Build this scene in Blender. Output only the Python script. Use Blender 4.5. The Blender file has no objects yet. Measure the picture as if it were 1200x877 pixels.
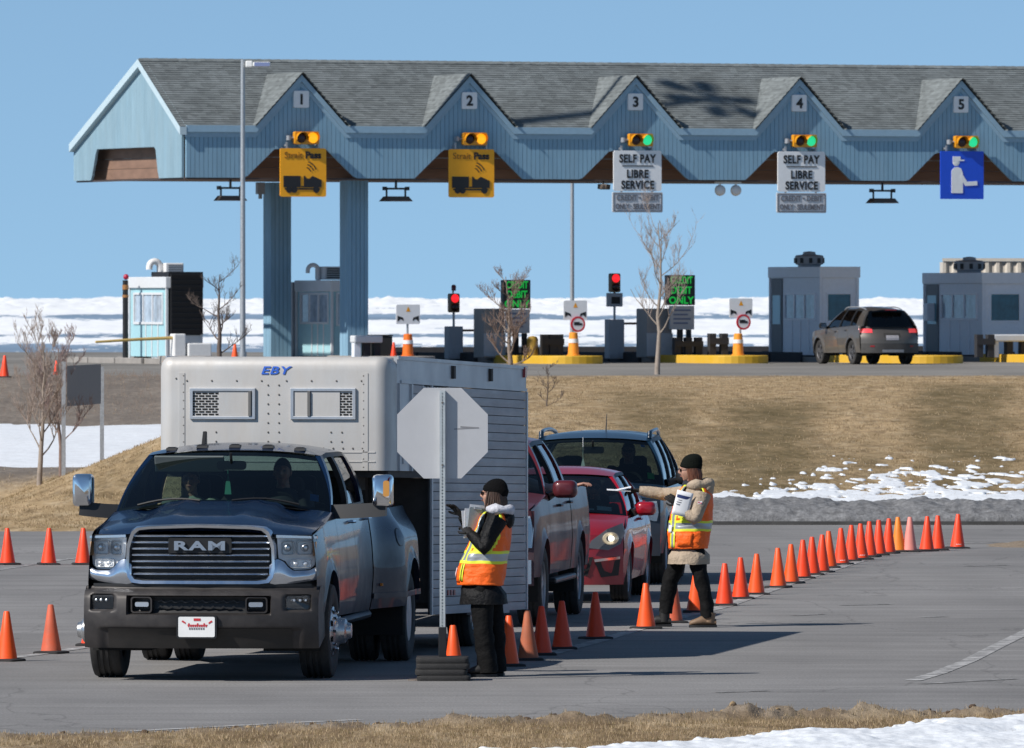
import bpy, bmesh, math, random
from mathutils import Vector, Matrix, noise

random.seed(7)
SC = bpy.context.scene
COL = SC.collection
R = math.radians
PI = math.pi

# ---------------------------------------------------------------- camera
EYE = 3.3            # metres above the parking lane
FPX, CX, HY = 12000.0, 600.0, 350.0      # long lens: focal length, centre column and eye-level row on a 1200 px frame
cam_d = bpy.data.cameras.new('camera')
cam = bpy.data.objects.new('camera', cam_d)
COL.objects.link(cam)
cam.location = (0, 0, EYE)
cam.rotation_euler = (R(90), 0, 0)
cam_d.sensor_width = 36.0
cam_d.lens = 360.0
cam_d.shift_y = -(438.5 - HY) / 1200.0
cam_d.clip_start = 1.0
cam_d.clip_end = 400000.0
cam_d.dof.use_dof = True
cam_d.dof.focus_distance = 94.0
cam_d.dof.aperture_fstop = 20.0
SC.camera = cam

# ---------------------------------------------------------------- light
SUN_EL, SUN_B = 39.0, 33.0               # elevation; degrees in front of straight left
to_sun = Vector((-math.cos(R(SUN_B)) * math.cos(R(SUN_EL)), -math.sin(R(SUN_B)) * math.cos(R(SUN_EL)), math.sin(R(SUN_EL))))
world = bpy.data.worlds.new('World')
SC.world = world
world.use_nodes = True
wn = world.node_tree.nodes
wl = world.node_tree.links
bg = wn['Background']
sky = wn.new('ShaderNodeTexSky')
sky.sky_type = 'NISHITA'
sky.sun_disc = False
sky.sun_elevation = R(SUN_EL)
sky.sun_rotation = R(270 - SUN_B)
sky.altitude = 0
sky.air_density = 0.55
sky.dust_density = 0.0
sky.ozone_density = 3.5
stc = wn.new('ShaderNodeTexCoord')          # a long lens sees two degrees of sky: read the model a little higher, where it is clear blue
sup = wn.new('ShaderNodeVectorMath')
sup.operation = 'ADD'
sup.inputs[1].default_value = (0, 0, 0.11)
wl.new(stc.outputs['Generated'], sup.inputs[0])
snm = wn.new('ShaderNodeVectorMath')
snm.operation = 'NORMALIZE'
wl.new(sup.outputs[0], snm.inputs[0])
wl.new(snm.outputs[0], sky.inputs[0])
tint = wn.new('ShaderNodeMix')
tint.data_type = 'RGBA'
tint.blend_type = 'MULTIPLY'
tint.inputs[0].default_value = 1.0
wl.new(sky.outputs[0], tint.inputs[6])
tint.inputs[7].default_value = (1.07, 1.07, 0.91, 1)
wl.new(tint.outputs[2], bg.inputs[0])
bg.inputs[1].default_value = 0.14

sun_d = bpy.data.lights.new('sun', 'SUN')
sun_d.energy = 5.0
sun_d.angle = R(0.5)
sun_d.color = (1.0, 0.955, 0.89)
sun = bpy.data.objects.new('sun', sun_d)
COL.objects.link(sun)
sun.location = (-60, -20, 60)
sun.rotation_euler = to_sun.to_track_quat('Z', 'Y').to_euler()

SC.view_settings.view_transform = 'Standard'
SC.view_settings.look = 'None'
SC.view_settings.exposure = 0.0
SC.view_settings.gamma = 1.0
SC.cycles.max_bounces = 8
SC.cycles.transparent_max_bounces = 16
SC.cycles.use_denoising = True


def at(px, py, z=0.0):
    """ground point seen at photo pixel (px, py) when it lies z metres above the lane"""
    s = (py - HY) / (EYE - z)
    Y = FPX / s
    return Vector(((px - CX) / s, Y, z))


def atY(px, Y):
    return (px - CX) * Y / FPX


# ---------------------------------------------------------------- materials
MATS = {}


def mat(name, col, rough=0.5, metal=0.0, coat=0.0, var=0.0, vscale=8.0, bump=0.0, bscale=60.0, dirt=0.0,
        dcol=(0.30, 0.27, 0.24), dscale=3.0, emit=None, spec=0.5, stretch=None, dz=None):
    """principled material: colour with noise variation, fine relief and a dust layer (noise, or heavier low down)"""
    if name in MATS:
        return MATS[name]
    m = bpy.data.materials.new(name)
    MATS[name] = m
    m.use_nodes = True
    nt = m.node_tree
    n, l = nt.nodes, nt.links
    p = n['Principled BSDF']
    p.inputs['Base Color'].default_value = (*col, 1)
    p.inputs['Roughness'].default_value = rough
    p.inputs['Metallic'].default_value = metal
    p.inputs['Coat Weight'].default_value = coat
    p.inputs['Coat Roughness'].default_value = 0.04
    p.inputs['Specular IOR Level'].default_value = spec
    tc = n.new('ShaderNodeTexCoord')
    vec = tc.outputs['Object']
    if stretch:
        mp = n.new('ShaderNodeMapping')
        mp.inputs['Scale'].default_value = stretch
        l.new(vec, mp.inputs[0])
        vec = mp.outputs[0]
    out = None
    if var > 0:
        nz = n.new('ShaderNodeTexNoise')
        nz.inputs['Scale'].default_value = vscale
        nz.inputs['Detail'].default_value = 6
        nz.inputs['Roughness'].default_value = 0.65
        l.new(vec, nz.inputs['Vector'])
        rmp = n.new('ShaderNodeMapRange')
        rmp.inputs[1].default_value = 0.3
        rmp.inputs[2].default_value = 0.7
        rmp.inputs[3].default_value = 1 - var
        rmp.inputs[4].default_value = 1 + var
        l.new(nz.outputs['Fac'], rmp.inputs[0])
        mx = n.new('ShaderNodeVectorMath')
        mx.operation = 'SCALE'
        mx.inputs[0].default_value = col
        l.new(rmp.outputs[0], mx.inputs['Scale'])
        out = mx.outputs[0]
        l.new(out, p.inputs['Base Color'])
    if dirt > 0:
        nz = n.new('ShaderNodeTexNoise')
        nz.inputs['Scale'].default_value = dscale
        nz.inputs['Detail'].default_value = 8
        nz.inputs['Roughness'].default_value = 0.7
        l.new(vec, nz.inputs['Vector'])
        fac = nz.outputs['Fac']
        rmp = n.new('ShaderNodeMapRange')
        rmp.inputs[1].default_value = 0.35
        rmp.inputs[2].default_value = 0.75
        rmp.inputs[4].default_value = dirt
        l.new(fac, rmp.inputs[0])
        fac = rmp.outputs[0]
        if dz:      # road film: dz = (z where it ends, z where it is full)
            sx = n.new('ShaderNodeSeparateXYZ')
            l.new(tc.outputs['Object'], sx.inputs[0])
            r2 = n.new('ShaderNodeMapRange')
            r2.inputs[1].default_value = dz[0]
            r2.inputs[2].default_value = dz[1]
            r2.inputs[3].default_value = 0.03
            r2.inputs[4].default_value = 1.0
            l.new(sx.outputs['Z'], r2.inputs[0])
            a = n.new('ShaderNodeMath')
            a.operation = 'MULTIPLY_ADD'
            a.inputs[1].default_value = 0.6
            l.new(fac, a.inputs[0])
            a.inputs[2].default_value = 0.4 * dirt
            b = n.new('ShaderNodeMath')
            b.operation = 'MULTIPLY'
            l.new(a.outputs[0], b.inputs[0])
            l.new(r2.outputs[0], b.inputs[1])
            fac = b.outputs[0]
        mx = n.new('ShaderNodeMix')
        mx.data_type = 'RGBA'
        l.new(fac, mx.inputs[0])
        if out:
            l.new(out, mx.inputs[6])
        else:
            mx.inputs[6].default_value = (*col, 1)
        mx.inputs[7].default_value = (*dcol, 1)
        l.new(mx.outputs[2], p.inputs['Base Color'])
        rr = n.new('ShaderNodeMapRange')
        rr.inputs[3].default_value = rough
        rr.inputs[4].default_value = max(rough, 0.85)
        l.new(fac, rr.inputs[0])
        l.new(rr.outputs[0], p.inputs['Roughness'])
        if coat > 0:
            rc = n.new('ShaderNodeMapRange')
            rc.inputs[3].default_value = coat
            rc.inputs[4].default_value = 0.0
            l.new(fac, rc.inputs[0])
            l.new(rc.outputs[0], p.inputs['Coat Weight'])
        if metal > 0:
            rc = n.new('ShaderNodeMapRange')
            rc.inputs[3].default_value = metal
            rc.inputs[4].default_value = 0.0
            l.new(fac, rc.inputs[0])
            l.new(rc.outputs[0], p.inputs['Metallic'])
    if bump > 0:
        nz = n.new('ShaderNodeTexNoise')
        nz.inputs['Scale'].default_value = bscale
        nz.inputs['Detail'].default_value = 5
        l.new(vec, nz.inputs['Vector'])
        bp = n.new('ShaderNodeBump')
        bp.inputs['Strength'].default_value = bump
        bp.inputs['Distance'].default_value = 0.02
        l.new(nz.outputs['Fac'], bp.inputs['Height'])
        l.new(bp.outputs[0], p.inputs['Normal'])
    if emit:
        p.inputs['Emission Color'].default_value = (*emit[0], 1)
        p.inputs['Emission Strength'].default_value = emit[1]
    return m


def glass(name, tintc=(0.32, 0.40, 0.38), refl=1.0, rough=0.01):
    """thin pane: tinted see-through plus a mirror share that grows at grazing angles"""
    if name in MATS:
        return MATS[name]
    m = bpy.data.materials.new(name)
    MATS[name] = m
    m.use_nodes = True
    n, l = m.node_tree.nodes, m.node_tree.links
    n.remove(n['Principled BSDF'])
    o = n['Material Output']
    t = n.new('ShaderNodeBsdfTransparent')
    t.inputs[0].default_value = (*tintc, 1)
    g = n.new('ShaderNodeBsdfGlossy')
    g.inputs['Roughness'].default_value = rough
    g.inputs[0].default_value = (refl, refl, refl, 1)
    fr = n.new('ShaderNodeFresnel')
    fr.inputs[0].default_value = 1.5
    mx = n.new('ShaderNodeMixShader')
    l.new(fr.outputs[0], mx.inputs[0])
    l.new(t.outputs[0], mx.inputs[1])
    l.new(g.outputs[0], mx.inputs[2])
    l.new(mx.outputs[0], o.inputs[0])
    return m


# ---------------------------------------------------------------- mesh building
class G:
    """collects shapes; obj() links them as ONE mesh object"""

    def __init__(self):
        self.v, self.f, self.m = [], [], []

    def add(self, vs, fs, mi=0):
        b = len(self.v)
        self.v += [tuple(p) for p in vs]
        for f in fs:
            self.f.append([b + i for i in f])
            self.m.append(mi)
        return self

    def box(self, c, s, mi=0, rz=0.0, ry=0.0, rx=0.0):
        M = Matrix.Translation(c) @ Matrix.Rotation(rz, 4, 'Z') @ Matrix.Rotation(ry, 4, 'Y') @ Matrix.Rotation(rx, 4, 'X')
        h = [x / 2 for x in s]
        vs = [M @ Vector((a * h[0], b * h[1], d * h[2])) for a in (-1, 1) for b in (-1, 1) for d in (-1, 1)]
        return self.add(vs, [(0, 1, 3, 2), (4, 6, 7, 5), (0, 4, 5, 1), (2, 3, 7, 6), (0, 2, 6, 4), (1, 5, 7, 3)], mi)

    def bb(self, x0, x1, y0, y1, z0, z1, mi=0):
        return self.box(((x0 + x1) / 2, (y0 + y1) / 2, (z0 + z1) / 2), (abs(x1 - x0), abs(y1 - y0), abs(z1 - z0)), mi)

    def tube(self, pts, radii, n=8, mi=0, caps=True, flat=1.0):
        pts = [Vector(p) for p in pts]
        if not hasattr(radii, '__len__'):
            radii = [radii] * len(pts)
        rings = []
        prev = None
        for i, p in enumerate(pts):
            if i == 0:
                d = pts[1] - p
            elif i == len(pts) - 1:
                d = p - pts[i - 1]
            else:
                d = (pts[i + 1] - p).normalized() + (p - pts[i - 1]).normalized()
            d.normalize()
            if prev is None:
                a = Vector((0, 0, 1)) if abs(d.z) < 0.9 else Vector((1, 0, 0))
                u = d.cross(a).normalized()
            else:
                u = (prev - d * prev.dot(d)).normalized()
            prev = u
            w = d.cross(u)
            rings.append([p + (u * math.cos(2 * PI * k / n) + w * flat * math.sin(2 * PI * k / n)) * radii[i] for k in range(n)])
        vs = [q for r in rings for q in r]
        fs = []
        for i in range(len(pts) - 1):
            for k in range(n):
                a, b = i * n + k, i * n + (k + 1) % n
                fs.append((a, b, b + n, a + n))
        if caps:
            fs.append(tuple(range(n - 1, -1, -1)))
            fs.append(tuple((len(pts) - 1) * n + k for k in range(n)))
        return self.add(vs, fs, mi)

    def rings(self, rings, mi=0, caps=True):
        """loft closed rings (lists of the same number of points)"""
        n = len(rings[0])
        vs = [q for r in rings for q in r]
        fs = []
        for i in range(len(rings) - 1):
            for k in range(n):
                a, b = i * n + k, i * n + (k + 1) % n
                fs.append((a, b, b + n, a + n))
        if caps:
            fs.append(tuple(range(n - 1, -1, -1)))
            fs.append(tuple((len(rings) - 1) * n + k for k in range(n)))
        return self.add(vs, fs, mi)

    def grid(self, fn, nu, nv, mi=0, us=None, vs=None, mfn=None):
        us = us or [i / nu for i in range(nu + 1)]
        vs = vs or [j / nv for j in range(nv + 1)]
        b = len(self.v)
        for u in us:
            for w in vs:
                self.v.append(tuple(fn(u, w)))
        W = len(vs)
        for i in range(len(us) - 1):
            for j in range(W - 1):
                self.f.append([b + i * W + j, b + (i + 1) * W + j, b + (i + 1) * W + j + 1, b + i * W + j + 1])
                self.m.append(mfn((us[i] + us[i + 1]) / 2, (vs[j] + vs[j + 1]) / 2) if mfn else mi)
        return self

    def patch(self, a, b, c, d, nu=4, nv=4, bulge=(0, 0, 0), mi=0):
        a, b, c, d, B = Vector(a), Vector(b), Vector(c), Vector(d), Vector(bulge)

        def fn(u, w):
            return a.lerp(b, u).lerp(d.lerp(c, u), w) + B * (4 * u * (1 - u) * 0.5 + 4 * w * (1 - w) * 0.5)
        return self.grid(fn, nu, nv, mi)

    def slab(self, a, b, c, d, off, mi=0):
        """four corners thickened by the vector off"""
        o = Vector(off)
        q = [Vector(p) for p in (a, b, c, d)]
        return self.add(q + [p + o for p in q], [(0, 1, 2, 3), (7, 6, 5, 4), (0, 4, 5, 1), (1, 5, 6, 2), (2, 6, 7, 3), (3, 7, 4, 0)], mi)

    def prism(self, poly, axis, a, b, mi=0):
        """poly of 2-D points extruded along axis: x -> (y,z), y -> (x,z), z -> (x,y)"""
        def P(p, t):
            return {'x': (t, p[0], p[1]), 'y': (p[0], t, p[1]), 'z': (p[0], p[1], t)}[axis]
        n = len(poly)
        vs = [P(p, a) for p in poly] + [P(p, b) for p in poly]
        fs = [tuple(range(n)), tuple(range(2 * n - 1, n - 1, -1))] + [(i, (i + 1) % n, n + (i + 1) % n, n + i) for i in range(n)]
        return self.add(vs, fs, mi)

    def ringprism(self, outer, inner, axis, a, b, mi=0):
        """frame between two outlines with the same number of points"""
        def P(p, t):
            return {'x': (t, p[0], p[1]), 'y': (p[0], t, p[1]), 'z': (p[0], p[1], t)}[axis]
        n = len(outer)
        vs = [P(p, a) for p in outer] + [P(p, a) for p in inner] + [P(p, b) for p in outer] + [P(p, b) for p in inner]
        fs = []
        for i in range(n):
            j = (i + 1) % n
            fs += [(i, j, n + j, n + i), (2 * n + i, 3 * n + i, 3 * n + j, 2 * n + j), (i, 2 * n + i, 2 * n + j, j), (n + i, n + j, 3 * n + j, 3 * n + i)]
        return self.add(vs, fs, mi)

    def lathe(self, prof, n=24, c=(0, 0, 0), axis='z', mi=0):
        """profile of (radius, height) turned about an axis through c"""
        rings = []
        for r, h in prof:
            ring = []
            for k in range(n):
                a = 2 * PI * k / n
                x, y = r * math.cos(a), r * math.sin(a)
                q = {'z': (x, y, h), 'x': (h, x, y), 'y': (x, h, y)}[axis]
                ring.append((c[0] + q[0], c[1] + q[1], c[2] + q[2]))
            rings.append(ring)
        return self.rings(rings, mi)

    def ball(self, c, r, n=12, m=8, mi=0):
        r = r if hasattr(r, '__len__') else (r, r, r)

        def fn(u, w):
            a, b = u * 2 * PI, (w - 0.5) * PI
            return (c[0] + r[0] * math.cos(a) * math.cos(b), c[1] + r[1] * math.sin(a) * math.cos(b), c[2] + r[2] * math.sin(b))
        return self.grid(fn, n, m, mi)

    def xform(self, M):
        self.v = [tuple(M @ Vector(p)) for p in self.v]
        return self

    def mesh(self, name, mats, smooth=40, merge=True):
        me = bpy.data.meshes.new(name)
        me.from_pydata(self.v, [], self.f)
        for m in (mats if isinstance(mats, (list, tuple)) else [mats]):
            me.materials.append(m)
        me.polygons.foreach_set('material_index', self.m)
        bm = bmesh.new()
        bm.from_mesh(me)
        if merge:
            bmesh.ops.remove_doubles(bm, verts=bm.verts, dist=0.0004)
        bmesh.ops.recalc_face_normals(bm, faces=bm.faces)
        bm.to_mesh(me)
        bm.free()
        if smooth:
            me.polygons.foreach_set('use_smooth', [True] * len(me.polygons))
            me.set_sharp_from_angle(angle=R(smooth))
        me.update()
        return me

    def obj(self, name, mats, parent=None, smooth=40, bevel=0.0, loc=None, rz=None, label=None, cat=None, group=None, kind=None, merge=True):
        o = bpy.data.objects.new(name, self.mesh(name, mats, smooth, merge))
        COL.objects.link(o)
        if parent is not None:
            o.parent = parent
        if loc is not None:
            o.location = loc
        if rz is not None:
            o.rotation_euler = (0, 0, rz)
        if bevel:
            b = o.modifiers.new('bevel', 'BEVEL')
            b.width = bevel
            b.segments = 2
            b.limit_method = 'ANGLE'
            b.angle_limit = R(40)
        tag(o, label, cat, group, kind)
        return o


def tag(o, label=None, cat=None, group=None, kind=None):
    for k, v in (('label', label), ('category', cat), ('group', group), ('kind', kind)):
        if v:
            o[k] = v
    return o


def thing(name, label, cat, loc=(0, 0, 0), rz=0.0, group=None):
    o = bpy.data.objects.new(name, None)
    COL.objects.link(o)
    o.empty_display_size = 0.2
    o.location = loc
    o.rotation_euler = (0, 0, rz)
    return tag(o, label, cat, group)


def link_mesh(name, me, parent=None, loc=None, rz=None):
    o = bpy.data.objects.new(name, me)
    COL.objects.link(o)
    if parent is not None:
        o.parent = parent
    if loc is not None:
        o.location = loc
    if rz is not None:
        o.rotation_euler = (0, 0, rz)
    return o


def copy_tree(o, parent=None):
    c = o.copy()
    COL.objects.link(c)
    c.parent = parent
    for ch in list(o.children):
        copy_tree(ch, c)
    return c


def text_g(txt, size, depth=0.01, sx=1.0, shear=0.0, offset=0.0, align='CENTER', space=1.0):
    """lettering as a G in the x-z plane facing -y, centred on the origin"""
    cu = bpy.data.curves.new('lettering', 'FONT')
    cu.body = txt
    cu.size = size
    cu.extrude = depth / 2
    cu.align_x = align
    cu.align_y = 'CENTER'
    cu.shear = shear
    cu.offset = offset
    cu.space_character = space
    cu.resolution_u = 3
    tmp = bpy.data.objects.new('lettering', cu)
    COL.objects.link(tmp)
    bpy.context.view_layer.update()
    me = bpy.data.meshes.new_from_object(tmp.evaluated_get(bpy.context.evaluated_depsgraph_get()))
    g = G()
    ys = [v.co.y for v in me.vertices]
    xs = [v.co.x for v in me.vertices]
    cy = (min(ys) + max(ys)) / 2
    cx = (min(xs) + max(xs)) / 2
    g.add([((v.co.x - cx) * sx, -v.co.z, v.co.y - cy) for v in me.vertices], [list(p.vertices) for p in me.polygons])
    bpy.data.objects.remove(tmp)
    bpy.data.curves.remove(cu)
    bpy.data.meshes.remove(me)
    return g


def move(g, x=0, y=0, z=0):
    g.v = [(a + x, b + y, c + z) for a, b, c in g.v]
    return g


def join(*gs):
    """merge several G, giving each its own material index"""
    r = G()
    for i, g in enumerate(gs):
        r.add(g.v, g.f, i)
    return r


def sstep(a, b, x):
    if a == b:
        return float(x >= a)
    t = max(0.0, min(1.0, (x - a) / (b - a)))
    return t * t * (3 - 2 * t)


def lin(pts, x):
    """piecewise linear through (x, value)"""
    if x <= pts[0][0]:
        return pts[0][1]
    for (a, p), (b, q) in zip(pts, pts[1:]):
        if x <= b:
            return p + (q - p) * (x - a) / (b - a)
    return pts[-1][1]


def soft(pts, x):
    if x <= pts[0][0]:
        return pts[0][1]
    for (a, p), (b, q) in zip(pts, pts[1:]):
        if x <= b:
            t = (x - a) / (b - a)
            return p + (q - p) * t * t * (3 - 2 * t)
    return pts[-1][1]


def rrect(x0, x1, z0, z1, r, n=4):
    pts = []
    for cx, cz, a0 in ((x1 - r, z1 - r, 0), (x0 + r, z1 - r, 90), (x0 + r, z0 + r, 180), (x1 - r, z0 + r, 270)):
        for k in range(n + 1):
            a = R(a0 + 90 * k / n)
            pts.append((cx + r * math.cos(a), cz + r * math.sin(a)))
    return pts


# shared materials
M_black = mat('black plastic', (0.012, 0.012, 0.013), 0.45)
M_rubber = mat('rubber', (0.022, 0.021, 0.021), 0.8, var=0.25, vscale=20, bump=0.3, bscale=90)
M_tyre = mat('tyre rubber', (0.020, 0.019, 0.019), 0.8, dirt=0.35, dcol=(0.13, 0.12, 0.11), dscale=5)
M_chrome = mat('chrome', (0.72, 0.73, 0.75), 0.10, 1.0)
M_alu = mat('brushed aluminium', (0.55, 0.56, 0.58), 0.38, 0.85, var=0.10, vscale=5, dirt=0.25, dcol=(0.36, 0.33, 0.30))
M_galv = mat('galvanised steel', (0.42, 0.44, 0.46), 0.5, 0.6, var=0.2, vscale=25)
M_steel = mat('painted grey steel', (0.30, 0.32, 0.35), 0.5, var=0.08)
M_glass = glass('car glass', (0.42, 0.53, 0.51))
M_sideglass = glass('tinted side glass', (0.20, 0.25, 0.26))
M_interior = mat('dark interior trim', (0.035, 0.034, 0.033), 0.8)
M_white = mat('white paint', (0.78, 0.78, 0.77), 0.5, var=0.05)
M_lens = glass('clear lens', (0.85, 0.87, 0.88))
# ================================================================ the land
def nz(x, y, z=0.0, s=1.0):
    return noise.noise(Vector((x * s, y * s, z)))


def fbm(x, y, z=0.0, s=1.0, o=4):
    t, a = 0.0, 0.5
    for _ in range(o):
        t += a * noise.noise(Vector((x * s, y * s, z)))
        s *= 2.03
        a *= 0.5
    return t


PLAZA = 1.35


def bank_h(x, y):
    """height of the grass bank between the lane and the toll plaza"""
    right = lin([(143, -0.12), (148, -0.10), (152.5, 0.10), (154, 0.27), (180, 0.74), (212, 1.18), (235, 1.29), (256, 1.33), (262, PLAZA - 0.02), (380, PLAZA - 0.02)], y)
    zc = 0.96 + (x + 5.95) * 0.40                     # crest of the knoll beside the truck
    zc = max(-0.25, min(1.35, zc))
    left = soft([(142, -0.12), (146, 0.02), (171, zc), (181, min(zc, 0.08)), (192, 0.12), (221, 0.56), (226, 0.72), (246, 1.42), (258, 1.32), (264, PLAZA - 0.02), (380, PLAZA - 0.02)], y)
    t = sstep(-4.6, -0.5, x)
    h = left * (1 - t) + right * t
    return h


def bank_z(x, y):
    h = bank_h(x, y)
    if 145 < y < 260:
        h += 0.05 * fbm(x, y * 0.4, 3.1, 0.5) + 0.015 * nz(x, y, 1.0, 3.0)
        if x < 2:
            h += 0.22 * fbm(x, y * 0.35, 9.0, 0.55) * sstep(222, 232, y) * (1 - sstep(-3, 1, x))
    return h


# ---- asphalt
def asphalt(name, base, streak):
    m = bpy.data.materials.new(name)
    m.use_nodes = True
    n, l = m.node_tree.nodes, m.node_tree.links
    p = n['Principled BSDF']
    p.inputs['Roughness'].default_value = 0.88
    p.inputs['Specular IOR Level'].default_value = 0.25
    tc = n.new('ShaderNodeTexCoord')

    def noise_(scale, stretch, lo, hi, a, b, det=6, rough=0.6):
        mp = n.new('ShaderNodeMapping')
        mp.inputs['Scale'].default_value = stretch
        l.new(tc.outputs['Object'], mp.inputs[0])
        t = n.new('ShaderNodeTexNoise')
        t.inputs['Scale'].default_value = scale
        t.inputs['Detail'].default_value = det
        t.inputs['Roughness'].default_value = rough
        l.new(mp.outputs[0], t.inputs['Vector'])
        r = n.new('ShaderNodeMapRange')
        r.inputs[1].default_value, r.inputs[2].default_value, r.inputs[3].default_value, r.inputs[4].default_value = lo, hi, a, b
        l.new(t.outputs['Fac'], r.inputs[0])
        return r.outputs[0], t.outputs['Fac']
    f1, _ = noise_(0.25, (1, 0.30, 1), 0.3, 0.7, 0.76, 1.18)
    f2, _ = noise_(1.1, (0.22, 1.0, 1), 0.3, 0.7, 1 - streak, 1 + streak, 8, 0.7)
    f4, _ = noise_(3.2, (0.10, 1.0, 1), 0.3, 0.7, 0.88, 1.12, 8, 0.7)
    f3, raw = noise_(45.0, (1, 0.5, 1), 0.25, 0.75, 0.72, 1.28, 4)
    # old hairline cracks
    mp = n.new('ShaderNodeMapping')
    mp.inputs['Scale'].default_value = (0.35, 0.09, 1)
    l.new(tc.outputs['Object'], mp.inputs[0])
    wob = n.new('ShaderNodeTexNoise')
    wob.inputs['Scale'].default_value = 3.0
    wob.inputs['Detail'].default_value = 6
    l.new(mp.outputs[0], wob.inputs['Vector'])
    ad = n.new('ShaderNodeMix')
    ad.data_type = 'RGBA'
    ad.inputs[0].default_value = 0.35
    l.new(mp.outputs[0], ad.inputs[6])
    l.new(wob.outputs['Color'], ad.inputs[7])
    vo = n.new('ShaderNodeTexVoronoi')
    vo.feature = 'DISTANCE_TO_EDGE'
    vo.inputs['Scale'].default_value = 1.0
    l.new(ad.outputs[2], vo.inputs['Vector'])
    rc = n.new('ShaderNodeMapRange')
    rc.inputs[1].default_value, rc.inputs[2].default_value, rc.inputs[3].default_value, rc.inputs[4].default_value = 0.0, 0.005, 0.74, 1.0
    l.new(vo.outputs['Distance'], rc.inputs[0])
    cur = None
    for f in (f1, f2, f3, f4, rc.outputs[0]):
        if cur is None:
            cur = f
        else:
            mu = n.new('ShaderNodeMath')
            mu.operation = 'MULTIPLY'
            l.new(cur, mu.inputs[0])
            l.new(f, mu.inputs[1])
            cur = mu.outputs[0]
    sc = n.new('ShaderNodeVectorMath')
    sc.operation = 'SCALE'
    sc.inputs[0].default_value = base
    l.new(cur, sc.inputs['Scale'])
    l.new(sc.outputs[0], p.inputs['Base Color'])
    bp = n.new('ShaderNodeBump')
    bp.inputs['Strength'].default_value = 0.35
    bp.inputs['Distance'].default_value = 0.01
    l.new(raw, bp.inputs['Height'])
    l.new(bp.outputs[0], p.inputs['Normal'])
    return m


M_road = asphalt('salt-greyed asphalt', (0.225, 0.217, 0.212), 0.17)
M_plaza = asphalt('pale plaza asphalt', (0.23, 0.215, 0.195), 0.10)

g = G()
g.grid(lambda u, w: (-70 + 140 * u, 50 + 115 * w, 0.03 * math.sin(u * 9) * 0), 40, 40)
g.obj('road', M_road, kind='structure', smooth=0)
g = G()
# rises out of the bank at its kerb, runs flat past the booths, drops to the shore
PL = [(256.5, -0.35), (259.5, -0.10), (262, -0.005), (264, 0.0), (372, 0.0), (380, -0.6), (420, -9.5)]
g.grid(lambda u, w: (-90 + 180 * u, PL[int(round(w * 6))][0], PLAZA + PL[int(round(w * 6))][1]), 30, 6)
g.obj('plaza_road', M_plaza, kind='structure', smooth=0)


def ground_mat(name, cols, zones=True):
    """dry mown grass: straw, olive and brown mixed by noise; vertex 'zone' shifts it to olive (x), earth (y)"""
    m = bpy.data.materials.new(name)
    m.use_nodes = True
    n, l = m.node_tree.nodes, m.node_tree.links
    p = n['Principled BSDF']
    p.inputs['Roughness'].default_value = 0.95
    p.inputs['Specular IOR Level'].default_value = 0.1
    tc = n.new('ShaderNodeTexCoord')

    def nzn(scale, st, det=8, ro=0.7):
        mp = n.new('ShaderNodeMapping')
        mp.inputs['Scale'].default_value = st
        l.new(tc.outputs['Object'], mp.inputs[0])
        t = n.new('ShaderNodeTexNoise')
        t.inputs['Scale'].default_value = scale
        t.inputs['Detail'].default_value = det
        t.inputs['Roughness'].default_value = ro
        l.new(mp.outputs[0], t.inputs['Vector'])
        return t.outputs['Fac']

    def mixc(f, a, b):
        x = n.new('ShaderNodeMix')
        x.data_type = 'RGBA'
        if hasattr(f, 'links'):
            l.new(f, x.inputs[0])
        else:
            x.inputs[0].default_value = f
        for k, c in ((6, a), (7, b)):
            if hasattr(c, 'links'):
                l.new(c, x.inputs[k])
            else:
                x.inputs[k].default_value = (*c, 1)
        return x.outputs[2]

    def rng(f, lo, hi, a=0.0, b=1.0):
        r = n.new('ShaderNodeMapRange')
        r.inputs[1].default_value, r.inputs[2].default_value, r.inputs[3].default_value, r.inputs[4].default_value = lo, hi, a, b
        l.new(f, r.inputs[0])
        return r.outputs[0]
    fine = nzn(9.0, (0.7, 0.22, 1))
    mid = nzn(1.6, (0.7, 0.16, 1))
    big = nzn(0.35, (0.8, 0.3, 1), 4)
    c = mixc(rng(fine, 0.33, 0.67), cols[1], cols[0])
    c = mixc(rng(mid, 0.38, 0.62, 0.0, 0.62), c, cols[2])
    c = mixc(rng(nzn(4.0, (0.8, 0.14, 1), 5), 0.46, 0.64, 0.0, 0.75), c, (0.14, 0.095, 0.05))
    c = mixc(rng(nzn(2.6, (0.9, 0.15, 1), 5), 0.50, 0.68, 0.0, 0.6), c, (0.60, 0.47, 0.31))
    at_ = n.new('ShaderNodeAttribute')
    at_.attribute_name = 'zone'
    sp = n.new('ShaderNodeSeparateColor')
    l.new(at_.outputs['Color'], sp.inputs[0])
    mu = n.new('ShaderNodeMath')
    mu.operation = 'MULTIPLY'
    l.new(sp.outputs[0], mu.inputs[0])
    l.new(rng(mid, 0.25, 0.65, 0.45, 1.0), mu.inputs[1])
    dark = mixc(rng(fine, 0.33, 0.67), (0.075, 0.058, 0.024), (0.175, 0.132, 0.066))
    c = mixc(mu.outputs[0], c, dark)
    earth = mixc(rng(fine, 0.3, 0.7), (0.15, 0.125, 0.105), (0.33, 0.285, 0.24))
    earth = mixc(rng(mid, 0.40, 0.62, 0, 0.85), earth, (0.17, 0.145, 0.125))
    c = mixc(sp.outputs[1], c, earth)
    l.new(c, p.inputs['Base Color'])
    bp = n.new('ShaderNodeBump')
    bp.inputs['Strength'].default_value = 0.8
    bp.inputs['Distance'].default_value = 0.06
    l.new(fine, bp.inputs['Height'])
    l.new(bp.outputs[0], p.inputs['Normal'])
    return m


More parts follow.
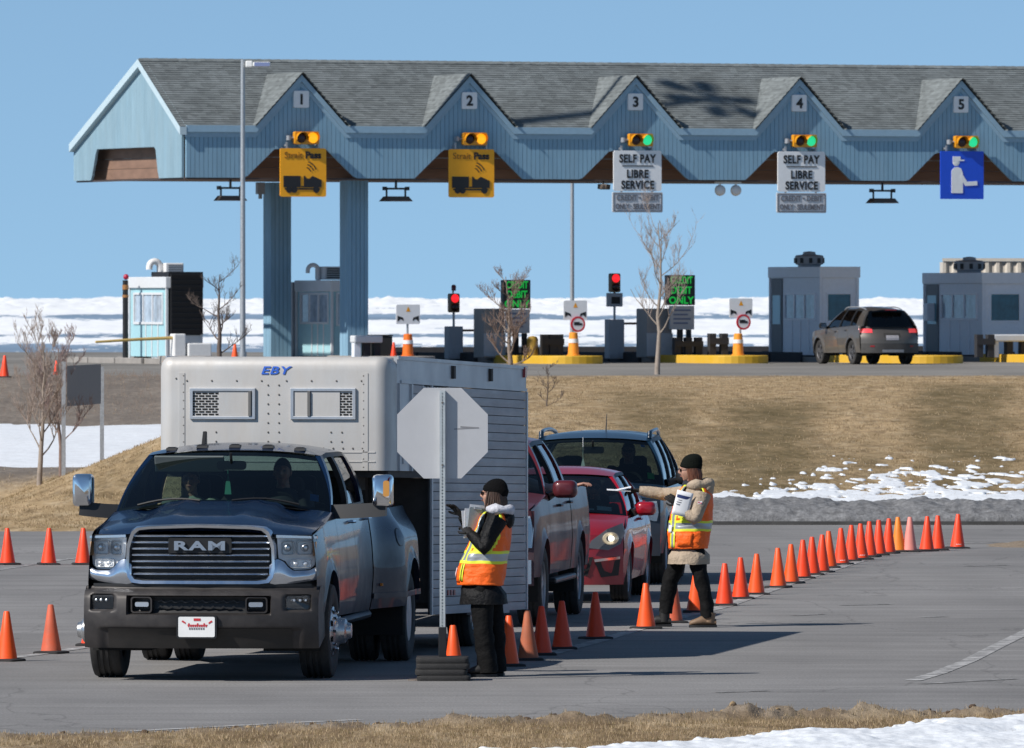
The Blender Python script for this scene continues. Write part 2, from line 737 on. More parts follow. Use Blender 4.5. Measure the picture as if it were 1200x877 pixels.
M_grass = ground_mat('dry mown grass', ((0.59, 0.43, 0.255), (0.35, 0.24, 0.13), (0.28, 0.20, 0.105)))


def zone_of(x, y):
    px, d = CX + x * FPX / y, 0.0
    wx = px + 40 * fbm(x, y * 0.2, 5.0, 0.4)
    # olive patches where the grass stays wet
    for cx, w, y0, y1, a in ((900, 95, 152, 222, 0.95), (1130, 85, 150, 250, 0.9), (760, 70, 176, 238, 0.7), (1000, 60, 165, 190, 0.5), (150, 60, 160, 176, 0.5)):
        d = max(d, a * (1 - sstep(w * 0.35, w, abs(wx - cx))) * sstep(y0 - 14, y0 + 4, y) * (1 - sstep(y1 - 20, y1, y)))
    e = sstep(183, 190, y) * (1 - sstep(-3.0, 0.0, x))
    e = max(e, 0.75 * sstep(252, 261, y) * sstep(0.3, 0.6, 0.5 + fbm(x, y, 2, 0.6)))
    return d, e, 0


def add_zone(o):
    a = o.data.color_attributes.new('zone', 'FLOAT_COLOR', 'POINT')
    flat = []
    for v in o.data.vertices:
        flat += [*zone_of(v.co.x, max(v.co.y, 1.0)), 1.0]
    a.data.foreach_set('color', flat)


g = G()
ys = [142 + 1.2 * k for k in range(19)] + [166 + 2.0 * k for k in range(58)]
g.grid(lambda u, w: (-45 + 90 * u, w, bank_z(-45 + 90 * u, w)), 240, 1, vs=ys)
bank = g.obj('grass_bank', M_grass, kind='structure', smooth=60)
add_zone(bank)

# near verge with its broken turf edge
def verge_edge(x):
    return 79.7 + (0.36 if x > 0 else 0.72) * x + 0.35 * fbm(x, 0, 4.0, 0.7) + 0.12 * nz(x, 0, 1, 3.1)


def verge_z(x, y):
    d = verge_edge(x) - y
    lip = 0.15 * math.exp(-((d - 0.40) / 0.34) ** 2) * max(0.0, 0.24 + 1.1 * fbm(x, y, 7, 1.9, 5) + 0.35 * nz(x, y, 3, 9.0)) * (0.25 + 0.75 * sstep(-3.5, 1.5, x))
    return -0.03 + 0.05 * sstep(-0.15, 0.45, d) + lip + 0.02 * nz(x, y, 2, 2.5) + 0.004 * d


g = G()
VX = [-12, -8] + [-6.0 + 12.0 * k / 520 for k in range(521)] + [8, 12]
g.grid(lambda u, w: (u, 62 + 23 * w, verge_z(u, 62 + 23 * w)), 1, 1, us=VX, vs=[0, 0.3, 0.5] + [0.55 + 0.45 * k / 150 for k in range(151)])
verge = g.obj('verge', ground_mat('verge turf', ((0.40, 0.29, 0.17), (0.21, 0.145, 0.08), (0.13, 0.085, 0.05))), kind='structure', smooth=60)
a = verge.data.color_attributes.new('zone', 'FLOAT_COLOR', 'POINT')
fl = []
for v in verge.data.vertices:
    d = verge_edge(v.co.x) - v.co.y
    e = math.exp(-((d - 0.25) / 0.45) ** 2) * (0.5 + 0.9 * fbm(v.co.x, v.co.y, 8, 1.2) + 0.25)
    fl += [0, max(0, min(1, e)), 0, 1]
a.data.foreach_set('color', fl)


# grass blades: short tufts, one object per patch
def blades(name, label_mats, n, place, h0, h1, w):
    vs, fs, mi = [], [], []
    for k in range(n):
        q = place()
        if q is None:
            continue
        x, y, z, sc = q
        a = random.uniform(0, 2 * PI)
        h = random.uniform(h0, h1) * sc
        lx, ly = math.cos(a) * h * 0.6, math.sin(a) * h * 0.6
        b = len(vs)
        vs += [(x - w, y, z - 0.01), (x + w, y, z - 0.01), (x + lx, y + ly, z + h)]
        fs.append((b, b + 1, b + 2))
        mi.append(random.choices((0, 1, 2), (4, 4, 3))[0])
    me = bpy.data.meshes.new(name)
    me.from_pydata(vs, [], fs)
    for m in label_mats:
        me.materials.append(m)
    me.polygons.foreach_set('material_index', mi)
    o = bpy.data.objects.new(name, me)
    COL.objects.link(o)
    tag(o, kind='stuff')
    return o


straw = [mat('straw blade', (0.50, 0.38, 0.24), 0.9, spec=0.1), mat('brown blade', (0.30, 0.215, 0.125), 0.9, spec=0.1), mat('olive blade', (0.20, 0.155, 0.075), 0.9, spec=0.1)]


def on_bank():
    y = 146 + 114 * random.random() ** 1.3
    x = random.uniform(-0.056, 0.056) * y
    d, e, _ = zone_of(x, y)
    if random.random() < 0.75 * d + 0.9 * e:
        return None
    if fbm(x, y * 0.3, 11, 1.2) < -0.12 or (x > 0 and y < 153):
        return None
    return x, y, bank_z(x, y), 1.0


blades('bank_grass', straw, 120000, on_bank, 0.015, 0.042, 0.006)


def on_verge():
    x = random.uniform(-5.5, 5.5)
    y = verge_edge(x) - 0.1 - 6.5 * random.random()
    if y < 73:
        return None
    sc = 1.0 + 1.2 * max(0, fbm(x, y, 3, 1.1))
    return x, y, verge_z(x, y), sc


blades('verge_grass', straw, 30000, on_verge, 0.010, 0.036, 0.003)

# clods of turf thrown up along the verge edge
vs = G()
for k in range(700):
    x = random.uniform(-5, 5.2)
    if random.random() > sstep(-3.5, 2, x) + 0.12:
        continue
    y = verge_edge(x) - random.uniform(-0.6, 0.5) * random.random()
    r = random.uniform(0.008, 0.03)
    b = len(vs.v)
    vs.ball((x, y, max(0, verge_z(x, y)) + r * 0.1), (r * random.uniform(1, 1.8), r * 1.2, r * random.uniform(0.6, 1.1)), 7, 5, random.choice((0, 0, 1)))
    for i in range(b, len(vs.v)):
        p = Vector(vs.v[i])
        vs.v[i] = tuple(p + Vector((1, 1, 1)) * 0.35 * r * noise.noise(p * 40))
vs.obj('turf_clods', [mat('wet turf', (0.085, 0.055, 0.035), 0.95, var=0.4, vscale=40), straw[1]], kind='stuff', smooth=50, merge=False)

# ---- snow
M_snow = mat('old snow', (0.80, 0.83, 0.87), 0.7, var=0.10, vscale=6, bump=0.6, bscale=14, dirt=0.30, dcol=(0.42, 0.40, 0.38), dscale=2.2)
M_dirtysnow = mat('gravelly ploughed snow', (0.20, 0.20, 0.205), 0.95, var=0.5, vscale=9, bump=1.0, bscale=22, dirt=0.65, dcol=(0.060, 0.058, 0.057), dscale=5.0)


def snow_sheet(name, x0, x1, y0, y1, nx, ny, base, cover, thick, lump=None):
    """snow lies wherever cover > 0; elsewhere the sheet stays below the ground"""
    g = G()

    def fn(u, w):
        x, y = x0 + (x1 - x0) * u, y0 + (y1 - y0) * w
        c = cover(x, y)
        z = max(-0.07, min(thick, c * 0.35))
        if lump and c > 0:
            z += lump(x, y) * min(1.0, c * 3)
        return x, y, base(x, y) + z
    g.grid(fn, nx, ny)
    return g.obj(name, M_snow, kind='structure', smooth=60)


def cover_bank(x, y):
    px = CX + x * FPX / y
    lim = lin([(640, 152), (830, 156.0), (900, 161), (960, 167), (1050, 170), (1200, 167)], px)
    n_ = fbm(x, y * 0.22, 6, 2.6, 5) * 1.9 + 0.6 * nz(x, y * 0.2, 3, 6.5) + 0.5 * fbm(x, y * 0.5, 9, 0.35, 3)
    t = (y - 155.0) / max(1.0, lim - 155.0)
    core = 1.2 * (1 - sstep(153.0, 155.2 + (0.8 if px > 1000 else 0), y))
    return 0.5 * (n_ * 1.1 + 0.27 - 0.72 * t) + core


snow_sheet('bank_snow', 0.0, 12.5, 150.5, 174, 480, 200, bank_z, cover_bank, 0.022)


def cover_left(x, y):
    return 0.9 * (1 - abs((y - 207) / 15.0)) - 0.12 + 0.5 * fbm(x, y * 0.25, 2.2, 0.35) - 2.0 * sstep(-2.5, -0.6, x)


snow_sheet('side_road_snow', -24, 0, 178, 230, 130, 80, bank_z, cover_left, 0.05)


def cover_verge(x, y):
    e = lin([(-8, 60), (0.8, 73.9), (1.24, 74.3), (2.2, 77.0), (2.6, 76.2), (2.98, 78.3), (4.04, 80.4), (6, 81.0), (9, 82.0)], x)
    return 0.24 * (e - y) + 0.35 * fbm(x, y, 1.5, 0.9, 5) + 0.30 * fbm(x, y * 0.6, 2, 4.0, 4) + 0.10 * nz(x, y * 0.5, 5, 11.0)


snow_sheet('verge_snow', -1, 7, 70, 84, 620, 300, verge_z, cover_verge, 0.055, lambda x, y: 0.075 * fbm(x, y * 0.35, 5, 1.5, 5) + 0.010 * nz(x, y * 0.4, 1, 9.0))


# ploughed windrow of dirty snow along the far kerb
def windrow(u, w):
    x = -2 + 22 * u
    a = w * PI
    h = 0.33 + 0.05 * fbm(x, 0, 5, 0.5) * 2
    y = 151.2 - 1.75 * math.cos(a) + 0.10 * nz(x, w * 4, 2, 1.5)
    z = -0.05 + (h + 0.05) * math.sin(a) ** 0.7 + 0.13 * fbm(x, w * 2.2, 1, 2.6, 5) * math.sin(a) + 0.03 * nz(x, w * 6, 4, 9.0) * math.sin(a)
    return x, y, z


g = G()
g.grid(windrow, 700, 30)
g.obj('snow_windrow', M_dirtysnow, kind='structure', smooth=50)
# the low kerb in front of it
g = G()
g.bb(-3, 24, 149.2, 149.5, -0.02, 0.05)
g.obj('kerb', mat('stained concrete kerb', (0.06, 0.058, 0.056), 0.9, var=0.3, vscale=3), kind='structure', smooth=0)

# ---- worn paint on the lane (sheets 4 mm up)
def worn(name, cover):
    m = mat(name, (0.46, 0.45, 0.44), 0.8, dirt=1.0, dcol=(0.180, 0.174, 0.170), dscale=5.0)
    for nd in m.node_tree.nodes:
        if nd.type == 'MAP_RANGE' and abs(nd.inputs[1].default_value - 0.35) < 1e-6:
            nd.inputs[1].default_value = cover
            nd.inputs[2].default_value = cover + 0.14
    return m


M_line = worn('worn white line', 0.43)
M_line2 = worn('nearly gone white line', 0.36)


def line(name, pts, w, m, z=0.004):
    g = G()
    P = [at(*p) for p in pts]
    L, Rr = [], []
    for i, p in enumerate(P):
        d = (P[min(i + 1, len(P) - 1)] - P[max(i - 1, 0)])
        d.z = 0
        d.normalize()
        nn = Vector((-d.y, d.x, 0)) * w / 2
        L.append(p + nn + Vector((0, 0, z)))
        Rr.append(p - nn + Vector((0, 0, z)))
    for i in range(len(P) - 1):
        g.add([L[i], L[i + 1], Rr[i + 1], Rr[i]], [(0, 1, 2, 3)])
    return g.obj(name, m, kind='structure', smooth=0)


line('lane_marking', [(1070, 798), (1100, 789), (1135, 775), (1170, 757), (1215, 735)], 0.15, M_line)
line('lane_marking', [(-20, 775), (40, 768), (107, 758), (150, 752), (240, 741)], 0.14, M_line)
line('lane_marking', [(640, 768), (700, 752), (770, 731), (850, 711), (905, 691), (950, 676), (1010, 657)], 0.15, M_line)
line('lane_marking', [(-20, 671), (30, 663), (75, 656), (140, 648)], 0.14, worn('faded yellow line', 0.40))
line('lane_marking', [(-20, 866), (90, 861), (200, 855), (330, 848), (420, 844)], 0.12, M_line)
line('lane_marking', [(1010, 640), (1080, 638), (1140, 636.5), (1230, 635.5)], 0.14, M_line)
for p in ([(985, 710), (1045, 708.5)], [(930, 722), (965, 720)], [(1080, 724), (1110, 723)], [(1130, 664), (1185, 662.5)], [(840, 812), (900, 810)], [(1080, 802), (1190, 796)]):
    line('lane_marking', p, 0.10, M_line2)
# gravel island beyond the last cone
g = G()
g.grid(lambda u, w: (at(1138, 641).x + 6 * u, 135.4 + 2.6 * w, -0.02 + 0.075 * math.sin(PI * w) * sstep(0, 0.12, u) + 0.02 * nz(u * 40, w * 8)), 60, 10)
g.obj('gravel_island', mat('brown gravel', (0.26, 0.20, 0.14), 0.95, var=0.5, vscale=30, bump=1, bscale=60), kind='structure', smooth=50)

# ---- the sea: flat water to the horizon, pack ice in ridges on it
SEA = -8.0
M_sea = mat('grey-blue ice water', (0.22, 0.31, 0.42), 0.6, var=0.25, vscale=0.004, stretch=(1, 0.25, 1))
M_ice = mat('pack ice', (0.90, 0.915, 0.93), 0.8, var=0.10, vscale=0.03)
g = G()
sy = [400, 700, 1200, 2000, 3000, 5000, 9000, 16000, 40000, 120000]
g.grid(lambda u, w: ((u - 0.5) * (400 + 0.9 * w), w, SEA), 24, 1, vs=sy)
g.obj('sea', M_sea, kind='structure', smooth=0)
rows = []
Y = 1500.0
g = G()
k = 0
while Y < 26000:
    half = 0.15 * Y + 60
    n = 560
    hmax = lin([(1500, 0.12), (2300, 0.35), (3000, 0.7), (4500, 1.0), (6500, 1.3), (9000, 3.0), (12000, 6.5), (16000, 9), (26000, 12)], Y)
    rid = []
    yi = 350 + FPX * 11.3 / Y
    lead = max(1.1 * math.exp(-((yi - 372) / 3.6) ** 2), 0.75 * math.exp(-((yi - 394) / 2.6) ** 2), sstep(398, 408, yi) * 0.7, 0.55 * math.exp(-((yi - 362) / 1.5) ** 2))
    for i in range(n + 1):
        x = -half + 2 * half * i / n
        sx = x / Y * 1000.0
        f = 0.60 + 0.9 * fbm(sx, k * 0.6, 2.0, 0.11, 5) + 0.45 * nz(sx, k * 3.1, 0, 0.7) + 0.28 * nz(sx, k * 1.7, 4, 1.9)
        f -= lead * (0.95 + 0.9 * nz(sx, k * 0.15, 7, 0.06))
        rid.append((x, max(0.0, f) * hmax * 1.25))
    dep = Y * 0.012
    b = len(g.v)
    for x, h in rid:
        off = 0 if h > 0.02 else -0.5
        g.v += [(x, Y - dep, SEA - 0.3 + off), (x, Y - dep * 0.35, SEA + h * 0.75 + off), (x, Y, SEA + h + off), (x, Y + dep, SEA - 0.3 + off)]
    for i in range(n):
        for j in range(3):
            a = b + i * 4 + j
            g.f.append([a, a + 4, a + 5, a + 1])
            g.m.append(0)
    Y *= 1.025
    k += 1
g.obj('pack_ice', M_ice, kind='stuff', smooth=50, merge=False)
# ================================================================ the toll plaza
PA = R(22)
PO = Vector((-9.67, 303.0, 0))
pt_, pn_ = Vector((math.cos(PA), math.sin(PA), 0)), Vector((-math.sin(PA), math.cos(PA), 0))


def PW(u, v, z=PLAZA):
    """world point of plaza coordinates: u along the canopy front, v into the lanes, z height"""
    p = PO + pt_ * u + pn_ * v
    return Vector((p.x, p.y, z))


def u_of(px, v):
    k = (px - CX) / FPX
    return (k * (PO.y + pn_.y * v) - PO.x - pn_.x * v) / (pt_.x - k * pt_.y)


def pthing(name, label, cat, u, v, z=PLAZA, rz=0.0, group=None):
    return thing(name, label, cat, PW(u, v, z), PA + rz, group)


LANES = [3.62 + 5.38 * k for k in range(6)]
ISL = [0.93 + 5.38 * k for k in range(6)]
U1 = 33.2
ZB, ZE, ZPK, ZR, VR, VD = 6.88, 8.40, 9.92, 10.44, 3.47, 9.55
M_siding = mat('teal board siding', (0.222, 0.395, 0.53), 0.7, var=0.10, vscale=2.5, stretch=(1.2, 1.2, 0.25), dirt=0.25, dcol=(0.33, 0.43, 0.49), dscale=1.4)
M_trim = mat('pale teal trim board', (0.29, 0.44, 0.56), 0.6, var=0.06)
M_trimlt = mat('pale barge board', (0.48, 0.60, 0.66), 0.6, var=0.06)  # end trim, paler than the trim on the front
M_soffit = mat('brown stained board', (0.235, 0.140, 0.098), 0.75, var=0.2, vscale=1.5, stretch=(0.3, 1, 3))


def shingles():
    m = bpy.data.materials.new('weathered grey shingles')
    m.use_nodes = True
    n, l = m.node_tree.nodes, m.node_tree.links
    p = n['Principled BSDF']
    p.inputs['Roughness'].default_value = 0.95
    p.inputs['Specular IOR Level'].default_value = 0.1
    tc = n.new('ShaderNodeTexCoord')
    mp = n.new('ShaderNodeMapping')
    mp.inputs['Scale'].default_value = (4.6, 4.6, 13.0)
    l.new(tc.outputs['Object'], mp.inputs[0])
    vo = n.new('ShaderNodeTexVoronoi')
    vo.inputs['Scale'].default_value = 1.0
    vo.inputs['Randomness'].default_value = 0.6
    l.new(mp.outputs[0], vo.inputs['Vector'])
    nz_ = n.new('ShaderNodeTexNoise')
    nz_.inputs['Scale'].default_value = 0.7
    nz_.inputs['Detail'].default_value = 6
    l.new(tc.outputs['Object'], nz_.inputs['Vector'])
    sp = n.new('ShaderNodeSeparateColor')
    l.new(vo.outputs['Color'], sp.inputs[0])
    r = n.new('ShaderNodeMapRange')
    r.inputs[3].default_value, r.inputs[4].default_value = 0.80, 1.20
    l.new(sp.outputs[0], r.inputs[0])
    r2 = n.new('ShaderNodeMapRange')
    r2.inputs[1].default_value, r2.inputs[2].default_value, r2.inputs[3].default_value, r2.inputs[4].default_value = 0.3, 0.7, 0.86, 1.12
    l.new(nz_.outputs['Fac'], r2.inputs[0])
    mu = n.new('ShaderNodeMath')
    mu.operation = 'MULTIPLY'
    l.new(r.outputs[0], mu.inputs[0])
    l.new(r2.outputs[0], mu.inputs[1])
    sc = n.new('ShaderNodeVectorMath')
    sc.operation = 'SCALE'
    sc.inputs[0].default_value = (0.170, 0.186, 0.188)
    l.new(mu.outputs[0], sc.inputs['Scale'])
    l.new(sc.outputs[0], p.inputs['Base Color'])
    return m


M_shingle = shingles()
canopy = pthing('toll_canopy', 'long teal toll canopy with grey shingled roof and five pointed gables over the lanes', 'toll canopy', 0, 0, 0)


def ztop(u):
    return max([ZE] + [ZPK - 1.063 * abs(u - c) for c in LANES])


def zbot(u):
    z = ZB
    for c in LANES:
        d = abs(u - c)
        if d < 1.74:
            z = max(z, min(7.74, ZB + (1.74 - d) * 0.94 / 1.01))
    return z


def board_wall(g, us, top, bot, place, t0=0.0):
    """narrow upright boards, every other one proud"""
    for i in range(len(us) - 1):
        a, b = us[i] + 0.006, us[i + 1] - 0.006
        o = 0.012 if i % 2 else 0.0
        g.add([place(a, bot(a), o), place(b, bot(b), o), place(b, top(b), o), place(a, top(a), o),
               place(a, bot(a), 0.08), place(b, bot(b), 0.08), place(b, top(b), 0.08), place(a, top(a), 0.08)],
              [(0, 1, 2, 3), (0, 4, 5, 1), (0, 3, 7, 4), (1, 5, 6, 2), (3, 2, 6, 7), (4, 7, 6, 5)])


g = G()
n = int(U1 / 0.139)
board_wall(g, [U1 * i / n for i in range(n + 1)], lambda u: ztop(u) - 0.02, zbot, lambda u, z, o: (u, 0.0 - o, z))
fw = g.obj('front_wall', M_siding, canopy, smooth=0, merge=False)
# left end: gable with its own opening
def etop(v):
    return ZE + (ZR - ZE) * v / VR if v < VR else ZR + (8.06 - ZR) * (v - VR) / (VD - VR)


def ebot(v):
    if 2.03 < v < 7.95:
        return min(7.82, ZB + min((v - 2.03) / 0.27, (7.95 - v) / 0.5) * 1.02)
    return ZB


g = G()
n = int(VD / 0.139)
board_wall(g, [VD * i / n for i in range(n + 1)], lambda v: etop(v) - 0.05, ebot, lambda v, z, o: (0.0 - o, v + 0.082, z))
g.obj('end_wall', mat('sunlit end teal board', (0.235, 0.37, 0.455), 0.75, var=0.12, vscale=2.5, stretch=(1.2, 1.2, 0.25), dirt=0.4, dcol=(0.33, 0.43, 0.47), dscale=1.4), canopy, smooth=0, merge=False)  # sunlit tone of this end put into the board colour
g = G()
board_wall(g, [U1 * i / 110 for i in range(111)], lambda u: 8.1, lambda u: ZB, lambda u, z, o: (u, VD + 0.16 + o, z))
g.obj('rear_wall', M_siding, canopy, smooth=0, merge=False)
g = G()
g.bb(U1 - 0.1, U1 - 0.02, 0.09, VD, ZB, 8.0)
g.obj('end_wall', M_siding, canopy, smooth=0)

# roof: courses of shingles, each lapping the one below
g = G()
def course(P, u0, u1, lift=0.022):
    a, b, c, d = [Vector(q) for q in P]
    g.add([a, b, c, d], [(0, 1, 2, 3)])


NC = 30
EV = -0.16
zev = ZE - 0.02
for k in range(NC):
    t0, t1 = k / NC, (k + 1.12) / NC
    if k == NC - 1:
        t1 = 1
    v0, v1 = EV + (VR - EV) * t0, EV + (VR - EV) * t1
    z0, z1 = zev + (ZR - zev) * t0 + 0.03, zev + (ZR - zev) * t1 + 0.004
    cuts = [-0.22, U1]
    if k < 3:                       # the lowest courses stop against the gables
        cuts = [-0.22]
        for c in LANES:
            hw_ = (ZPK - z0) / 1.063 + 0.02
            cuts += [c - hw_, c + hw_]
        if cuts[-1] < U1:
            cuts.append(U1)
    for ua, ub in zip(cuts[::2], cuts[1::2]):
        g.add([(ua, v0, z0), (ub, v0, z0), (ub, v1, z1), (ua, v1, z1), (ua, v0, z0 - 0.035), (ub, v0, z0 - 0.035)], [(0, 1, 2, 3), (4, 5, 1, 0)])
for k in range(12):
    t0, t1 = k / 12, min(1, (k + 1.1) / 12)
    v0, v1 = VR + (VD + 0.06 - VR) * t0, VR + (VD + 0.06 - VR) * t1
    zz = lambda t: ZR + (7.98 - ZR) * t
    g.add([(-0.22, v0, zz(t0) + 0.004), (U1, v0, zz(t0) + 0.004), (U1, v1, zz(t1) + 0.03), (-0.22, v1, zz(t1) + 0.03)], [(0, 1, 2, 3)])
roof = g.obj('roof', M_shingle, canopy, smooth=0, merge=False)
g = G()
for k in range(int(U1 / 0.3)):
    u = -0.2 + 0.3 * k
    g.slab((u, VR - 0.14, ZR - 0.06), (u + 0.31, VR - 0.14, ZR - 0.05), (u + 0.31, VR, ZR + 0.035), (u, VR, ZR + 0.025), (0, 0, 0.02))
    g.slab((u, VR, ZR + 0.025), (u + 0.31, VR, ZR + 0.035), (u + 0.31, VR + 0.14, ZR - 0.03), (u, VR + 0.14, ZR - 0.04), (0, 0, 0.02))
g.obj('ridge_cap', M_shingle, roof, smooth=0, merge=False)
# gables (dormers) with their own courses
slope = (ZR - zev) / (VR - EV)
for c in LANES:
    g = G()
    hw = 1.50
    pk = ZPK + 0.10
    base = pk - 1.063 * hw
    for s in (-1, 1):
        for k in range(12):
            t0, t1 = k / 12, min(1.0, (k + 1.12) / 12)
            P = []
            for t, li in ((t0, 0.035), (t1, 0.006)):
                x = c + s * hw * (1 - t)
                z = base + (pk - base) * t
                vb = EV + (z - zev) / slope
                P.append(((x, -0.30, z + li), (x, max(-0.30, vb + 0.02), z + li)))
            g.add([P[0][0], P[0][1], P[1][1], P[1][0], (P[0][0][0], -0.30, P[0][0][2] - 0.035), (P[0][1][0], P[0][1][1], P[0][1][2] - 0.035)], [(0, 1, 2, 3), (4, 5, 1, 0)])
    g.obj('gable_roof', M_shingle, canopy, smooth=0, merge=False)
# trim: barge and fascia boards along the front, mitred between gables
def fascia(name, dz0, dz1, v0, v1, m):
    us = [-0.02]
    for c in LANES:
        us += [c - 1.43, c, c + 1.43]
    us = [u for u in us if u < U1] + [U1]
    g = G()
    for a, b in zip(us, us[1:]):
        za, zb = ztop(a), ztop(b)
        g.add([(a, v0, za + dz0), (b, v0, zb + dz0), (b, v0, zb + dz1), (a, v0, za + dz1), (a, v1, za + dz0), (b, v1, zb + dz0), (b, v1, zb + dz1), (a, v1, za + dz1)],
              [(0, 1, 2, 3), (7, 6, 5, 4), (0, 4, 5, 1), (3, 2, 6, 7)] + ([(0, 3, 7, 4)] if a < 0 else []))
    g.obj(name, m, canopy, smooth=0)


fascia('fascia', -0.17, 0.03, -0.19, -0.03, M_trim)
fascia('fascia', -0.32, -0.172, -0.11, -0.03, M_trim)
g = G()
for (v0, z0), (v1, z1) in (((-0.2, zev - 0.02), (VR, ZR)), ((VR, ZR), (VD + 0.06, 7.98))):
    g.add([(-0.24, v0, z0 - 0.22), (-0.24, v1, z1 - 0.22), (-0.24, v1, z1 + 0.02), (-0.24, v0, z0 + 0.02), (-0.03, v0, z0 - 0.22), (-0.03, v1, z1 - 0.22), (-0.03, v1, z1 + 0.02), (-0.03, v0, z0 + 0.02)],
          [(0, 1, 2, 3), (7, 6, 5, 4), (0, 4, 5, 1), (0, 3, 7, 4), (1, 5, 6, 2)])
g.obj('barge_board', M_trimlt, canopy, smooth=0)
g = G()
g.bb(-0.02, U1, -0.03, 0.10, ZB - 0.05, ZB - 0.002)
g.bb(-0.02, 0.10, 0.103, VD, ZB - 0.05, ZB - 0.002)
g.obj('drip_edge', mat('dark brown drip edge', (0.07, 0.05, 0.045), 0.6), canopy, smooth=0)
# brown boarded ceiling box behind the openings
for k in range(5):
    z0 = ZB + 0.02 + 0.31 * k
    g = G()
    g.bb(0.36, U1 - 0.2, 1.30, 1.34, z0, z0 + 0.30)
    g.obj('soffit_board', M_soffit, canopy, smooth=0)
    g = G()
    g.bb(0.36, 0.40, 1.35, VD - 0.02, z0, z0 + 0.30)
    g.obj('soffit_board', M_soffit, canopy, smooth=0)
g = G()
g.bb(0.2, U1 - 0.2, 0.15, 1.29, 7.95, 8.0)
g.bb(0.41, U1 - 0.2, 1.36, VD, ZB + 0.003, ZB + 0.018)
g.obj('ceiling', M_soffit, canopy, smooth=0)
# columns
for px, v in ((415, 1.3), (325, 7.4), (None, 1.3), (None, 7.4)):
    u = u_of(px, v) if px else ISL[5] + 4.6
    g = G()
    w = 0.33
    for i in range(5):
        a, b = -w + 2 * w * i / 5 + 0.006, -w + 2 * w * (i + 1) / 5 - 0.006
        g.bb(a, b, -w - (0.004 if i % 2 else 0), w + (0.004 if i % 2 else 0), PLAZA - 0.1, ZB - 0.052)
        g.bb(-w - (0.009 if i % 2 else 0.005), -w + 0.02, a, b, PLAZA - 0.1, ZB - 0.054)
    move(g, u, v, 0)
    g.obj('column', M_siding, canopy, smooth=0, merge=False)

# ---------------------------------------------------------------- hung on the canopy front
M_amberbox = mat('yellow signal housing', (0.70, 0.30, 0.012), 0.4, var=0.08)
M_deadlens = mat('unlit lens', (0.035, 0.010, 0.010), 0.25)
M_amber = mat('lit amber lens', (0.8, 0.35, 0.02), 0.3, emit=((1.0, 0.42, 0.01), 1.1))
M_green = mat('lit green lens', (0.02, 0.4, 0.2), 0.3, emit=((0.02, 0.75, 0.30), 0.85))
M_red = mat('lit red lens', (0.5, 0.01, 0.01), 0.3, emit=((1.0, 0.02, 0.03), 1.2))
M_signwhite = mat('white sign sheeting', (0.86, 0.87, 0.88), 0.5, var=0.04)
M_signyel = mat('amber sign sheeting', (1.0, 0.43, 0.010), 0.5, var=0.04)
M_signblue = mat('blue sign sheeting', (0.012, 0.085, 0.68), 0.45, var=0.04)
M_ink = mat('black sign ink', (0.015, 0.015, 0.017), 0.5)
M_inkbrown = mat('dark amber ink', (0.24, 0.10, 0.01), 0.5)
M_inkgrey = mat('grey sign ink', (0.16, 0.16, 0.18), 0.5)
nums = ['1', '2', '3', '4', '5', '6']
for i, c in enumerate(LANES[:5]):
    t = pthing('number_plate', 'square white plate with black numeral %s under %s' % (['one', 'two', 'three', 'four', 'five'][i], ['the leftmost gable peak', 'the gable peak right of the columns', 'the middle gable peak', 'the gable peak right of the roof shadow', 'the rightmost gable peak'][i]), 'sign', c, -0.12, 9.22, group='lane number plates')
    g = G()
    g.prism(rrect(-0.24, 0.24, -0.25, 0.25, 0.04), 'y', -0.04, 0.07)
    g.obj('panel', M_signwhite, t, smooth=0)
    g = move(text_g(nums[i], 0.42, 0.012, offset=0.014), 0, -0.05, 0)
    g.obj('numeral', M_ink, t, smooth=0)
    lit = ['amber', 'amber', 'green', 'green', 'green'][i]
    t = pthing('traffic_signal', 'yellow two lens signal lit %s above the %s' % (lit, ['amber sign by the rear column', 'amber sign right of the columns', 'self pay sign over the bare tree', 'self pay sign left of the blue sign', 'blue sign'][i]), 'traffic light', c + 0.08, -0.33, 8.07, group='signals over the toll lanes')
    g = G()
    g.prism(rrect(-0.38, 0.38, -0.19, 0.19, 0.05), 'y', -0.10, 0.10)
    g.obj('housing', M_amberbox, t, smooth=30)
    g = G()
    g.tube([(-0.52, 0.05, 0), (-0.38, 0.05, 0)], 0.03, 8)
    g.bb(-0.56, -0.5, -0.02, 0.20, -0.07, 0.07)
    g.bb(-0.05, 0.05, 0.101, 0.30, -0.05, 0.05)
    g.obj('bracket', M_steel, t, smooth=30)
    for sx, m in ((-0.185, M_deadlens), (0.185, M_amber if lit == 'amber' else M_green)):
        g = G()
        g.lathe([(0.0, -0.155), (0.08, -0.15), (0.14, -0.13), (0.155, -0.103)], 20, (sx, 0, 0), 'y')
        ln = g.obj('lens', m, t, smooth=60, label=('lit %s lens' % lit) if sx > 0 else 'unlit dark lens')
        g = G()
        a0, a1 = R(-20), R(200)
        g.grid(lambda u, w: (sx + 0.17 * math.cos(a0 + (a1 - a0) * u), -0.10 - 0.20 * w * (0.55 + 0.45 * math.sin(max(0, (a0 + (a1 - a0) * u)))), 0.17 * math.sin(a0 + (a1 - a0) * u)), 16, 2)
        g.obj('visor', M_amberbox, t, smooth=60)


def hangers(t, w, z0, z1):
    for sx in (-w, w):
        g = G()
        g.bb(sx - 0.025, sx + 0.025, 0.025, 0.065, z0, z1)
        g.bb(sx - 0.02, sx + 0.02, 0.066, 0.30, z1 - 0.12, z1 - 0.06)
        g.obj('hanger', M_galv, t, smooth=0)


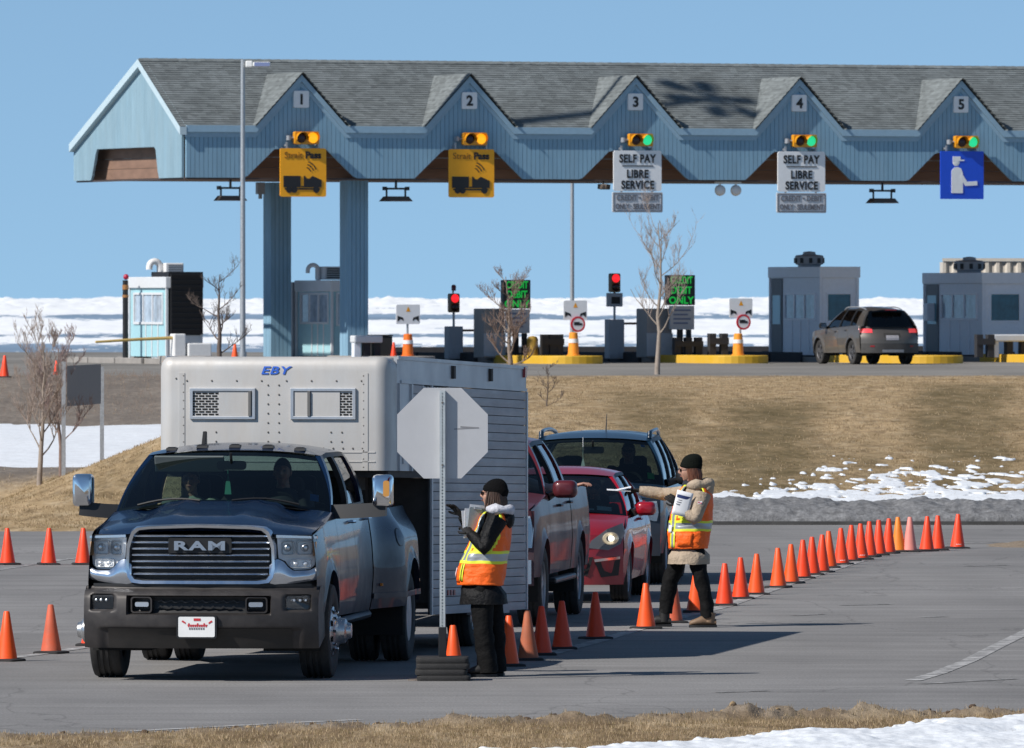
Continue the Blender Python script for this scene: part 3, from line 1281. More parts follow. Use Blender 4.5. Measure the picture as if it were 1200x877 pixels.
def truck_icon():
    g = G()
    g.bb(-0.66, -0.12, -0.015, 0, -0.24, 0.10)                 # box body
    g.prism([(-0.10, -0.24), (0.55, -0.24), (0.55, -0.02), (0.36, 0.06), (0.26, 0.10), (0.16, 0.02), (0.08, 0.02), (0.02, 0.10), (-0.02, 0.10), (-0.02, -0.2), (-0.10, -0.2)], 'y', -0.015, 0)
    for x in (-0.48, -0.32, 0.38):
        g.lathe([(0.0, -0.016), (0.10, -0.016), (0.10, -0.001), (0.0, -0.001)], 14, (x, 0, -0.31), 'y')
    g.bb(-0.62, 0.5, -0.015, 0, -0.31, -0.262)
    for r in (0.20, 0.30, 0.40):
        for k in range(6):
            a, b = R(20 + 9 * k), R(20 + 9 * (k + 1))
            cx, cz = 0.02, 0.16
            g.add([(cx + q * math.cos(e) * 0.9, -0.012, cz + q * math.sin(e) * 0.9) for q, e in ((r, a), (r + 0.035, a), (r + 0.035, b), (r, b))], [(0, 1, 2, 3)])
    return g


for i, c in enumerate(LANES[:2]):
    t = pthing('lane_sign', ['amber sign with black truck and waves, hanging before the rear canopy column', 'amber sign with black truck and waves, hanging right of both canopy columns'][i], 'sign', c - 0.02, -0.34, 7.04, group='amber truck lane signs')
    g = G()
    g.prism(rrect(-0.73, 0.73, -0.72, 0.72, 0.06), 'y', -0.02, 0.02)
    g.obj('panel', M_signyel, t, smooth=0)
    g = move(truck_icon(), 0.03, -0.022, -0.2)
    g.obj('pictogram', M_ink, t, smooth=0, merge=False)
    a = move(text_g('Strait', 0.27, 0.012, sx=1.0, offset=-0.001), -0.31, -0.03, 0.52)
    a.obj('lettering', M_inkbrown, t, smooth=0)
    a = move(text_g('Pass', 0.28, 0.012, sx=1.05, offset=0.012), 0.32, -0.03, 0.52)
    a.obj('lettering', M_ink, t, smooth=0)
    hangers(t, 0.5, -0.5, 0.9)
for i, c in enumerate(LANES[2:4]):
    t = pthing('lane_sign', ['white self pay sign with grey strip, above the tip of the tall bare tree', 'white self pay sign with grey strip, left of the blue attendant sign'][i], 'sign', c - 0.02, -0.34, 6.85, group='white self pay lane signs')
    g = G()
    g.prism(rrect(-0.78, 0.78, -0.32, 0.90, 0.07), 'y', -0.02, 0.02)
    g.obj('panel', M_signwhite, t, smooth=0)
    for s, z, sz in (('SELF PAY', 0.66, 0.34), ('LIBRE', 0.20, 0.34), ('SERVICE', -0.13, 0.34)):
        a = move(text_g(s, sz, 0.012, sx=0.80, offset=0.012, space=1.1), 0, -0.03, z)
        a.obj('lettering', M_ink, t, smooth=0)
    g = G()
    g.bb(-0.50, 0.50, -0.035, -0.021, 0.425, 0.455)
    g.obj('rule', M_ink, t, smooth=0)
    g = G()
    g.prism(rrect(-0.82, 0.82, -0.96, -0.35, 0.04), 'y', -0.02, 0.02)
    sp = g.obj('panel', mat('greyed sign strip', (0.62, 0.64, 0.67), 0.5, var=0.04), t, smooth=0, label='grey lower strip with thin lettering')
    g = G()
    g.ringprism(rrect(-0.79, 0.79, -0.93, -0.38, 0.03), rrect(-0.765, 0.765, -0.905, -0.405, 0.03), 'y', -0.03, -0.021)
    g.obj('border', M_inkgrey, sp, smooth=0)
    for s, z in (('CREDIT \u2022 DEBIT', -0.52), ('ONLY : SEULEMENT', -0.78)):
        a = move(text_g(s, 0.235, 0.012, sx=0.84 if z > -0.6 else 0.70, offset=0.004), 0, -0.03, z)
        a.obj('lettering', M_inkgrey, sp, smooth=0)
    hangers(t, 0.5, -0.8, 1.05)
t = pthing('lane_sign', 'blue sign with white figure of an attendant reaching out, over lane 5', 'sign', LANES[4] - 0.06, -0.34, 7.06)
g = G()
g.prism(rrect(-0.72, 0.72, -0.73, 0.73, 0.02), 'y', -0.02, 0.02)
g.obj('panel', M_signblue, t, smooth=0)
g = G()
g.ball((-0.20, -0.021, 0.40), (0.12, 0.012, 0.13), 16, 6)
g.bb(-0.315, -0.06, -0.034, -0.021, 0.43, 0.57)
g.add([(-0.07, -0.034, 0.47), (0.08, -0.034, 0.47), (0.06, -0.034, 0.43), (-0.07, -0.034, 0.43)], [(0, 1, 2, 3)])
g.prism([(-0.36, -0.55), (0.02, -0.55), (0.02, 0.06), (-0.04, 0.20), (-0.14, 0.245), (-0.26, 0.235), (-0.36, 0.13)], 'y', -0.034, -0.021)
g.prism([(-0.02, 0.06), (0.16, -0.20), (0.50, -0.18), (0.50, -0.31), (0.10, -0.33), (-0.06, -0.10)], 'y', -0.037, -0.0225)
g.obj('pictogram', M_signwhite, t, smooth=0, merge=False)
hangers(t, 0.5, -0.5, 0.9)

# floodlights under the canopy
M_flood = mat('bronze lamp housing', (0.10, 0.075, 0.06), 0.5)
for px, nm in ((270, 'beside the lamp post at the left'), (464, 'right of the front column'), (1034, 'left of the blue sign')):
    v = 0.35
    t = pthing('hanging_floodlight', 'dark trapezoid floodlight hung under the canopy %s' % nm, 'light', u_of(px, v), v, ZB - 0.05, group='floodlights under the canopy')
    g = G()
    g.tube([(0, 0, 0), (0, 0, -0.24)], 0.04, 8)
    g.bb(-0.36, 0.36, -0.05, 0.05, -0.28, -0.22)
    for s in (-1, 1):
        g.tube([(s * 0.30, 0, -0.28), (s * 0.30, 0, -0.48)], 0.03, 6)
        g.bb(s * 0.36 - 0.05, s * 0.36 + 0.05, -0.07, 0.07, -0.30, -0.19)
    g.obj('bracket', M_black, t, smooth=30)
    g = G()
    q = [(-0.33, -0.20, -0.48), (0.33, -0.20, -0.48), (0.33, 0.20, -0.48), (-0.33, 0.20, -0.48), (-0.44, -0.28, -0.63), (0.44, -0.28, -0.63), (0.44, 0.28, -0.63), (-0.44, 0.28, -0.63)]
    g.add(q, [(0, 1, 2, 3), (0, 4, 5, 1), (1, 5, 6, 2), (2, 6, 7, 3), (3, 7, 4, 0), (4, 7, 6, 5)])
    g.obj('housing', M_flood, t, smooth=0)
v = 0.2
t = pthing('twin_spotlight', 'pair of white round spotlights under the canopy left of lane 4', 'light', u_of(853, v), v, ZB - 0.05)
g = G()
g.bb(-0.42, 0.42, -0.05, 0.05, -0.06, 0)
g.tube([(-0.26, 0, -0.06), (-0.26, 0, -0.14)], 0.03, 6)
g.tube([(0.26, 0, -0.06), (0.26, 0, -0.14)], 0.03, 6)
g.obj('bracket', M_white, t, smooth=30)
for s in (-1, 1):
    g = G()
    g.lathe([(0.0, -0.11), (0.11, -0.10), (0.16, -0.06), (0.17, 0.02), (0.12, 0.12), (0.0, 0.15)], 16, (s * 0.26, 0, -0.26), 'y')
    g.obj('lamp_head', M_white, t, smooth=50)
v = 0.1
t = pthing('security_camera', 'small brown camera under the canopy left of the lane 3 sign', 'camera', u_of(707, v), v, ZB - 0.05)
g = G()
g.tube([(0, 0, 0), (0, 0, -0.10)], 0.03, 6)
g.box((-0.02, -0.1, -0.17), (0.20, 0.34, 0.15), rz=0.5, ry=0.1)
g.lathe([(0, -0.02), (0.06, -0.01), (0.06, 0.05)], 10, (-0.10, -0.26, -0.17), 'y')
g.obj('body', M_flood, t, smooth=30, bevel=0.01)
t = pthing('conduit_box', 'small grey box under the canopy beside the rear column', 'box', u_of(305, 7.0), 7.0, ZB - 0.05)
g = G()
g.bb(-0.12, 0.12, -0.1, 0.1, -0.36, 0)
g.bb(-0.05, 0.05, -0.05, 0.05, -0.5, -0.36)
g.obj('body', M_steel, t, smooth=30, bevel=0.015)

# ---------------------------------------------------------------- islands
M_conc = mat('island concrete', (0.30, 0.28, 0.26), 0.9, var=0.15, vscale=2)
M_yel = mat('yellow kerb paint', (0.72, 0.42, 0.012), 0.6, var=0.10, vscale=2.0, dirt=0.30, dcol=(0.34, 0.28, 0.20), dscale=2.0)
M_darkkerb = mat('dark rubber kerb', (0.035, 0.035, 0.04), 0.8, var=0.2)
for i, u in enumerate(ISL):
    t = pthing('toll_island', ['low concrete island under the left hand teal booth', 'low concrete island under the teal booth between the columns', 'yellow nosed island with the left green message board', 'yellow nosed island with the right green message board', 'island under the grey booth behind the parked vehicle', 'island under the grey booth at the right edge'][i], 'kerb island', u, 0, group='toll islands')
    g = G()
    g.prism(rrect(-0.84, 0.84, -1.6, 11.0, 0.7, 6), 'z', -0.1, 0.15)
    g.obj('slab', M_conc, t, smooth=0)
    g = G()
    out = rrect(-0.92, 0.92, -2.5 if i != 4 else -4.8, 3.0, 0.8, 6)
    g.prism(out, 'z', -0.1, 0.24)
    if i >= 2:
        g.obj('nose_kerb', M_yel, t, smooth=0, bevel=0.03)
    else:
        g.obj('nose_kerb', M_conc, t, smooth=0, bevel=0.03)
    g = G()
    for k in range(3):
        for s in (-1, 1):
            g.bb(s * 0.85, s * 0.95, 3.8 + 2.4 * k, 6.1 + 2.4 * k, -0.05, 0.30 if i > 1 else 0.17)
    g.obj('side_kerb', M_darkkerb if i > 1 else M_conc, t, smooth=0, bevel=0.02)

# dark kerb wall crossing behind the lanes
t = pthing('barrier_wall', 'long low black barrier along the far edge of the plaza', 'barrier', 4, 16.0)
for k in range(11):
    g = G()
    g.prism([(-0.30, 0), (0.30, 0), (0.18, 0.42), (-0.18, 0.42)], 'x', 2.75 * k + 5.5, 2.75 * k + 8.22)
    g.obj('barrier_block', M_darkkerb, t, smooth=0, bevel=0.02)


# ---------------------------------------------------------------- booths
M_boothteal = mat('booth teal panel', (0.36, 0.60, 0.66), 0.5, var=0.06)
M_boothframe = mat('booth grey frame', (0.66, 0.68, 0.70), 0.5, var=0.05)
M_boothgrey = mat('booth grey panel', (0.80, 0.84, 0.90), 0.5, var=0.04)
M_boothlight = mat('booth light panel', (0.88, 0.90, 0.95), 0.5, var=0.04)
M_boothglass = glass('booth glass', (0.68, 0.75, 0.80))
M_bluegl = mat('blue tinted glazing', (0.012, 0.085, 0.13), 0.05, var=0.5, vscale=3, spec=0.7)
M_vent = mat('white vent paint', (0.80, 0.80, 0.80), 0.45)


def window(t, axis, off, a0, a1, z0, z1, bars, gm, fm, fr=0.06, sill=True):
    """framed window on a wall: axis 'x' = wall lies at x=off (spans y), 'y' = wall at y=off (spans x); bars are fractions across"""
    g = G()
    P = 'x' if axis == 'x' else 'y'
    o = [(a0, z0), (a1, z0), (a1, z1), (a0, z1)]
    i = [(a0 + fr, z0 + fr), (a1 - fr, z0 + fr), (a1 - fr, z1 - fr), (a0 + fr, z1 - fr)]
    g.ringprism(o, i, P, off - 0.05, off + 0.03)
    for b in bars:
        x = a0 + (a1 - a0) * b
        g.prism([(x - fr / 2, z0 + fr), (x + fr / 2, z0 + fr), (x + fr / 2, z1 - fr), (x - fr / 2, z1 - fr)], P, off - 0.045, off + 0.025)
    w = g.obj('window', fm, t, smooth=0)
    edges = [0] + list(bars) + [1]
    for p, q in zip(edges, edges[1:]):
        g = G()
        x0, x1 = a0 + (a1 - a0) * p + fr / 2, a0 + (a1 - a0) * q - fr / 2
        g.prism([(x0, z0 + fr / 2), (x1, z0 + fr / 2), (x1, z1 - fr / 2), (x0, z1 - fr / 2)], P, off - 0.012, off - 0.004)
        g.obj('pane', gm, w, smooth=0)
    return w


def wall_with_hole(g, axis, off, th, a0, a1, z0, z1, h):
    """wall slab at off (thickness th inward) with a rectangular hole h=(b0,b1,y0,y1)"""
    for (p, q, r, s) in ((a0, h[0], z0, z1), (h[1], a1, z0, z1), (h[0], h[1], z0, h[2]), (h[0], h[1], h[3], z1)):
        if q - p > 0.001 and s - r > 0.001:
            if axis == 'x':
                g.bb(off, off + th, p, q, r, s)
            else:
                g.bb(p, q, off, off + th, r, s)


def booth(label, u, v, W, D, H, style):
    """W across the lane (x), D along it (y); local origin at the front left corner"""
    t = pthing('toll_booth', label, 'toll booth', u, v, PLAZA + 0.15, group='toll booths')
    grey = style == 'grey'
    lm, rm = (M_boothgrey, M_boothlight) if grey else (M_boothteal, M_boothteal)  # grey booths: front coloured lighter than sides, its brighter light painted in
    fm = M_boothlight if grey else M_boothframe
    gl = mat('pale sky-lit glazing', (0.40, 0.47, 0.55), 0.06, var=0.35, vscale=2.5, spec=0.8)  # opaque panes with the pale reflected sky painted into their colour
    z0, z1 = (1.12, 1.98) if grey else (1.02, 1.98)
    wa, wb_ = (0.10, 0.72) if grey else (0.10, 0.90)
    zt = H - 0.34
    # long left wall in upright panels with its window band
    g = G()
    wall_with_hole(g, 'x', 0.02, 0.05, 0.02, D - 0.02, 0.05, zt, (D * wa, D * wb_, z0, z1))
    g.obj('side_wall', lm, t, smooth=0)
    g = G()
    wall_with_hole(g, 'x', W - 0.07, 0.05, 0.02, D - 0.02, 0.05, zt, (D * wa, D * wb_, z0, z1))
    g.obj('side_wall', lm, t, smooth=0)
    g = G()
    wall_with_hole(g, 'y', 0.02, 0.05, 0.075, W - 0.075, 0.05, zt, (W * 0.15, W * 0.85, z0 - 0.05, z1))
    g.obj('front_wall', rm, t, smooth=0)
    g = G()
    wall_with_hole(g, 'y', D - 0.07, 0.05, 0.075, W - 0.075, 0.05, zt, (W * 0.15, W * 0.85, z0, z1))
    g.obj('rear_wall', lm, t, smooth=0)
    for x in (0, W):
        window(t, 'x', x + (0.03 if x == 0 else -0.0), D * wa, D * wb_, z0, z1, (0.36, 0.68), gl, fm, 0.07)
    window(t, 'y', 0.03, W * 0.15, W * 0.85, z0 - 0.05, z1, () if grey else (0.5,), M_bluegl if grey else gl, fm, 0.05)
    window(t, 'y', D - 0.01, W * 0.15, W * 0.85, z0, z1, (), gl, fm, 0.05)
    for k in range(1, 4):
        y = D * 0.08 + D * 0.66 * k / 4
        g = G()
        g.bb(-0.005, 0.018, y - 0.03, y + 0.03, 0.05, z0 - 0.003)
        g.obj('cover_strip', fm, t, smooth=0)
    for x in (0, W):
        for y in (0, D):
            g = G()
            g.bb(x - 0.035, x + 0.035, y - 0.035, y + 0.035, 0, zt)
            g.obj('frame_post', fm, t, smooth=0)
    g = G()
    g.bb(-0.06, W + 0.06, -0.06, D + 0.06, zt + 0.002, H)
    g.obj('roof', lm if grey else M_boothframe, t, smooth=0, bevel=0.02)
    if grey:
        g = G()
        g.bb(-0.062, W + 0.062, -0.075, -0.061, zt + 0.002, H)
        g.obj('roof_face', rm, t, smooth=0)
        g = G()
        g.bb(-0.012, 0.018, D * 0.76, D * 0.97, 0.06, zt - 0.02)
        g.obj('door', mat('booth door dark grey', (0.11, 0.13, 0.15), 0.5), t, smooth=0, bevel=0.01)  # door in a plain dark grey
        g = G()
        g.bb(-0.022, -0.013, D * 0.79, D * 0.94, 1.0, 1.9)
        g.obj('door_glass', mat('pale blue glazing', (0.25, 0.48, 0.60), 0.1), t, smooth=0)
    g = G()          # counter, till and chair seen through the glass
    g.bb(0.10, 0.45, D * 0.12, D * 0.66, 0.92, 0.98)
    g.bb(0.20, 0.45, D * 0.40, D * 0.55, 0.985, 1.45)
    g.bb(0.22, 0.42, D * 0.20, D * 0.28, 0.985, 1.32)
    g.bb(W * 0.55, W * 0.8, D * 0.5, D * 0.62, 0.5, 1.5)
    g.bb(0.09, W - 0.09, 0.09, D - 0.09, 0.0, 0.05)
    g.obj('counter', M_interior, t, smooth=0)
    return t


bt = booth('grey toll booth behind the parked vehicle, with one dark roof unit', u_of(961.7, 4.2), 4.2, 1.24, 3.9, 2.78, 'grey')


def roof_unit(t, x, y, z, s=1.0):
    g = G()
    g.rings([[(x + r * math.cos(a * PI / 8) * 0.62 * s, y + r * math.sin(a * PI / 8) * 0.62 * s, z + h * s) for a in range(16)] for r, h in ((0.78, 0), (0.80, 0.08), (0.98, 0.12), (1.0, 0.44), (0.90, 0.50), (0.46, 0.53), (0.42, 0.64), (0.1, 0.67))])
    ru = g.obj('roof_unit', mat('grey air unit', (0.38, 0.39, 0.41), 0.5, var=0.1), t, smooth=40)
    g = G()
    for k in range(10):
        a = k * PI / 5
        g.box((x + 0.64 * s * math.cos(a), y + 0.64 * s * math.sin(a), z + 0.27 * s), (0.03, 0.14 * s, 0.22 * s), rz=a)
    g.obj('louvre', M_black, ru, smooth=0)['kind'] = 'stuff'


roof_unit(bt, 0.45, 1.9, 2.78, 0.72)
bt = booth('grey toll booth at the right edge in front of a pale container', u_of(1152, 4.0), 4.0, 1.50, 4.4, 2.60, 'grey')
roof_unit(bt, 0.45, 2.0, 2.60, 0.75)
g = G()
g.bb(-0.30, -0.03, 3.55, 3.8, 1.1, 1.65)
g.obj('ticket_box', M_boothgrey, bt, smooth=0, bevel=0.02)


def vent_unit(t, x, y, z, m, dark=False):
    g = G()
    pts = [(x, y, z), (x, y, z + 0.30)] + [(x + 0.17 - 0.17 * math.cos(a), y, z + 0.30 + 0.17 * math.sin(a)) for a in [PI * k / 8 for k in range(1, 9)]]
    pts = [(q[0] - 0.0, q[1], q[2]) for q in pts] + [(x + 0.34, y, z + 0.22)]
    g.tube([(-q[0] + 2 * x + 0.34, q[1], q[2]) for q in pts], 0.10 if not dark else 0.065, 10)
    g.obj('vent_pipe', m, t, smooth=50)
    g = G()
    g.bb(x + 0.42, x + 1.0, y - 0.3, y + 0.5, z + 0.02, z + 0.42)
    b = g.obj('air_unit', m if not dark else M_boothframe, t, smooth=0, bevel=0.03)
    g = G()
    for k in range(5):
        g.bb(x + 0.50, x + 0.93, y - 0.315, y - 0.301, z + 0.07 + 0.065 * k, z + 0.11 + 0.065 * k)
    g.obj('louvre', M_steel if not dark else M_black, b, smooth=0)


bt = booth('teal toll booth standing left of the canopy with white vent pipe', u_of(195.5, 4.4), 4.4, 1.10, 3.25, 2.45, 'teal')
vent_unit(bt, -0.05, 1.4, 2.45, M_vent)
# the dark shutter box beside it
t = pthing('shutter_box', 'tall black louvred box joined to the right of the left teal booth', 'cabinet', u_of(198, 4.3) + 0.02, 4.3, PLAZA + 0.15)
g = G()
g.bb(0.05, 1.06, 0.0, 0.08, 0.72, 2.55)
g.bb(0.0, 1.1, 0.082, 1.6, 0.70, 2.60)
g.obj('panel', mat('black shutter', (0.010, 0.011, 0.014), 0.6), t, smooth=0)
g = G()
for k in range(11):
    g.box((0.555, -0.012, 0.80 + 0.165 * k), (1.0, 0.02, 0.13), rx=0.25)
g.obj('louvre', mat('black shutter', (0.010, 0.011, 0.014), 0.6), t, smooth=0)
g = G()
g.bb(0.0, 1.05, 0.1, 1.6, 0.0, 0.698)
g.bb(0.0, 0.06, 0.085, 0.10, 0.0, 2.6)
g.obj('base', M_boothframe, t, smooth=0, bevel=0.02)
bt = booth('teal toll booth between the two canopy columns', u_of(389, 4.6), 4.6, 0.9, 3.0, 2.35, 'teal')
vent_unit(bt, -0.25, 1.4, 2.35, M_boothframe, True)
g = G()
g.bb(-0.10, 0.0, 3.1, 3.3, -0.15, 2.3)
g.obj('post', M_steel, bt, smooth=0)
t = pthing('marker_post', 'dark post with amber and red lamps left of the left teal booth', 'post', u_of(147, 6.6), 6.6)
g = G()
g.tube([(0, 0, 0), (0, 0, 2.5)], 0.085, 10)
g.obj('pole', M_black, t)
g = G()
g.lathe([(0.10, 2.22), (0.10, 2.36)], 10)
g.lathe([(0.10, 1.98), (0.10, 2.06)], 10)
g.obj('band', mat('amber band', (0.35, 0.16, 0.05), 0.5), t)
g = G()
g.ball((0.02, 0, 2.60), 0.09, 10, 6)
g.obj('lamp', mat('dull red lamp', (0.45, 0.02, 0.06), 0.3), t)

# container behind the right booth
t = pthing('shipping_container', 'pale corrugated container standing behind the right grey booth', 'container', u_of(1105, 12.0), 12.0, PLAZA + 0.18, -PA)
g = G()
pf = []
x = 0
while x < 9.0:
    pf += [(x, 0.0), (x + 0.10, 0.0), (x + 0.17, 0.07), (x + 0.27, 0.07)]
    x += 0.34
for (a, b), (c, d) in zip(pf, pf[1:]):
    g.add([(a, b, 0.3), (c, d, 0.3), (c, d, 2.95), (a, b, 2.95)], [(0, 1, 2, 3)])
g.bb(0.0, 9.2, 0.08, 2.4, 0.2, 2.93)
g.obj('corrugated_side', mat('cream container paint', (0.62, 0.57, 0.50), 0.6, var=0.08), t, smooth=0)
g = G()
g.bb(-0.02, 9.2, -0.03, 0.075, 2.952, 3.05)
g.bb(-0.02, 9.2, -0.03, 0.075, 0.1, 0.298)
g.obj('rail', mat('cream container paint', (0.62, 0.57, 0.50), 0.6), t, smooth=0)

# ---------------------------------------------------------------- things on the islands and lanes
M_orange = mat('orange barrel plastic', (0.85, 0.17, 0.012), 0.45, var=0.06)
M_orange2 = mat('bleached orange barrel plastic', (0.90, 0.33, 0.03), 0.45, var=0.06)
M_band = mat('white reflective band', (0.80, 0.80, 0.80), 0.4)


def barrel(label, px, v, h, m):
    t = pthing('traffic_barrel', label, 'traffic barrel', u_of(px, v), v, PLAZA + 0.24, group='orange barrels on the island noses')
    g = G()
    g.lathe([(0.0, 0), (0.20, 0), (0.20, 0.03), (0.165, 0.04), (0.15, h * 0.52)], 16)
    g.lathe([(0.147, h * 0.52 + 0.001), (0.142, h * 0.70)], 16)
    g.lathe([(0.138, h * 0.70 + 0.001), (0.125, h - 0.02), (0.10, h), (0, h)], 16)
    g.obj('body', m, t)
    g = G()
    g.lathe([(0.157, h * 0.55), (0.152, h * 0.72)], 16)
    g.obj('band', M_band, t)
    return t


barrel('orange barrel under the pale two dot sign right of the front column', 478, -1.9, 0.66, M_orange)
barrel('amber barrel on the yellow island nose left of the bare tree', 672, -1.7, 0.70, M_orange2)
barrel('amber barrel on the yellow island nose right of the bare tree', 865, -1.7, 0.66, M_orange2)
M_nosign = mat('red ring ink', (0.62, 0.03, 0.05), 0.5)
for px, zc, ring, lb in ((478, 1.24, 0, 'standing behind the barrel right of the front column'), (674, 1.36, 1, 'above the barrel left of the bare tree'), (868, 1.42, 1, 'above the barrel right of the bare tree')):
    v = -1.3
    t = pthing('post_sign', 'pale two arrow sign %s' % lb, 'sign', u_of(px, v), v, PLAZA + 0.24, group='two arrow signs on the islands')
    g = G()
    g.tube([(0, 0.03, 0), (0, 0.03, zc - 0.1)], 0.035, 8)
    g.obj('post', M_galv, t)
    g = G()
    g.prism(rrect(-0.38, 0.38, zc - 0.29, zc + 0.29, 0.04), 'y', -0.02, 0.0)
    g.obj('panel', M_signwhite, t, smooth=0)
    g = G()
    for s in (-1, 1):
        g.add([(s * 0.34, -0.025, zc - 0.04), (s * 0.16, -0.025, zc - 0.10), (s * 0.14, -0.025, zc - 0.20), (s * 0.24, -0.025, zc - 0.14), (s * 0.34, -0.025, zc - 0.22)], [(0, 1, 2, 3, 4)])
    g.obj('arrow', M_ink, t, smooth=0)
    g = G()
    g.add([(-0.07, -0.025, zc + 0.08), (0.07, -0.025, zc + 0.08), (0, -0.025, zc + 0.23)], [(0, 1, 2)])
    g.obj('symbol', M_signyel, t, smooth=0)
    if ring:
        zz = zc - 0.42
        g = G()
        g.lathe([(0.0, -0.06), (0.20, -0.06), (0.20, -0.04), (0.0, -0.04)], 22, (0.07, 0, zz), 'y')
        d = g.obj('disc', M_signwhite, t, smooth=30)
        g = G()
        oo = [(0.07 + 0.235 * math.cos(k * PI / 12), zz + 0.235 * math.sin(k * PI / 12)) for k in range(24)]
        ii = [(0.07 + 0.18 * math.cos(k * PI / 12), zz + 0.18 * math.sin(k * PI / 12)) for k in range(24)]
        g.ringprism(oo, ii, 'y', -0.065, -0.035)
        g.obj('ring', M_nosign, t, smooth=0)
        g = G()
        g.bb(-0.06, 0.12, -0.068, -0.0605, zz - 0.03, zz + 0.07)
        g.bb(0.10, 0.20, -0.068, -0.0605, zz - 0.03, zz + 0.03)
        g.obj('truck_symbol', M_ink, t, smooth=0)

M_kiosk = mat('grey kiosk panel', (0.27, 0.26, 0.255), 0.55, var=0.06)
M_kiosk2 = mat('pale kiosk panel', (0.40, 0.42, 0.45), 0.55, var=0.06)
M_led = mat('black message board', (0.010, 0.012, 0.010), 0.4)
M_ledg = mat('green lit characters', (0.01, 0.10, 0.03), 0.5, emit=((0.005, 0.42, 0.05), 0.8))


def kiosk(pxa, pxb, pxs0, pxs1, ys0, ys1, label, labelb, words):
    v = 2.2
    u0, u1 = u_of(pxa, v), u_of(pxb, v)
    zt = lambda y, vv=v: EYE + (HY - y) * (PO.y + vv) / FPX - PLAZA - 0.15
    t = pthing('pay_kiosk', label, 'pay machine', u0, v, PLAZA + 0.15, group='self service pay machines')
    g = G()
    g.bb(0, u1 - u0 + 0.05, 0, 0.85, 0, zt(362))
    g.obj('cabinet', M_kiosk, t, smooth=0, bevel=0.03)
    g = G()
    g.bb(-0.01, u1 - u0 + 0.06, -0.03, -0.002, 0.05, 0.75)
    g.obj('door', M_kiosk2, t, smooth=0, bevel=0.01)
    b = pthing('message_board', labelb, 'message board', u_of((pxs0 + pxs1) / 2, v - 0.5), v - 0.5, PLAZA + 0.15, group='green message boards')
    w = (pxs1 - pxs0) / 39.0 / 0.927 / 2
    z0, z1 = zt(ys1), zt(ys0)
    g = G()
    g.bb(-w, w, 0, 0.25, z0, z1)
    g.obj('casing', M_led, b, smooth=0, bevel=0.02)
    g = G()
    for k, s in enumerate(words):
        q = text_g(s, 0.30, 0.01, sx=min(1.0, 0.95 * (2 * w - 0.12) / (0.175 * len(s))), offset=0.008)
        move(q, 0, -0.012, z1 - (z1 - z0) * (k + 0.5) / 3)
        g.add(q.v, q.f)
    g.obj('lettering', M_ledg, b, smooth=0)
    g = G()
    g.bb(-w + 0.1, w - 0.02, 0.02, 0.14, z0 - 0.74, z0 - 0.02)
    pn = g.obj('notice_panel', M_kiosk2, b, smooth=0, bevel=0.01)
    g = G()
    for k in range(4):
        g.bb(-w + 0.2, w - 0.14 - 0.1 * (k % 2), 0.008, 0.019, z0 - 0.18 - 0.13 * k, z0 - 0.13 - 0.13 * k)
    g.obj('print', mat('blue grey print', (0.12, 0.16, 0.26), 0.6), pn, smooth=0)
    g = G()
    g.bb(-0.07, 0.07, 0.04, 0.2, 0, z0 - 0.741)
    g.bb(w * 0.5, w * 0.5 + 0.12, 0.04, 0.2, 0, z0 - 0.742)
    g.obj('post', M_black, b, smooth=0)


kiosk(567, 590, 590, 622, 328, 362, 'brown grey pay machine cabinet behind the bushy bare tree', 'green lettered black board above the bushy bare tree', ('CREDIT', 'DEBIT', 'ONLY'))
kiosk(758, 786, 782, 815, 322, 358, 'grey pay machine cabinet behind the tall bare tree', 'green lettered black board behind the tall bare tree', ('CREDIT', 'DEBIT', 'ONLY'))


def gate_signal(px0, px1, ytop, yb, label, glabel, ysig, arm_to):
    v = 5.0
    zt = lambda y: EYE + (HY - y) * (PO.y + v) / FPX - PLAZA - 0.15
    u0, u1 = u_of(px0, v), u_of(px1, v)
    t = pthing('barrier_gate', glabel, 'barrier gate', u0, v, PLAZA + 0.15, group='barrier gates of the self pay lanes')
    g = G()
    g.bb(0, u1 - u0, 0, 0.4, -0.05, zt(yb))
    g.obj('cabinet', M_kiosk2, t, smooth=0, bevel=0.03)
    g = G()
    L = u_of(arm_to, v) - u0
    g.bb(u1 - u0 + 0.01, L, 0.12, 0.22, zt(yb) - 0.16, zt(yb) - 0.09)
    g.obj('arm', M_soffit, t, smooth=0)
    s = pthing('lane_signal', label, 'traffic light', (u0 + u1) / 2, v + 0.2, PLAZA + 0.15 + zt(yb), group='red signals on the barrier gates')
    h = zt(ysig) - zt(yb)
    g = G()
    g.tube([(0, 0, 0), (0, 0, h - 0.55)], 0.04, 8)
    g.obj('post', M_galv, s)
    g = G()
    g.prism(rrect(-0.15, 0.15, h - 0.58, h, 0.05), 'y', -0.12, 0.12)
    g.obj('housing', mat('brown signal housing', (0.16, 0.09, 0.03), 0.5), s, smooth=30)
    for dz, m, nm in ((h - 0.15, M_red, 'lit red lens'), (h - 0.42, M_deadlens, 'unlit dark lens')):
        g = G()
        g.lathe([(0, -0.17), (0.08, -0.165), (0.12, -0.14), (0.13, -0.121)], 14, (0, 0, dz), 'y')
        g.obj('lens', m, s, smooth=60, label=nm)
    return s, h


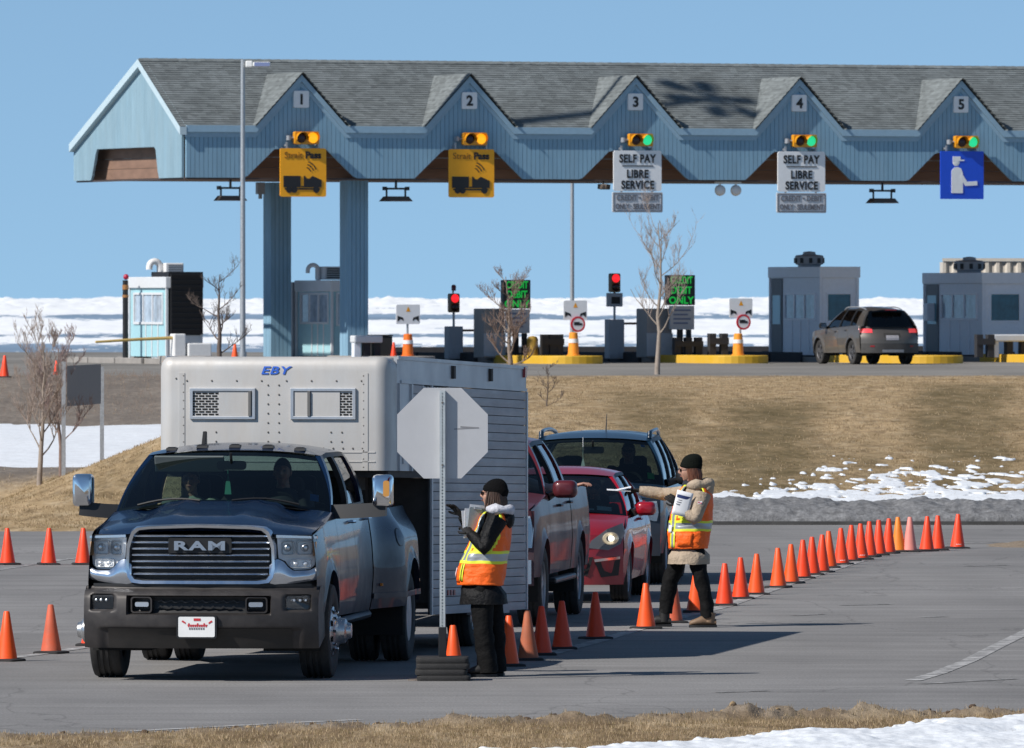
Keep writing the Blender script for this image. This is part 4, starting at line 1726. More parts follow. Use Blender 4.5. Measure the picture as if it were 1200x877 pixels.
s, h = gate_signal(526, 543, 335, 383, 'red signal on a thin post left of the bushy bare tree', 'grey barrier gate cabinet left of the bushy bare tree', 344, 568)
g = G()
g.tube([(-0.02, 0, h), (-0.02, 0, h + 0.08)], 0.025, 6)
g.lathe([(0.07, h + 0.08), (0.075, h + 0.22), (0.05, h + 0.26), (0, h + 0.27)], 10)
g.obj('beacon', mat('dark red beacon', (0.16, 0.015, 0.02), 0.3), s)
s, h = gate_signal(714, 732, 320, 375, 'red signal with a grey square screen left of the tall bare tree', 'grey barrier gate cabinet left of the tall bare tree', 320, 760)
g = G()
g.bb(-0.24, 0.24, -0.1, 0.1, h - 1.02, h - 0.60)
q = g.obj('screen_box', M_kiosk2, s, smooth=0, bevel=0.02)
g = G()
g.bb(-0.14, 0.14, -0.115, -0.101, h - 0.93, h - 0.72)
g.obj('screen', M_interior, q, smooth=0)

M_guard = mat('dark guard post', (0.030, 0.030, 0.034), 0.7)


def guard(label, pxs, v, ztop_, beam=True):
    t = pthing('guard_rail', label, 'guard rail', u_of(pxs[0], v), v, PLAZA + 0.15, group='dark guard rails')
    for k, px in enumerate(pxs):
        g = G()
        x = u_of(px, v) - u_of(pxs[0], v)
        g.bb(x - 0.11, x + 0.11, -0.1, 0.1, 0, ztop_)
        g.obj('post', M_guard, t, smooth=0, bevel=0.01)
    if beam:
        g = G()
        w = u_of(pxs[-1], v) - u_of(pxs[0], v)
        g.bb(-0.12, w + 0.12, -0.14, -0.101, ztop_ * 0.55, ztop_ * 0.82)
        g.obj('beam', M_guard, t, smooth=0)


guard('dark guard posts between the yellow island and the left amber barrel', (638, 647, 655), 0.6, 0.72)
guard('dark guard rail right of the tall bare tree', (793, 806, 818), 1.2, 0.62)
guard('dark guard frame left of the right amber barrel', (834, 848), 1.0, 0.74)
t = pthing('yellow_bollard', 'dirty yellow bollard behind the bushy bare tree', 'bollard', u_of(624, 1.0), 1.0, PLAZA + 0.2)
g = G()
g.lathe([(0.17, 0), (0.17, 0.52), (0.12, 0.60), (0, 0.62)], 14)
g.obj('post', mat('dirty ochre paint', (0.36, 0.22, 0.03), 0.7, var=0.2), t)
for (pa, pb, lab) in ((414, 446, 'pale topped crash guard right of the front column'), (1162, 1204, 'pale topped crash guard before the right grey booth')):
    v = -0.5 if pa < 500 else 0.5
    t = pthing('crash_guard', lab, 'crash guard', u_of(pa, v), v, PLAZA + 0.15, group='pale topped crash guards')
    w = u_of(pb, v) - u_of(pa, v)
    g = G()
    g.bb(0, w, -0.2, 0.3, 0.48, 0.70)
    g.obj('beam', M_boothframe, t, smooth=0, bevel=0.04)
    for x in (0.12, w * 0.5, w - 0.12):
        g = G()
        g.bb(x - 0.1, x + 0.1, -0.05, 0.2, 0, 0.478)
        g.obj('leg', M_guard if x > 0.2 else M_boothgrey, t, smooth=0)
t = pthing('crash_box', 'dark box beside the small orange cone', 'box', u_of(449, 0.0), 0.0, PLAZA + 0.15)
g = G()
g.bb(-0.3, 0.3, 0, 0.5, 0, 0.68)
g.bb(-0.32, 0.32, -0.02, 0.52, 0.682, 0.72)
g.obj('body', M_interior, t, smooth=0, bevel=0.03)
# crash guard continuing left of the booth, dark
guard('dark guard rail before the right grey booth', (1147, 1160), 0.4, 0.70)
# thin boom with yellow paint at the left booth
t = pthing('boom_barrier', 'long yellow boom reaching left from the left teal booth', 'barrier', u_of(205, 2.0), 2.0, PLAZA)
g = G()
L = u_of(112, 2.0) - u_of(205, 2.0)
g.tube([(0.0, 0, 0.78), (L * 0.5, 0, 0.73), (L, 0, 0.66)], [0.05, 0.045, 0.035], 8)
g.obj('arm', mat('dull yellow boom paint', (0.60, 0.42, 0.14), 0.5, var=0.2, vscale=2), t)
g = G()
g.bb(-0.08, 0.30, -0.15, 0.25, 0, 0.9)
g.bb(0.35, 1.1, -0.2, 0.3, 0, 0.62)
g.obj('cabinet', M_white, t, smooth=0, bevel=0.04)

# lamp posts
t = thing('lamp_post', 'tall galvanised lamp post with flat white lamp in front of the canopy', 'lamp post', (atY(284.5, 289), 289, PLAZA - 0.05))
H = EYE + (350 - 70) * 289 / FPX - PLAZA + 0.05
g = G()
g.tube([(0, 0, 0), (0, 0, H)], [0.082, 0.058], 12)
g.obj('pole', M_galv, t)
g = G()
g.lathe([(0.0, 0), (0.2, 0), (0.2, 0.05), (0.11, 0.08), (0.11, 0.5)], 12)
g.obj('base', M_galv, t)
g = G()
g.bb(0.08, 0.28, -0.14, 0.14, H - 0.22, H - 0.04)
g.bb(0.29, 0.78, -0.16, 0.16, H - 0.20, H - 0.07)
lh = g.obj('lamp_head', M_white, t, smooth=0, bevel=0.03)
g = G()
g.bb(0.33, 0.76, -0.175, -0.161, H - 0.19, H - 0.08)
g.obj('lens', mat('blue grey lamp glass', (0.20, 0.24, 0.42), 0.2), lh, smooth=0)
t = thing('lamp_post', 'thin grey post rising behind the canopy between lanes 2 and 3', 'lamp post', (atY(670.5, 334), 334, PLAZA))
g = G()
g.tube([(0, 0, 0), (0, 0, 7.6)], [0.075, 0.06], 10)
g.obj('pole', M_galv, t)
g = G()
g.bb(-0.3, 0.3, -0.15, 0.15, 7.6, 7.75)
g.obj('lamp_head', M_steel, t, smooth=0)
# high mast out to the left; its crown throws the dark shape on the shingles
el, az = R(SUN_EL), R(SUN_B)
tgt = PW(u_of(846, 1.6), 1.6, 9.25)
dist = 29.5
mp = tgt + to_sun * (dist / math.cos(el))
t = thing('high_mast_light', 'very tall light mast with a ring of lamps beside the plaza', 'lamp post', (mp.x, mp.y, PLAZA - 0.1))
g = G()
Hm = mp.z - PLAZA
g.tube([(0, 0, 0), (0, 0, Hm * 0.5), (0, 0, Hm + 0.3)], [0.34, 0.24, 0.13], 14)
g.obj('pole', M_galv, t)
for k in range(6):
    a = k * PI / 3 + 0.3
    g = G()
    g.tube([(0.1 * math.cos(a), 0.1 * math.sin(a), Hm), (0.7 * math.cos(a), 0.7 * math.sin(a), Hm - 0.05)], 0.09, 6)
    g.box((0.95 * math.cos(a), 0.95 * math.sin(a), Hm - 0.12), (0.62, 0.40, 0.26), rz=a)
    g.obj('lamp_head', M_steel, t, smooth=0)
# ================================================================ vehicles
# local axes: x towards the driver's side, y towards the rear, z up; origin on the ground under the front axle
M_well = mat('wheel well', (0.010, 0.010, 0.010), 0.9)
M_wheel = mat('alloy wheel', (0.42, 0.43, 0.45), 0.35, 0.8, dirt=0.5, dcol=(0.17, 0.16, 0.15), dscale=9)
M_darkwheel = mat('dark alloy wheel', (0.10, 0.10, 0.11), 0.45, 0.5, dirt=0.5, dcol=(0.20, 0.19, 0.18), dscale=9)
M_seat = mat('seat cloth', (0.045, 0.043, 0.042), 0.9)
M_lamp = mat('lamp reflector', (0.78, 0.80, 0.82), 0.25, 0.6)
M_lampdark = mat('dark lamp inner', (0.06, 0.06, 0.065), 0.3, 0.4)
M_amberlens = mat('amber lens', (0.75, 0.22, 0.02), 0.25)
M_redlens = mat('red lamp lens', (0.35, 0.012, 0.02), 0.2, coat=0.6)
M_grille = mat('black grille', (0.008, 0.008, 0.009), 0.5)
M_lit = mat('lit headlamp', (1, 0.95, 0.85), 0.3, emit=((1.0, 0.93, 0.80), 1.3))


class Veh:
    def __init__(s, name, label, group=None, loc=(0, 0, 0), rz=0.0, cat='car', **k):
        s.__dict__.update(k)
        s.root = thing(name, label, cat, loc, rz, group)

    # ---- surface of the lower body
    def plan(s, y):
        t = 1.0
        a = s.yf + s.fl
        if y < a:
            t -= s.fc * ((a - y) / s.fl) ** 2.2
        b = s.yr - s.rl
        if y > b:
            t -= s.rc * ((y - b) / s.rl) ** 2.2
        return t

    def arch(s, y):
        z = -1
        for c in (0.0, s.wb):
            if abs(y - c) < s.ar:
                z = max(z, s.wr * 1.02 + math.sqrt(max(0, s.ar ** 2 - (y - c) ** 2)))
        return z

    def x(s, y, z):
        v = s.W * lin(s.prof, z) * s.plan(y)
        for c in (0.0, s.wb):                       # pulled-out wheel lips
            r = math.hypot(y - c, z - s.wr)
            if z > s.wr * 0.6:
                v += s.lip * math.exp(-((r - s.ar) / 0.06) ** 2)
        if s.flare:
            fy, fr_, fz, fx = s.flare
            v += fx * (1 - sstep(fr_, fz, abs(y - fy))) * (1 - 0.45 * sstep(1.12, 1.42, z))
        return v

    def bot(s, y):
        return max(lin(s.zr, y), s.arch(y))

    def top(s, y):
        return lin(s.belt, y) if not s.softbelt else soft(s.belt, y)

    def ys(s, a, b):
        st = {a, b}
        k = a
        while k < b:
            st.add(k)
            k += 0.09
        for c in (0.0, s.wb):
            for e in range(-14, 15):
                q = c + s.ar * math.sin(e / 14 * PI / 2)
                if a < q < b:
                    st.add(q)
            for q in (c - s.ar - 0.0015, c + s.ar + 0.0015):
                if a < q < b:
                    st.add(q)
        for y, _ in s.belt:
            if a < y < b:
                st.add(y)
        return sorted(st)

    def panel(s, g, a, b, sd, top=None, bot=None, nz=12, off=0.0, flange=0.05):
        top, bot = top or s.top, bot or s.bot
        ys = s.ys(a, b)
        w = [i / nz for i in range(nz + 1)]

        def fn(y, t):
            z0, z1 = bot(y), top(y)
            z = z0 + (max(z1, z0 + 0.01) - z0) * t
            return (sd * (s.x(y, z) + off), y, z)
        g.grid(fn, 0, 0, us=ys, vs=w)
        # turned-in lower edge (the wheel lips and the sill)
        g.grid(lambda y, t: (sd * (s.x(y, bot(y)) + off - flange * t), y, bot(y) + 0.0), 0, 0, us=ys, vs=[0, 1])
        return g

    def sides(s, pieces, paint):
        """pieces: (name, y0, y1); both sides"""
        for sd in (-1, 1):
            for nm, a, b in pieces:
                g = G()
                s.panel(g, a + 0.005, b - 0.005, sd)
                o = g.obj(nm, paint, s.root, smooth=38)
                if nm == 'door':
                    g = G()
                    y = b - 0.20
                    z = s.top(y) - s.hz
                    xx = s.x(y, z)
                    g.tube([(sd * (xx - 0.01), y - 0.10, z), (sd * (xx + 0.035), y - 0.08, z), (sd * (xx + 0.04), y + 0.08, z), (sd * (xx - 0.01), y + 0.10, z)], 0.015, 6)
                    g.obj('handle', s.handle, o, smooth=50)

    def shell(s, a, b):
        """dark inner tub behind the panel gaps, and the wheel wells"""
        g = G()
        for sd in (-1, 1):
            s.panel(g, a, b, sd, off=-0.03, bot=lambda y: max(lin(s.zr, y) + 0.02, s.arch(y) + 0.02), nz=3, flange=0.0)
        g.obj('inner_shell', M_well, s.root, smooth=0)
        for sd in (-1, 1):
            for c in (0.0, s.wb):
                g = G()
                pts = [(c + s.ar * math.cos(PI * k / 14), s.wr * 1.02 + s.ar * math.sin(PI * k / 14)) for k in range(15)]
                pts = [(c + s.ar, 0.25)] + pts + [(c - s.ar, 0.25)]
                x0, x1 = s.x(c, s.wr + s.ar) - 0.05, s.x(c, s.wr + s.ar) - 0.55
                for (ya, za), (yb, zb) in zip(pts, pts[1:]):
                    g.add([(sd * x0, ya, za), (sd * x0, yb, zb), (sd * x1, yb, zb), (sd * x1, ya, za)], [(0, 1, 2, 3)])
                g.add([(sd * x1, p, q) for p, q in pts], [tuple(range(len(pts)))])
                g.obj('wheel_well', M_well, s.root, smooth=0)

    def hood(s, paint, y0, y1, crown, extra=None, ny=14, nx=20):
        g = G()

        def fn(u, w):
            y = y0 + (y1 - y0) * w
            e = 2 * u - 1
            zt = s.top(max(y, s.yf + 0.02))
            xs = s.x(y, zt)
            z = zt + lin(crown, w) * (1 - abs(e) ** 2.4)
            yy = y + s.front_bow * abs(e) ** 3 * (1 - w)
            if extra:
                z += extra(e * xs, w)
            return (e * xs, yy, z)
        g.grid(fn, nx, ny)
        return g.obj('hood', paint, s.root, smooth=38)

    # ---- cabin above the belt
    def house(s, paint, segs, trim=None):
        """segs: (kind, (yb0, yt0), (yb1, yt1)) along the side from the windscreen back"""
        trim = trim or paint
        xb = lambda y: s.x(y, s.top(y)) - 0.015
        zt = lambda y: lin(s.rail, y)
        xr = lambda y: lin(s.xr, y)

        def P(yb, yt, t):
            a, b = Vector((xb(yb), yb, s.top(yb))), Vector((xr(yt), yt, zt(yt)))
            q = a.lerp(b, t)
            q.x += 0.035 * 4 * t * (1 - t)
            return q
        s.P = P
        for sd in (-1, 1):
            for kind, p0, p1 in segs:
                g = G()
                if kind == 'glass' or kind == 'open':
                    lo, hi = 0.03, 0.93

                    def fn(u, w, ins):
                        yb, yt = p0[0] + (p1[0] - p0[0]) * u, p0[1] + (p1[1] - p0[1]) * u
                        q = P(yb, yt, lo + (hi - lo) * w)
                        return (sd * (q.x - ins), q.y, q.z)
                    if kind == 'glass' or sd < 0:
                        g.grid(lambda u, w: fn(u, w, 0.02), 4, 5)
                        g.obj('side_window', s.sg, s.root, smooth=60)
                    # sill moulding and top rail around the pane
                    g = G()
                    for l0, l1 in ((0.0, 0.04), (0.92, 1.0)):
                        g.grid(lambda u, w: (lambda q: (sd * q.x, q.y, q.z))(P(p0[0] + (p1[0] - p0[0]) * u, p0[1] + (p1[1] - p0[1]) * u, l0 + (l1 - l0) * w)), 4, 1)
                    g.obj('window_frame', s.wtrim, s.root, smooth=40, merge=False)
                else:
                    def fp(u, w, ins=0.0):
                        yb, yt = p0[0] + (p1[0] - p0[0]) * u, p0[1] + (p1[1] - p0[1]) * u
                        q = P(yb, yt, w)
                        return (sd * (q.x - ins), q.y, q.z)
                    g.grid(lambda u, w: fp(u, w), 2, 8)
                    g.grid(lambda u, w: fp(u, w, 0.05), 2, 8)
                    for e in (0, 1):
                        g.grid(lambda u, w: fp(e, w, 0.05 * u), 1, 8)
                    g.obj('pillar', trim if kind == 'trim' else paint, s.root, smooth=40)
        # roof panel
        y0, y1 = segs[0][1][1], segs[-1][2][1]
        bow = s.wbow

        def fr(u, w):
            e = 2 * u - 1
            yy0 = y0 - bow * 0.6 * (1 - e * e)
            yy1 = y1 + s.rbow * (1 - e * e)
            y = yy0 + (yy1 - yy0) * w
            z = zt(y) + s.crown * (1 - abs(e) ** 2.6) * (1 - 0.35 * abs(2 * w - 1) ** 3)
            return (e * (xr(y) + 0.004), y, z)
        g = G()
        g.grid(fr, 18, 14)
        g.grid(lambda u, w: (lambda q: (q[0] * 0.97, q[1], q[2] - 0.05))(fr(u, w)), 8, 6)
        s.roof = g.obj('roof', paint, s.root, smooth=50)
        s.fr = fr
        # windscreen
        yb, yt = segs[0][1]

        def fw(u, w):
            e = 2 * u - 1
            a, b = P(yb, yt, w), None
            z0 = s.top(yb) + s.cowlz * (1 - e * e)
            top_ = fr(u, 0)
            x = e * (a.x - 0.004)
            yc_ = yb - bow * (1 - e * e)
            y = yc_ + (top_[1] - yc_) * w
            z = z0 + (top_[2] - 0.012 - z0) * w + 0.02 * math.sin(PI * w) * (1 - e * e)
            return (x, y, z)
        s.fw = fw
        g = G()
        g.grid(fw, 16, 8)
        s.ws = g.obj('windscreen', s.wsg, s.root, smooth=70)
        g = G()         # black frit round the screen
        for u0, u1, w0, w1 in ((0, 1, 0, 0.05), (0, 1, 0.95, 1), (0, 0.018, 0.05, 0.95), (0.982, 1, 0.05, 0.95)):
            g.grid(lambda u, w: (lambda q: (q[0], q[1] + 0.004, q[2] - 0.003))(fw(u0 + (u1 - u0) * u, w0 + (w1 - w0) * w)), 12, 6)
        g.obj('frit', M_black, s.ws, smooth=0, merge=False)

    def rear_glass(s, yb, zb, xbot, g_mat, name='rear_window'):
        def fg(u, w):
            e = 2 * u - 1
            t = s.fr(u, 1)
            x = e * (xbot + (abs(s.fr(1, 1)[0]) - xbot) * w)
            y0 = yb + s.rbow * (1 - e * e)
            return (x, y0 + (t[1] - y0) * w, zb + (t[2] - 0.015 - zb) * w)
        g = G()
        g.grid(fg, 10, 6)
        o = g.obj(name, g_mat, s.root, smooth=60)
        s.fg = fg
        return o

    def wheels(s, rim, ywheels=None, spokes=5, style='alloy'):
        for c in ywheels or (0.0, s.wb):
            for sd in (-1, 1):
                w = thing('wheel', None, None, (sd * s.trk, c, s.wr))
                w.parent = s.root
                tyre(w, s.wr, s.tw, s.rr)
                alloy(w, sd, s.wr, s.tw, s.rr, rim, spokes)

    def cabin(s, y0, y1, seats, dash=True, wheel_x=0.38):
        """floor, dash, steering wheel and seats"""
        zb = s.top(y0)
        g = G()
        w = s.W - 0.16
        g.bb(-w, w, y0, y1, 0.42, 0.55)
        g.bb(-w, w, y0 - 0.10, y0 + 0.35, 0.55, zb + s.cowlz * 0.3 - 0.03)
        g.obj('dashboard', M_interior, s.root, smooth=0, bevel=0.03)
        g = G()
        n = 20
        cy, cz = y0 + 0.62, zb - 0.02
        tl = R(28)
        ring = [(wheel_x + 0.19 * math.cos(2 * PI * k / n), cy + 0.19 * math.sin(2 * PI * k / n) * math.sin(tl), cz + 0.19 * math.sin(2 * PI * k / n) * math.cos(tl)) for k in range(n + 1)]
        g.tube(ring, 0.016, 6, caps=False)
        g.tube([(wheel_x, cy - 0.25, cz - 0.1), (wheel_x, cy, cz)], 0.03, 6)
        g.bb(wheel_x - 0.18, wheel_x + 0.18, cy - 0.01, cy + 0.01, cz - 0.02, cz + 0.02)
        g.obj('steering_wheel', M_black, s.root, smooth=50)
        for x, y in seats:
            g = G()
            zz = 0.62 if s.rail[0][1] > 1.6 else 0.42
            top_ = s.rail[0][1] - 0.32
            g.bb(x - 0.25, x + 0.25, y - 0.45, y + 0.05, zz - 0.15, zz + 0.05)
            g.prism(rrect(x - 0.25, x + 0.25, zz, top_ - 0.12, 0.09), 'y', y + 0.06, y + 0.20)
            g.prism(rrect(x - 0.13, x + 0.13, top_ - 0.10, top_ + 0.13, 0.06), 'y', y + 0.08, y + 0.18)
            g.obj('seat', M_seat, s.root, smooth=30, bevel=0.02)
        # mirror on the screen
        g = G()
        q = s.fw(0.5, 0.72)
        g.prism(rrect(-0.13, 0.13, q[2] - 0.05, q[2] + 0.03, 0.03), 'y', q[1] + 0.12, q[1] + 0.15)
        g.tube([(0, q[1] + 0.13, q[2]), (0, q[1] + 0.08, q[2] + 0.10)], 0.012, 6)
        g.obj('rear_view_mirror', M_black, s.root, smooth=30)

    def strip(s, g, sd, y0, y1, zf, h, off0, off1, n=16, mi=0):
        """raised moulding that follows the flank"""
        def fn(u, w, o):
            y = y0 + (y1 - y0) * u
            z = zf(y) + h * (w - 0.5)
            return (sd * (s.x(y, z) + o), y, z)
        g.grid(lambda u, w: fn(u, w, off1), n, 2, mi)
        for w0 in (0, 1):
            g.grid(lambda u, w: fn(u, w0, off0 + (off1 - off0) * w), n, 1, mi)

    def front(s, x, z, off=0.0):
        e = min(1.0, abs(x) / s.W)
        return s.yf + s.front_bow * e ** 3 + s.front_y(x, z) - off


def tyre(w, r, tw, rr):
    g = G()
    h = tw / 2
    prof = [(rr, -h * 0.80), (rr + 0.02, -h * 0.92), (r * 0.90, -h), (r * 0.965, -h * 0.93), (r, -h * 0.72)]
    for gx in (-0.42, -0.05, 0.32):
        prof += [(r, h * (gx - 0.10)), (r - 0.011, h * (gx - 0.09)), (r - 0.011, h * (gx + 0.09)), (r, h * (gx + 0.10))]
    prof += [(r, h * 0.72), (r * 0.965, h * 0.93), (r * 0.90, h), (rr + 0.02, h * 0.92), (rr, h * 0.80)]
    n = 40
    rings = [[(q, rad * math.cos(2 * PI * k / n), rad * math.sin(2 * PI * k / n)) for k in range(n)] for rad, q in prof]
    g.rings(rings, caps=False)
    return g.obj('tyre', M_tyre, w, smooth=35)


def alloy(w, sd, r, tw, rr, m, spokes):
    g = G()
    h = tw / 2
    n = 40
    # barrel
    prof = [(rr * 1.01, -h * 0.8), (rr * 0.96, -h * 0.6), (rr * 0.90, 0.0), (rr * 0.95, h * 0.75), (rr * 1.01, h * 0.86), (rr * 1.03, h * 0.80)]
    g.rings([[(sd * q, a * math.cos(2 * PI * k / n), a * math.sin(2 * PI * k / n)) for k in range(n)] for a, q in prof], caps=False)
    fx = h * 0.70
    for k in range(spokes):
        a0 = 2 * PI * k / spokes + 0.3
        for da in (-0.11, 0.11) if spokes <= 6 else (0,):
            pr = []
            for rad, ww in ((rr * 0.16, 0.035), (rr * 0.96, 0.030)):
                for s_ in (-1, 1):
                    a = a0 + da * (rad / rr) * 1.4
                    pr.append((rad * math.cos(a) - s_ * ww * math.sin(a), rad * math.sin(a) + s_ * ww * math.cos(a)))
            q = [pr[0], pr[1], pr[3], pr[2]]
            g.prism(q, 'x', sd * (fx - 0.03), sd * fx)
    g.lathe([(0.0, sd * (fx + 0.012)), (rr * 0.2, sd * (fx + 0.008)), (rr * 0.24, sd * (fx - 0.04))], 16, (0, 0, 0), 'x')
    g.lathe([(0.0, 0.0), (rr * 0.9, 0.0)], 24, (0, 0, 0), 'x', mi=1)
    g.obj('rim', [m, M_well], w, smooth=35)


def mirror(root, sd, x, y, z, w, h, m, arm, name='wing_mirror'):
    g = G()
    g.rings([[(sd * (x + p[0] * k), y + d, z + p[1] * k) for p in rrect(-w / 2, w / 2, -h / 2, h / 2, min(w, h) * 0.35, 4)] for d, k in ((-0.07, 0.55), (-0.05, 0.88), (0.0, 1.0), (0.07, 1.0), (0.08, 0.94))])
    o = g.obj(name, m, root, smooth=50)
    g = G()
    g.tube([(sd * (x - w * 0.45), y + 0.02, z - h * 0.25), (sd * arm[0], arm[1], arm[2])], [0.035, 0.05], 8)
    g.obj('arm', M_black, o, smooth=50)
    g = G()
    g.prism([(sd * (x + p[0]), z + p[1]) for p in rrect(-w * 0.42, w * 0.42, -h * 0.4, h * 0.4, min(w, h) * 0.25)], 'y', y + 0.081, y + 0.084)
    g.obj('mirror_glass', M_chrome, o, smooth=0)
    return o


def wrap(v, x0, x1, z0, z1, off, nx=20, nz_=6, g=None, mi=0, thick=None):
    """panel following the front face; off(x, z) or number = metres proud of it"""
    g = g or G()
    f = off if callable(off) else (lambda x, z: off)
    g.grid(lambda u, w: (lambda x, z: (x, v.front(x, z, f(x, z)), z))(x0 + (x1 - x0) * u, z0 + (z1 - z0) * w), nx, nz_, mi)
    if thick:
        for a, b, n in (((x0, z0), (x1, z0), nx), ((x1, z0), (x1, z1), nz_), ((x1, z1), (x0, z1), nx), ((x0, z1), (x0, z0), nz_)):
            g.grid(lambda u, w: (lambda x, z: (x, v.front(x, z, f(x, z) - thick * w), z))(a[0] + (b[0] - a[0]) * u, a[1] + (b[1] - a[1]) * u), n, 1, mi)
    return g


def wrap_poly(v, poly, o0, o1, g=None, mi=0):
    """outline in (x, z) laid on the front face as a block from o0 to o1 proud"""
    g = g or G()
    n = len(poly)
    a = [(x, v.front(x, z, o1), z) for x, z in poly]
    b = [(x, v.front(x, z, o0), z) for x, z in poly]
    return g.add(a + b, [tuple(range(n))] + [(i, n + i, n + (i + 1) % n, (i + 1) % n) for i in range(n)], mi)


def wrap_ring(v, outer, inner, o0, o1, g=None, mi=0, mid=None):
    g = g or G()
    n = len(outer)
    mid = o1 if mid is None else mid
    A = [(x, v.front(x, z, o0), z) for x, z in outer]
    B = [(x, v.front(x, z, o1), z) for x, z in [((p[0] * 0.75 + q[0] * 0.25), (p[1] * 0.75 + q[1] * 0.25)) for p, q in zip(outer, inner)]]
    C_ = [(x, v.front(x, z, mid), z) for x, z in [((p[0] * 0.3 + q[0] * 0.7), (p[1] * 0.3 + q[1] * 0.7)) for p, q in zip(outer, inner)]]
    D = [(x, v.front(x, z, o0), z) for x, z in inner]
    fs = []
    for k in range(3):
        for i in range(n):
            j = (i + 1) % n
            fs.append((k * n + i, k * n + j, (k + 1) * n + j, (k + 1) * n + i))
    return g.add(A + B + C_ + D, fs, mi)


# ---------------------------------------------------------------- the navy dually pickup
P_navy = mat('navy pearl paint', (0.0025, 0.013, 0.042), 0.22, 0.0, coat=0.4, dirt=0.75, dcol=(0.040, 0.039, 0.042), spec=0.35, dscale=2.0, dz=(1.30, 0.80))
P_bumper = mat('dusty gunmetal bumper', (0.035, 0.032, 0.032), 0.42, 0.4, dirt=0.5, dcol=(0.085, 0.074, 0.069), dscale=4)
M_chromeb = mat('sky-lit chrome', (0.66, 0.70, 0.76), 0.14, 1.0, dirt=0.12, dcol=(0.4, 0.38, 0.35), dscale=6)
TR = Veh('pickup_truck', 'navy blue dual rear wheel pickup with chrome RAM grille towing the aluminium stock trailer', loc=(-2.59, 89.2, 0), rz=-R(6.0), cat='truck',
         W=1.03, yf=-0.98, yr=5.12, fl=0.75, fc=0.06, rl=0.2, rc=0.02, wb=4.29, wr=0.41, ar=0.52, tw=0.27, trk=0.915, rr=0.225,
         zr=[(-0.98, 0.55), (0.6, 0.52), (3.1, 0.50), (5.2, 0.55)], lip=0.02, flare=(4.29, 0.50, 1.22, 0.215),
         prof=[(0.45, 0.955), (0.60, 0.985), (0.85, 1.0), (1.10, 0.985), (1.25, 0.965), (1.40, 0.94), (1.5, 0.92)],
         belt=[(-0.98, 1.235), (-0.6, 1.285), (0.0, 1.345), (0.58, 1.43), (1.2, 1.45), (3.05, 1.46)], softbelt=False,
         rail=[(1.2, 1.905), (1.6, 1.935), (2.6, 1.93), (3.1, 1.90)], xr=[(1.3, 0.765), (2.0, 0.785), (3.1, 0.77)], crown=0.085, wbow=0.16, rbow=0.0, cowlz=0.07,
         front_bow=0.22, hz=0.13, handle=M_chrome, sg=M_sideglass, wsg=M_glass, wtrim=M_black)
TR.front_y = lambda x, z: 0.05 if z > 0.78 else 0.0
v = TR
v.sides([('front_fender', -0.80, 0.66), ('door', 0.66, 1.86), ('door', 1.86, 3.02)], P_navy)
v.shell(-0.7, 3.04)


def ram_hood(x, w):
    a = abs(x)
    z = 0.035 * (1 - sstep(0.46, 0.60, a)) * sstep(0.0, 0.30, w) * (0.55 + 0.45 * sstep(0.2, 0.8, w))
    z += 0.018 * math.exp(-((a - 0.30) / 0.07) ** 2) * sstep(0.15, 0.5, w)
    z -= 0.020 * math.exp(-((a - 0.66) / 0.08) ** 2) * sstep(0.2, 0.7, w)
    return z - 0.02 * (1 - sstep(0, 0.12, w))


hd = v.hood(P_navy, -0.93, 0.55, [(0, 0.075), (0.3, 0.10), (1, 0.075)], ram_hood, ny=26, nx=44)
g = G()
g.grid(lambda u, w: ((2 * u - 1) * 0.90, 0.50 - 0.13 * (1 - (2 * u - 1) ** 2) + 0.12 * w, 1.425 + 0.075 * (1 - (2 * u - 1) ** 2) - 0.0 * w), 16, 2)
g.obj('cowl', M_black, v.root, smooth=60)
segs = [('paint', (0.58, 1.30), (0.70, 1.40)), ('open', (0.70, 1.40), (1.80, 1.78)), ('trim', (1.80, 1.78), (1.92, 1.90)), ('glass', (1.92, 1.90), (2.86, 2.74)), ('paint', (2.86, 2.74), (3.05, 2.92))]
v.house(P_navy, segs, M_black)
v.rear_glass(3.04, 1.46, 0.90, M_glass)
v.cabin(0.62, 3.0, [(-0.42, 1.75), (0.42, 1.75), (-0.42, 2.65), (0.42, 2.65)], wheel_x=0.40)
g = G()
g.bb(-0.90, 0.90, 3.03, 3.06, 0.6, 1.455)
g.obj('cab_back', P_navy, v.root, smooth=0)
# bed: outer skins with the wide dual-wheel fenders, rails, floor, tailgate
v.belt = [(3.0, 1.405), (5.2, 1.405)]
for sd in (-1, 1):
    g = G()
    v.panel(g, 3.09, 5.10, sd, nz=14)
    o = g.obj('bed_side', P_navy, v.root, smooth=38)
    g = G()
    v.strip(g, sd, 3.10, 5.09, lambda y: 0.62, 0.05, 0.0, 0.012, 20)
    g.obj('rub_strip', P_navy, o, smooth=30)
    g = G()
    y, z = 3.65, 1.14
    xx = v.x(y, z)
    if sd > 0:
        for r0, r1, mi, h in ((0.0, 0.076, 0, 0.004), (0.076, 0.084, 1, 0.003)):
            g.grid(lambda u, w: (lambda yy, zz: (v.x(yy, zz) + h, yy, zz))(y + (r0 + (r1 - r0) * w) * math.cos(2 * PI * u), z + (r0 + (r1 - r0) * w) * math.sin(2 * PI * u)), 24, 2, mi)
        g.obj('fuel_flap', [P_navy, M_black], o, smooth=60)
    g = G()
    for y in (3.30, 4.90):
        g.box((sd * (v.x(y, 0.72) + 0.003), y, 0.72), (0.02, 0.07, 0.025))
    g.obj('side_marker', M_amberlens, o, smooth=0)
g = G()
for sd in (-1, 1):
    g.bb(sd * 0.86, sd * 0.955, 3.09, 5.10, 1.385, 1.425)
    g.bb(sd * 0.84, sd * 0.858, 3.09, 5.10, 0.80, 1.40)
g.obj('bed_rail', M_black, v.root, smooth=0)
g = G()
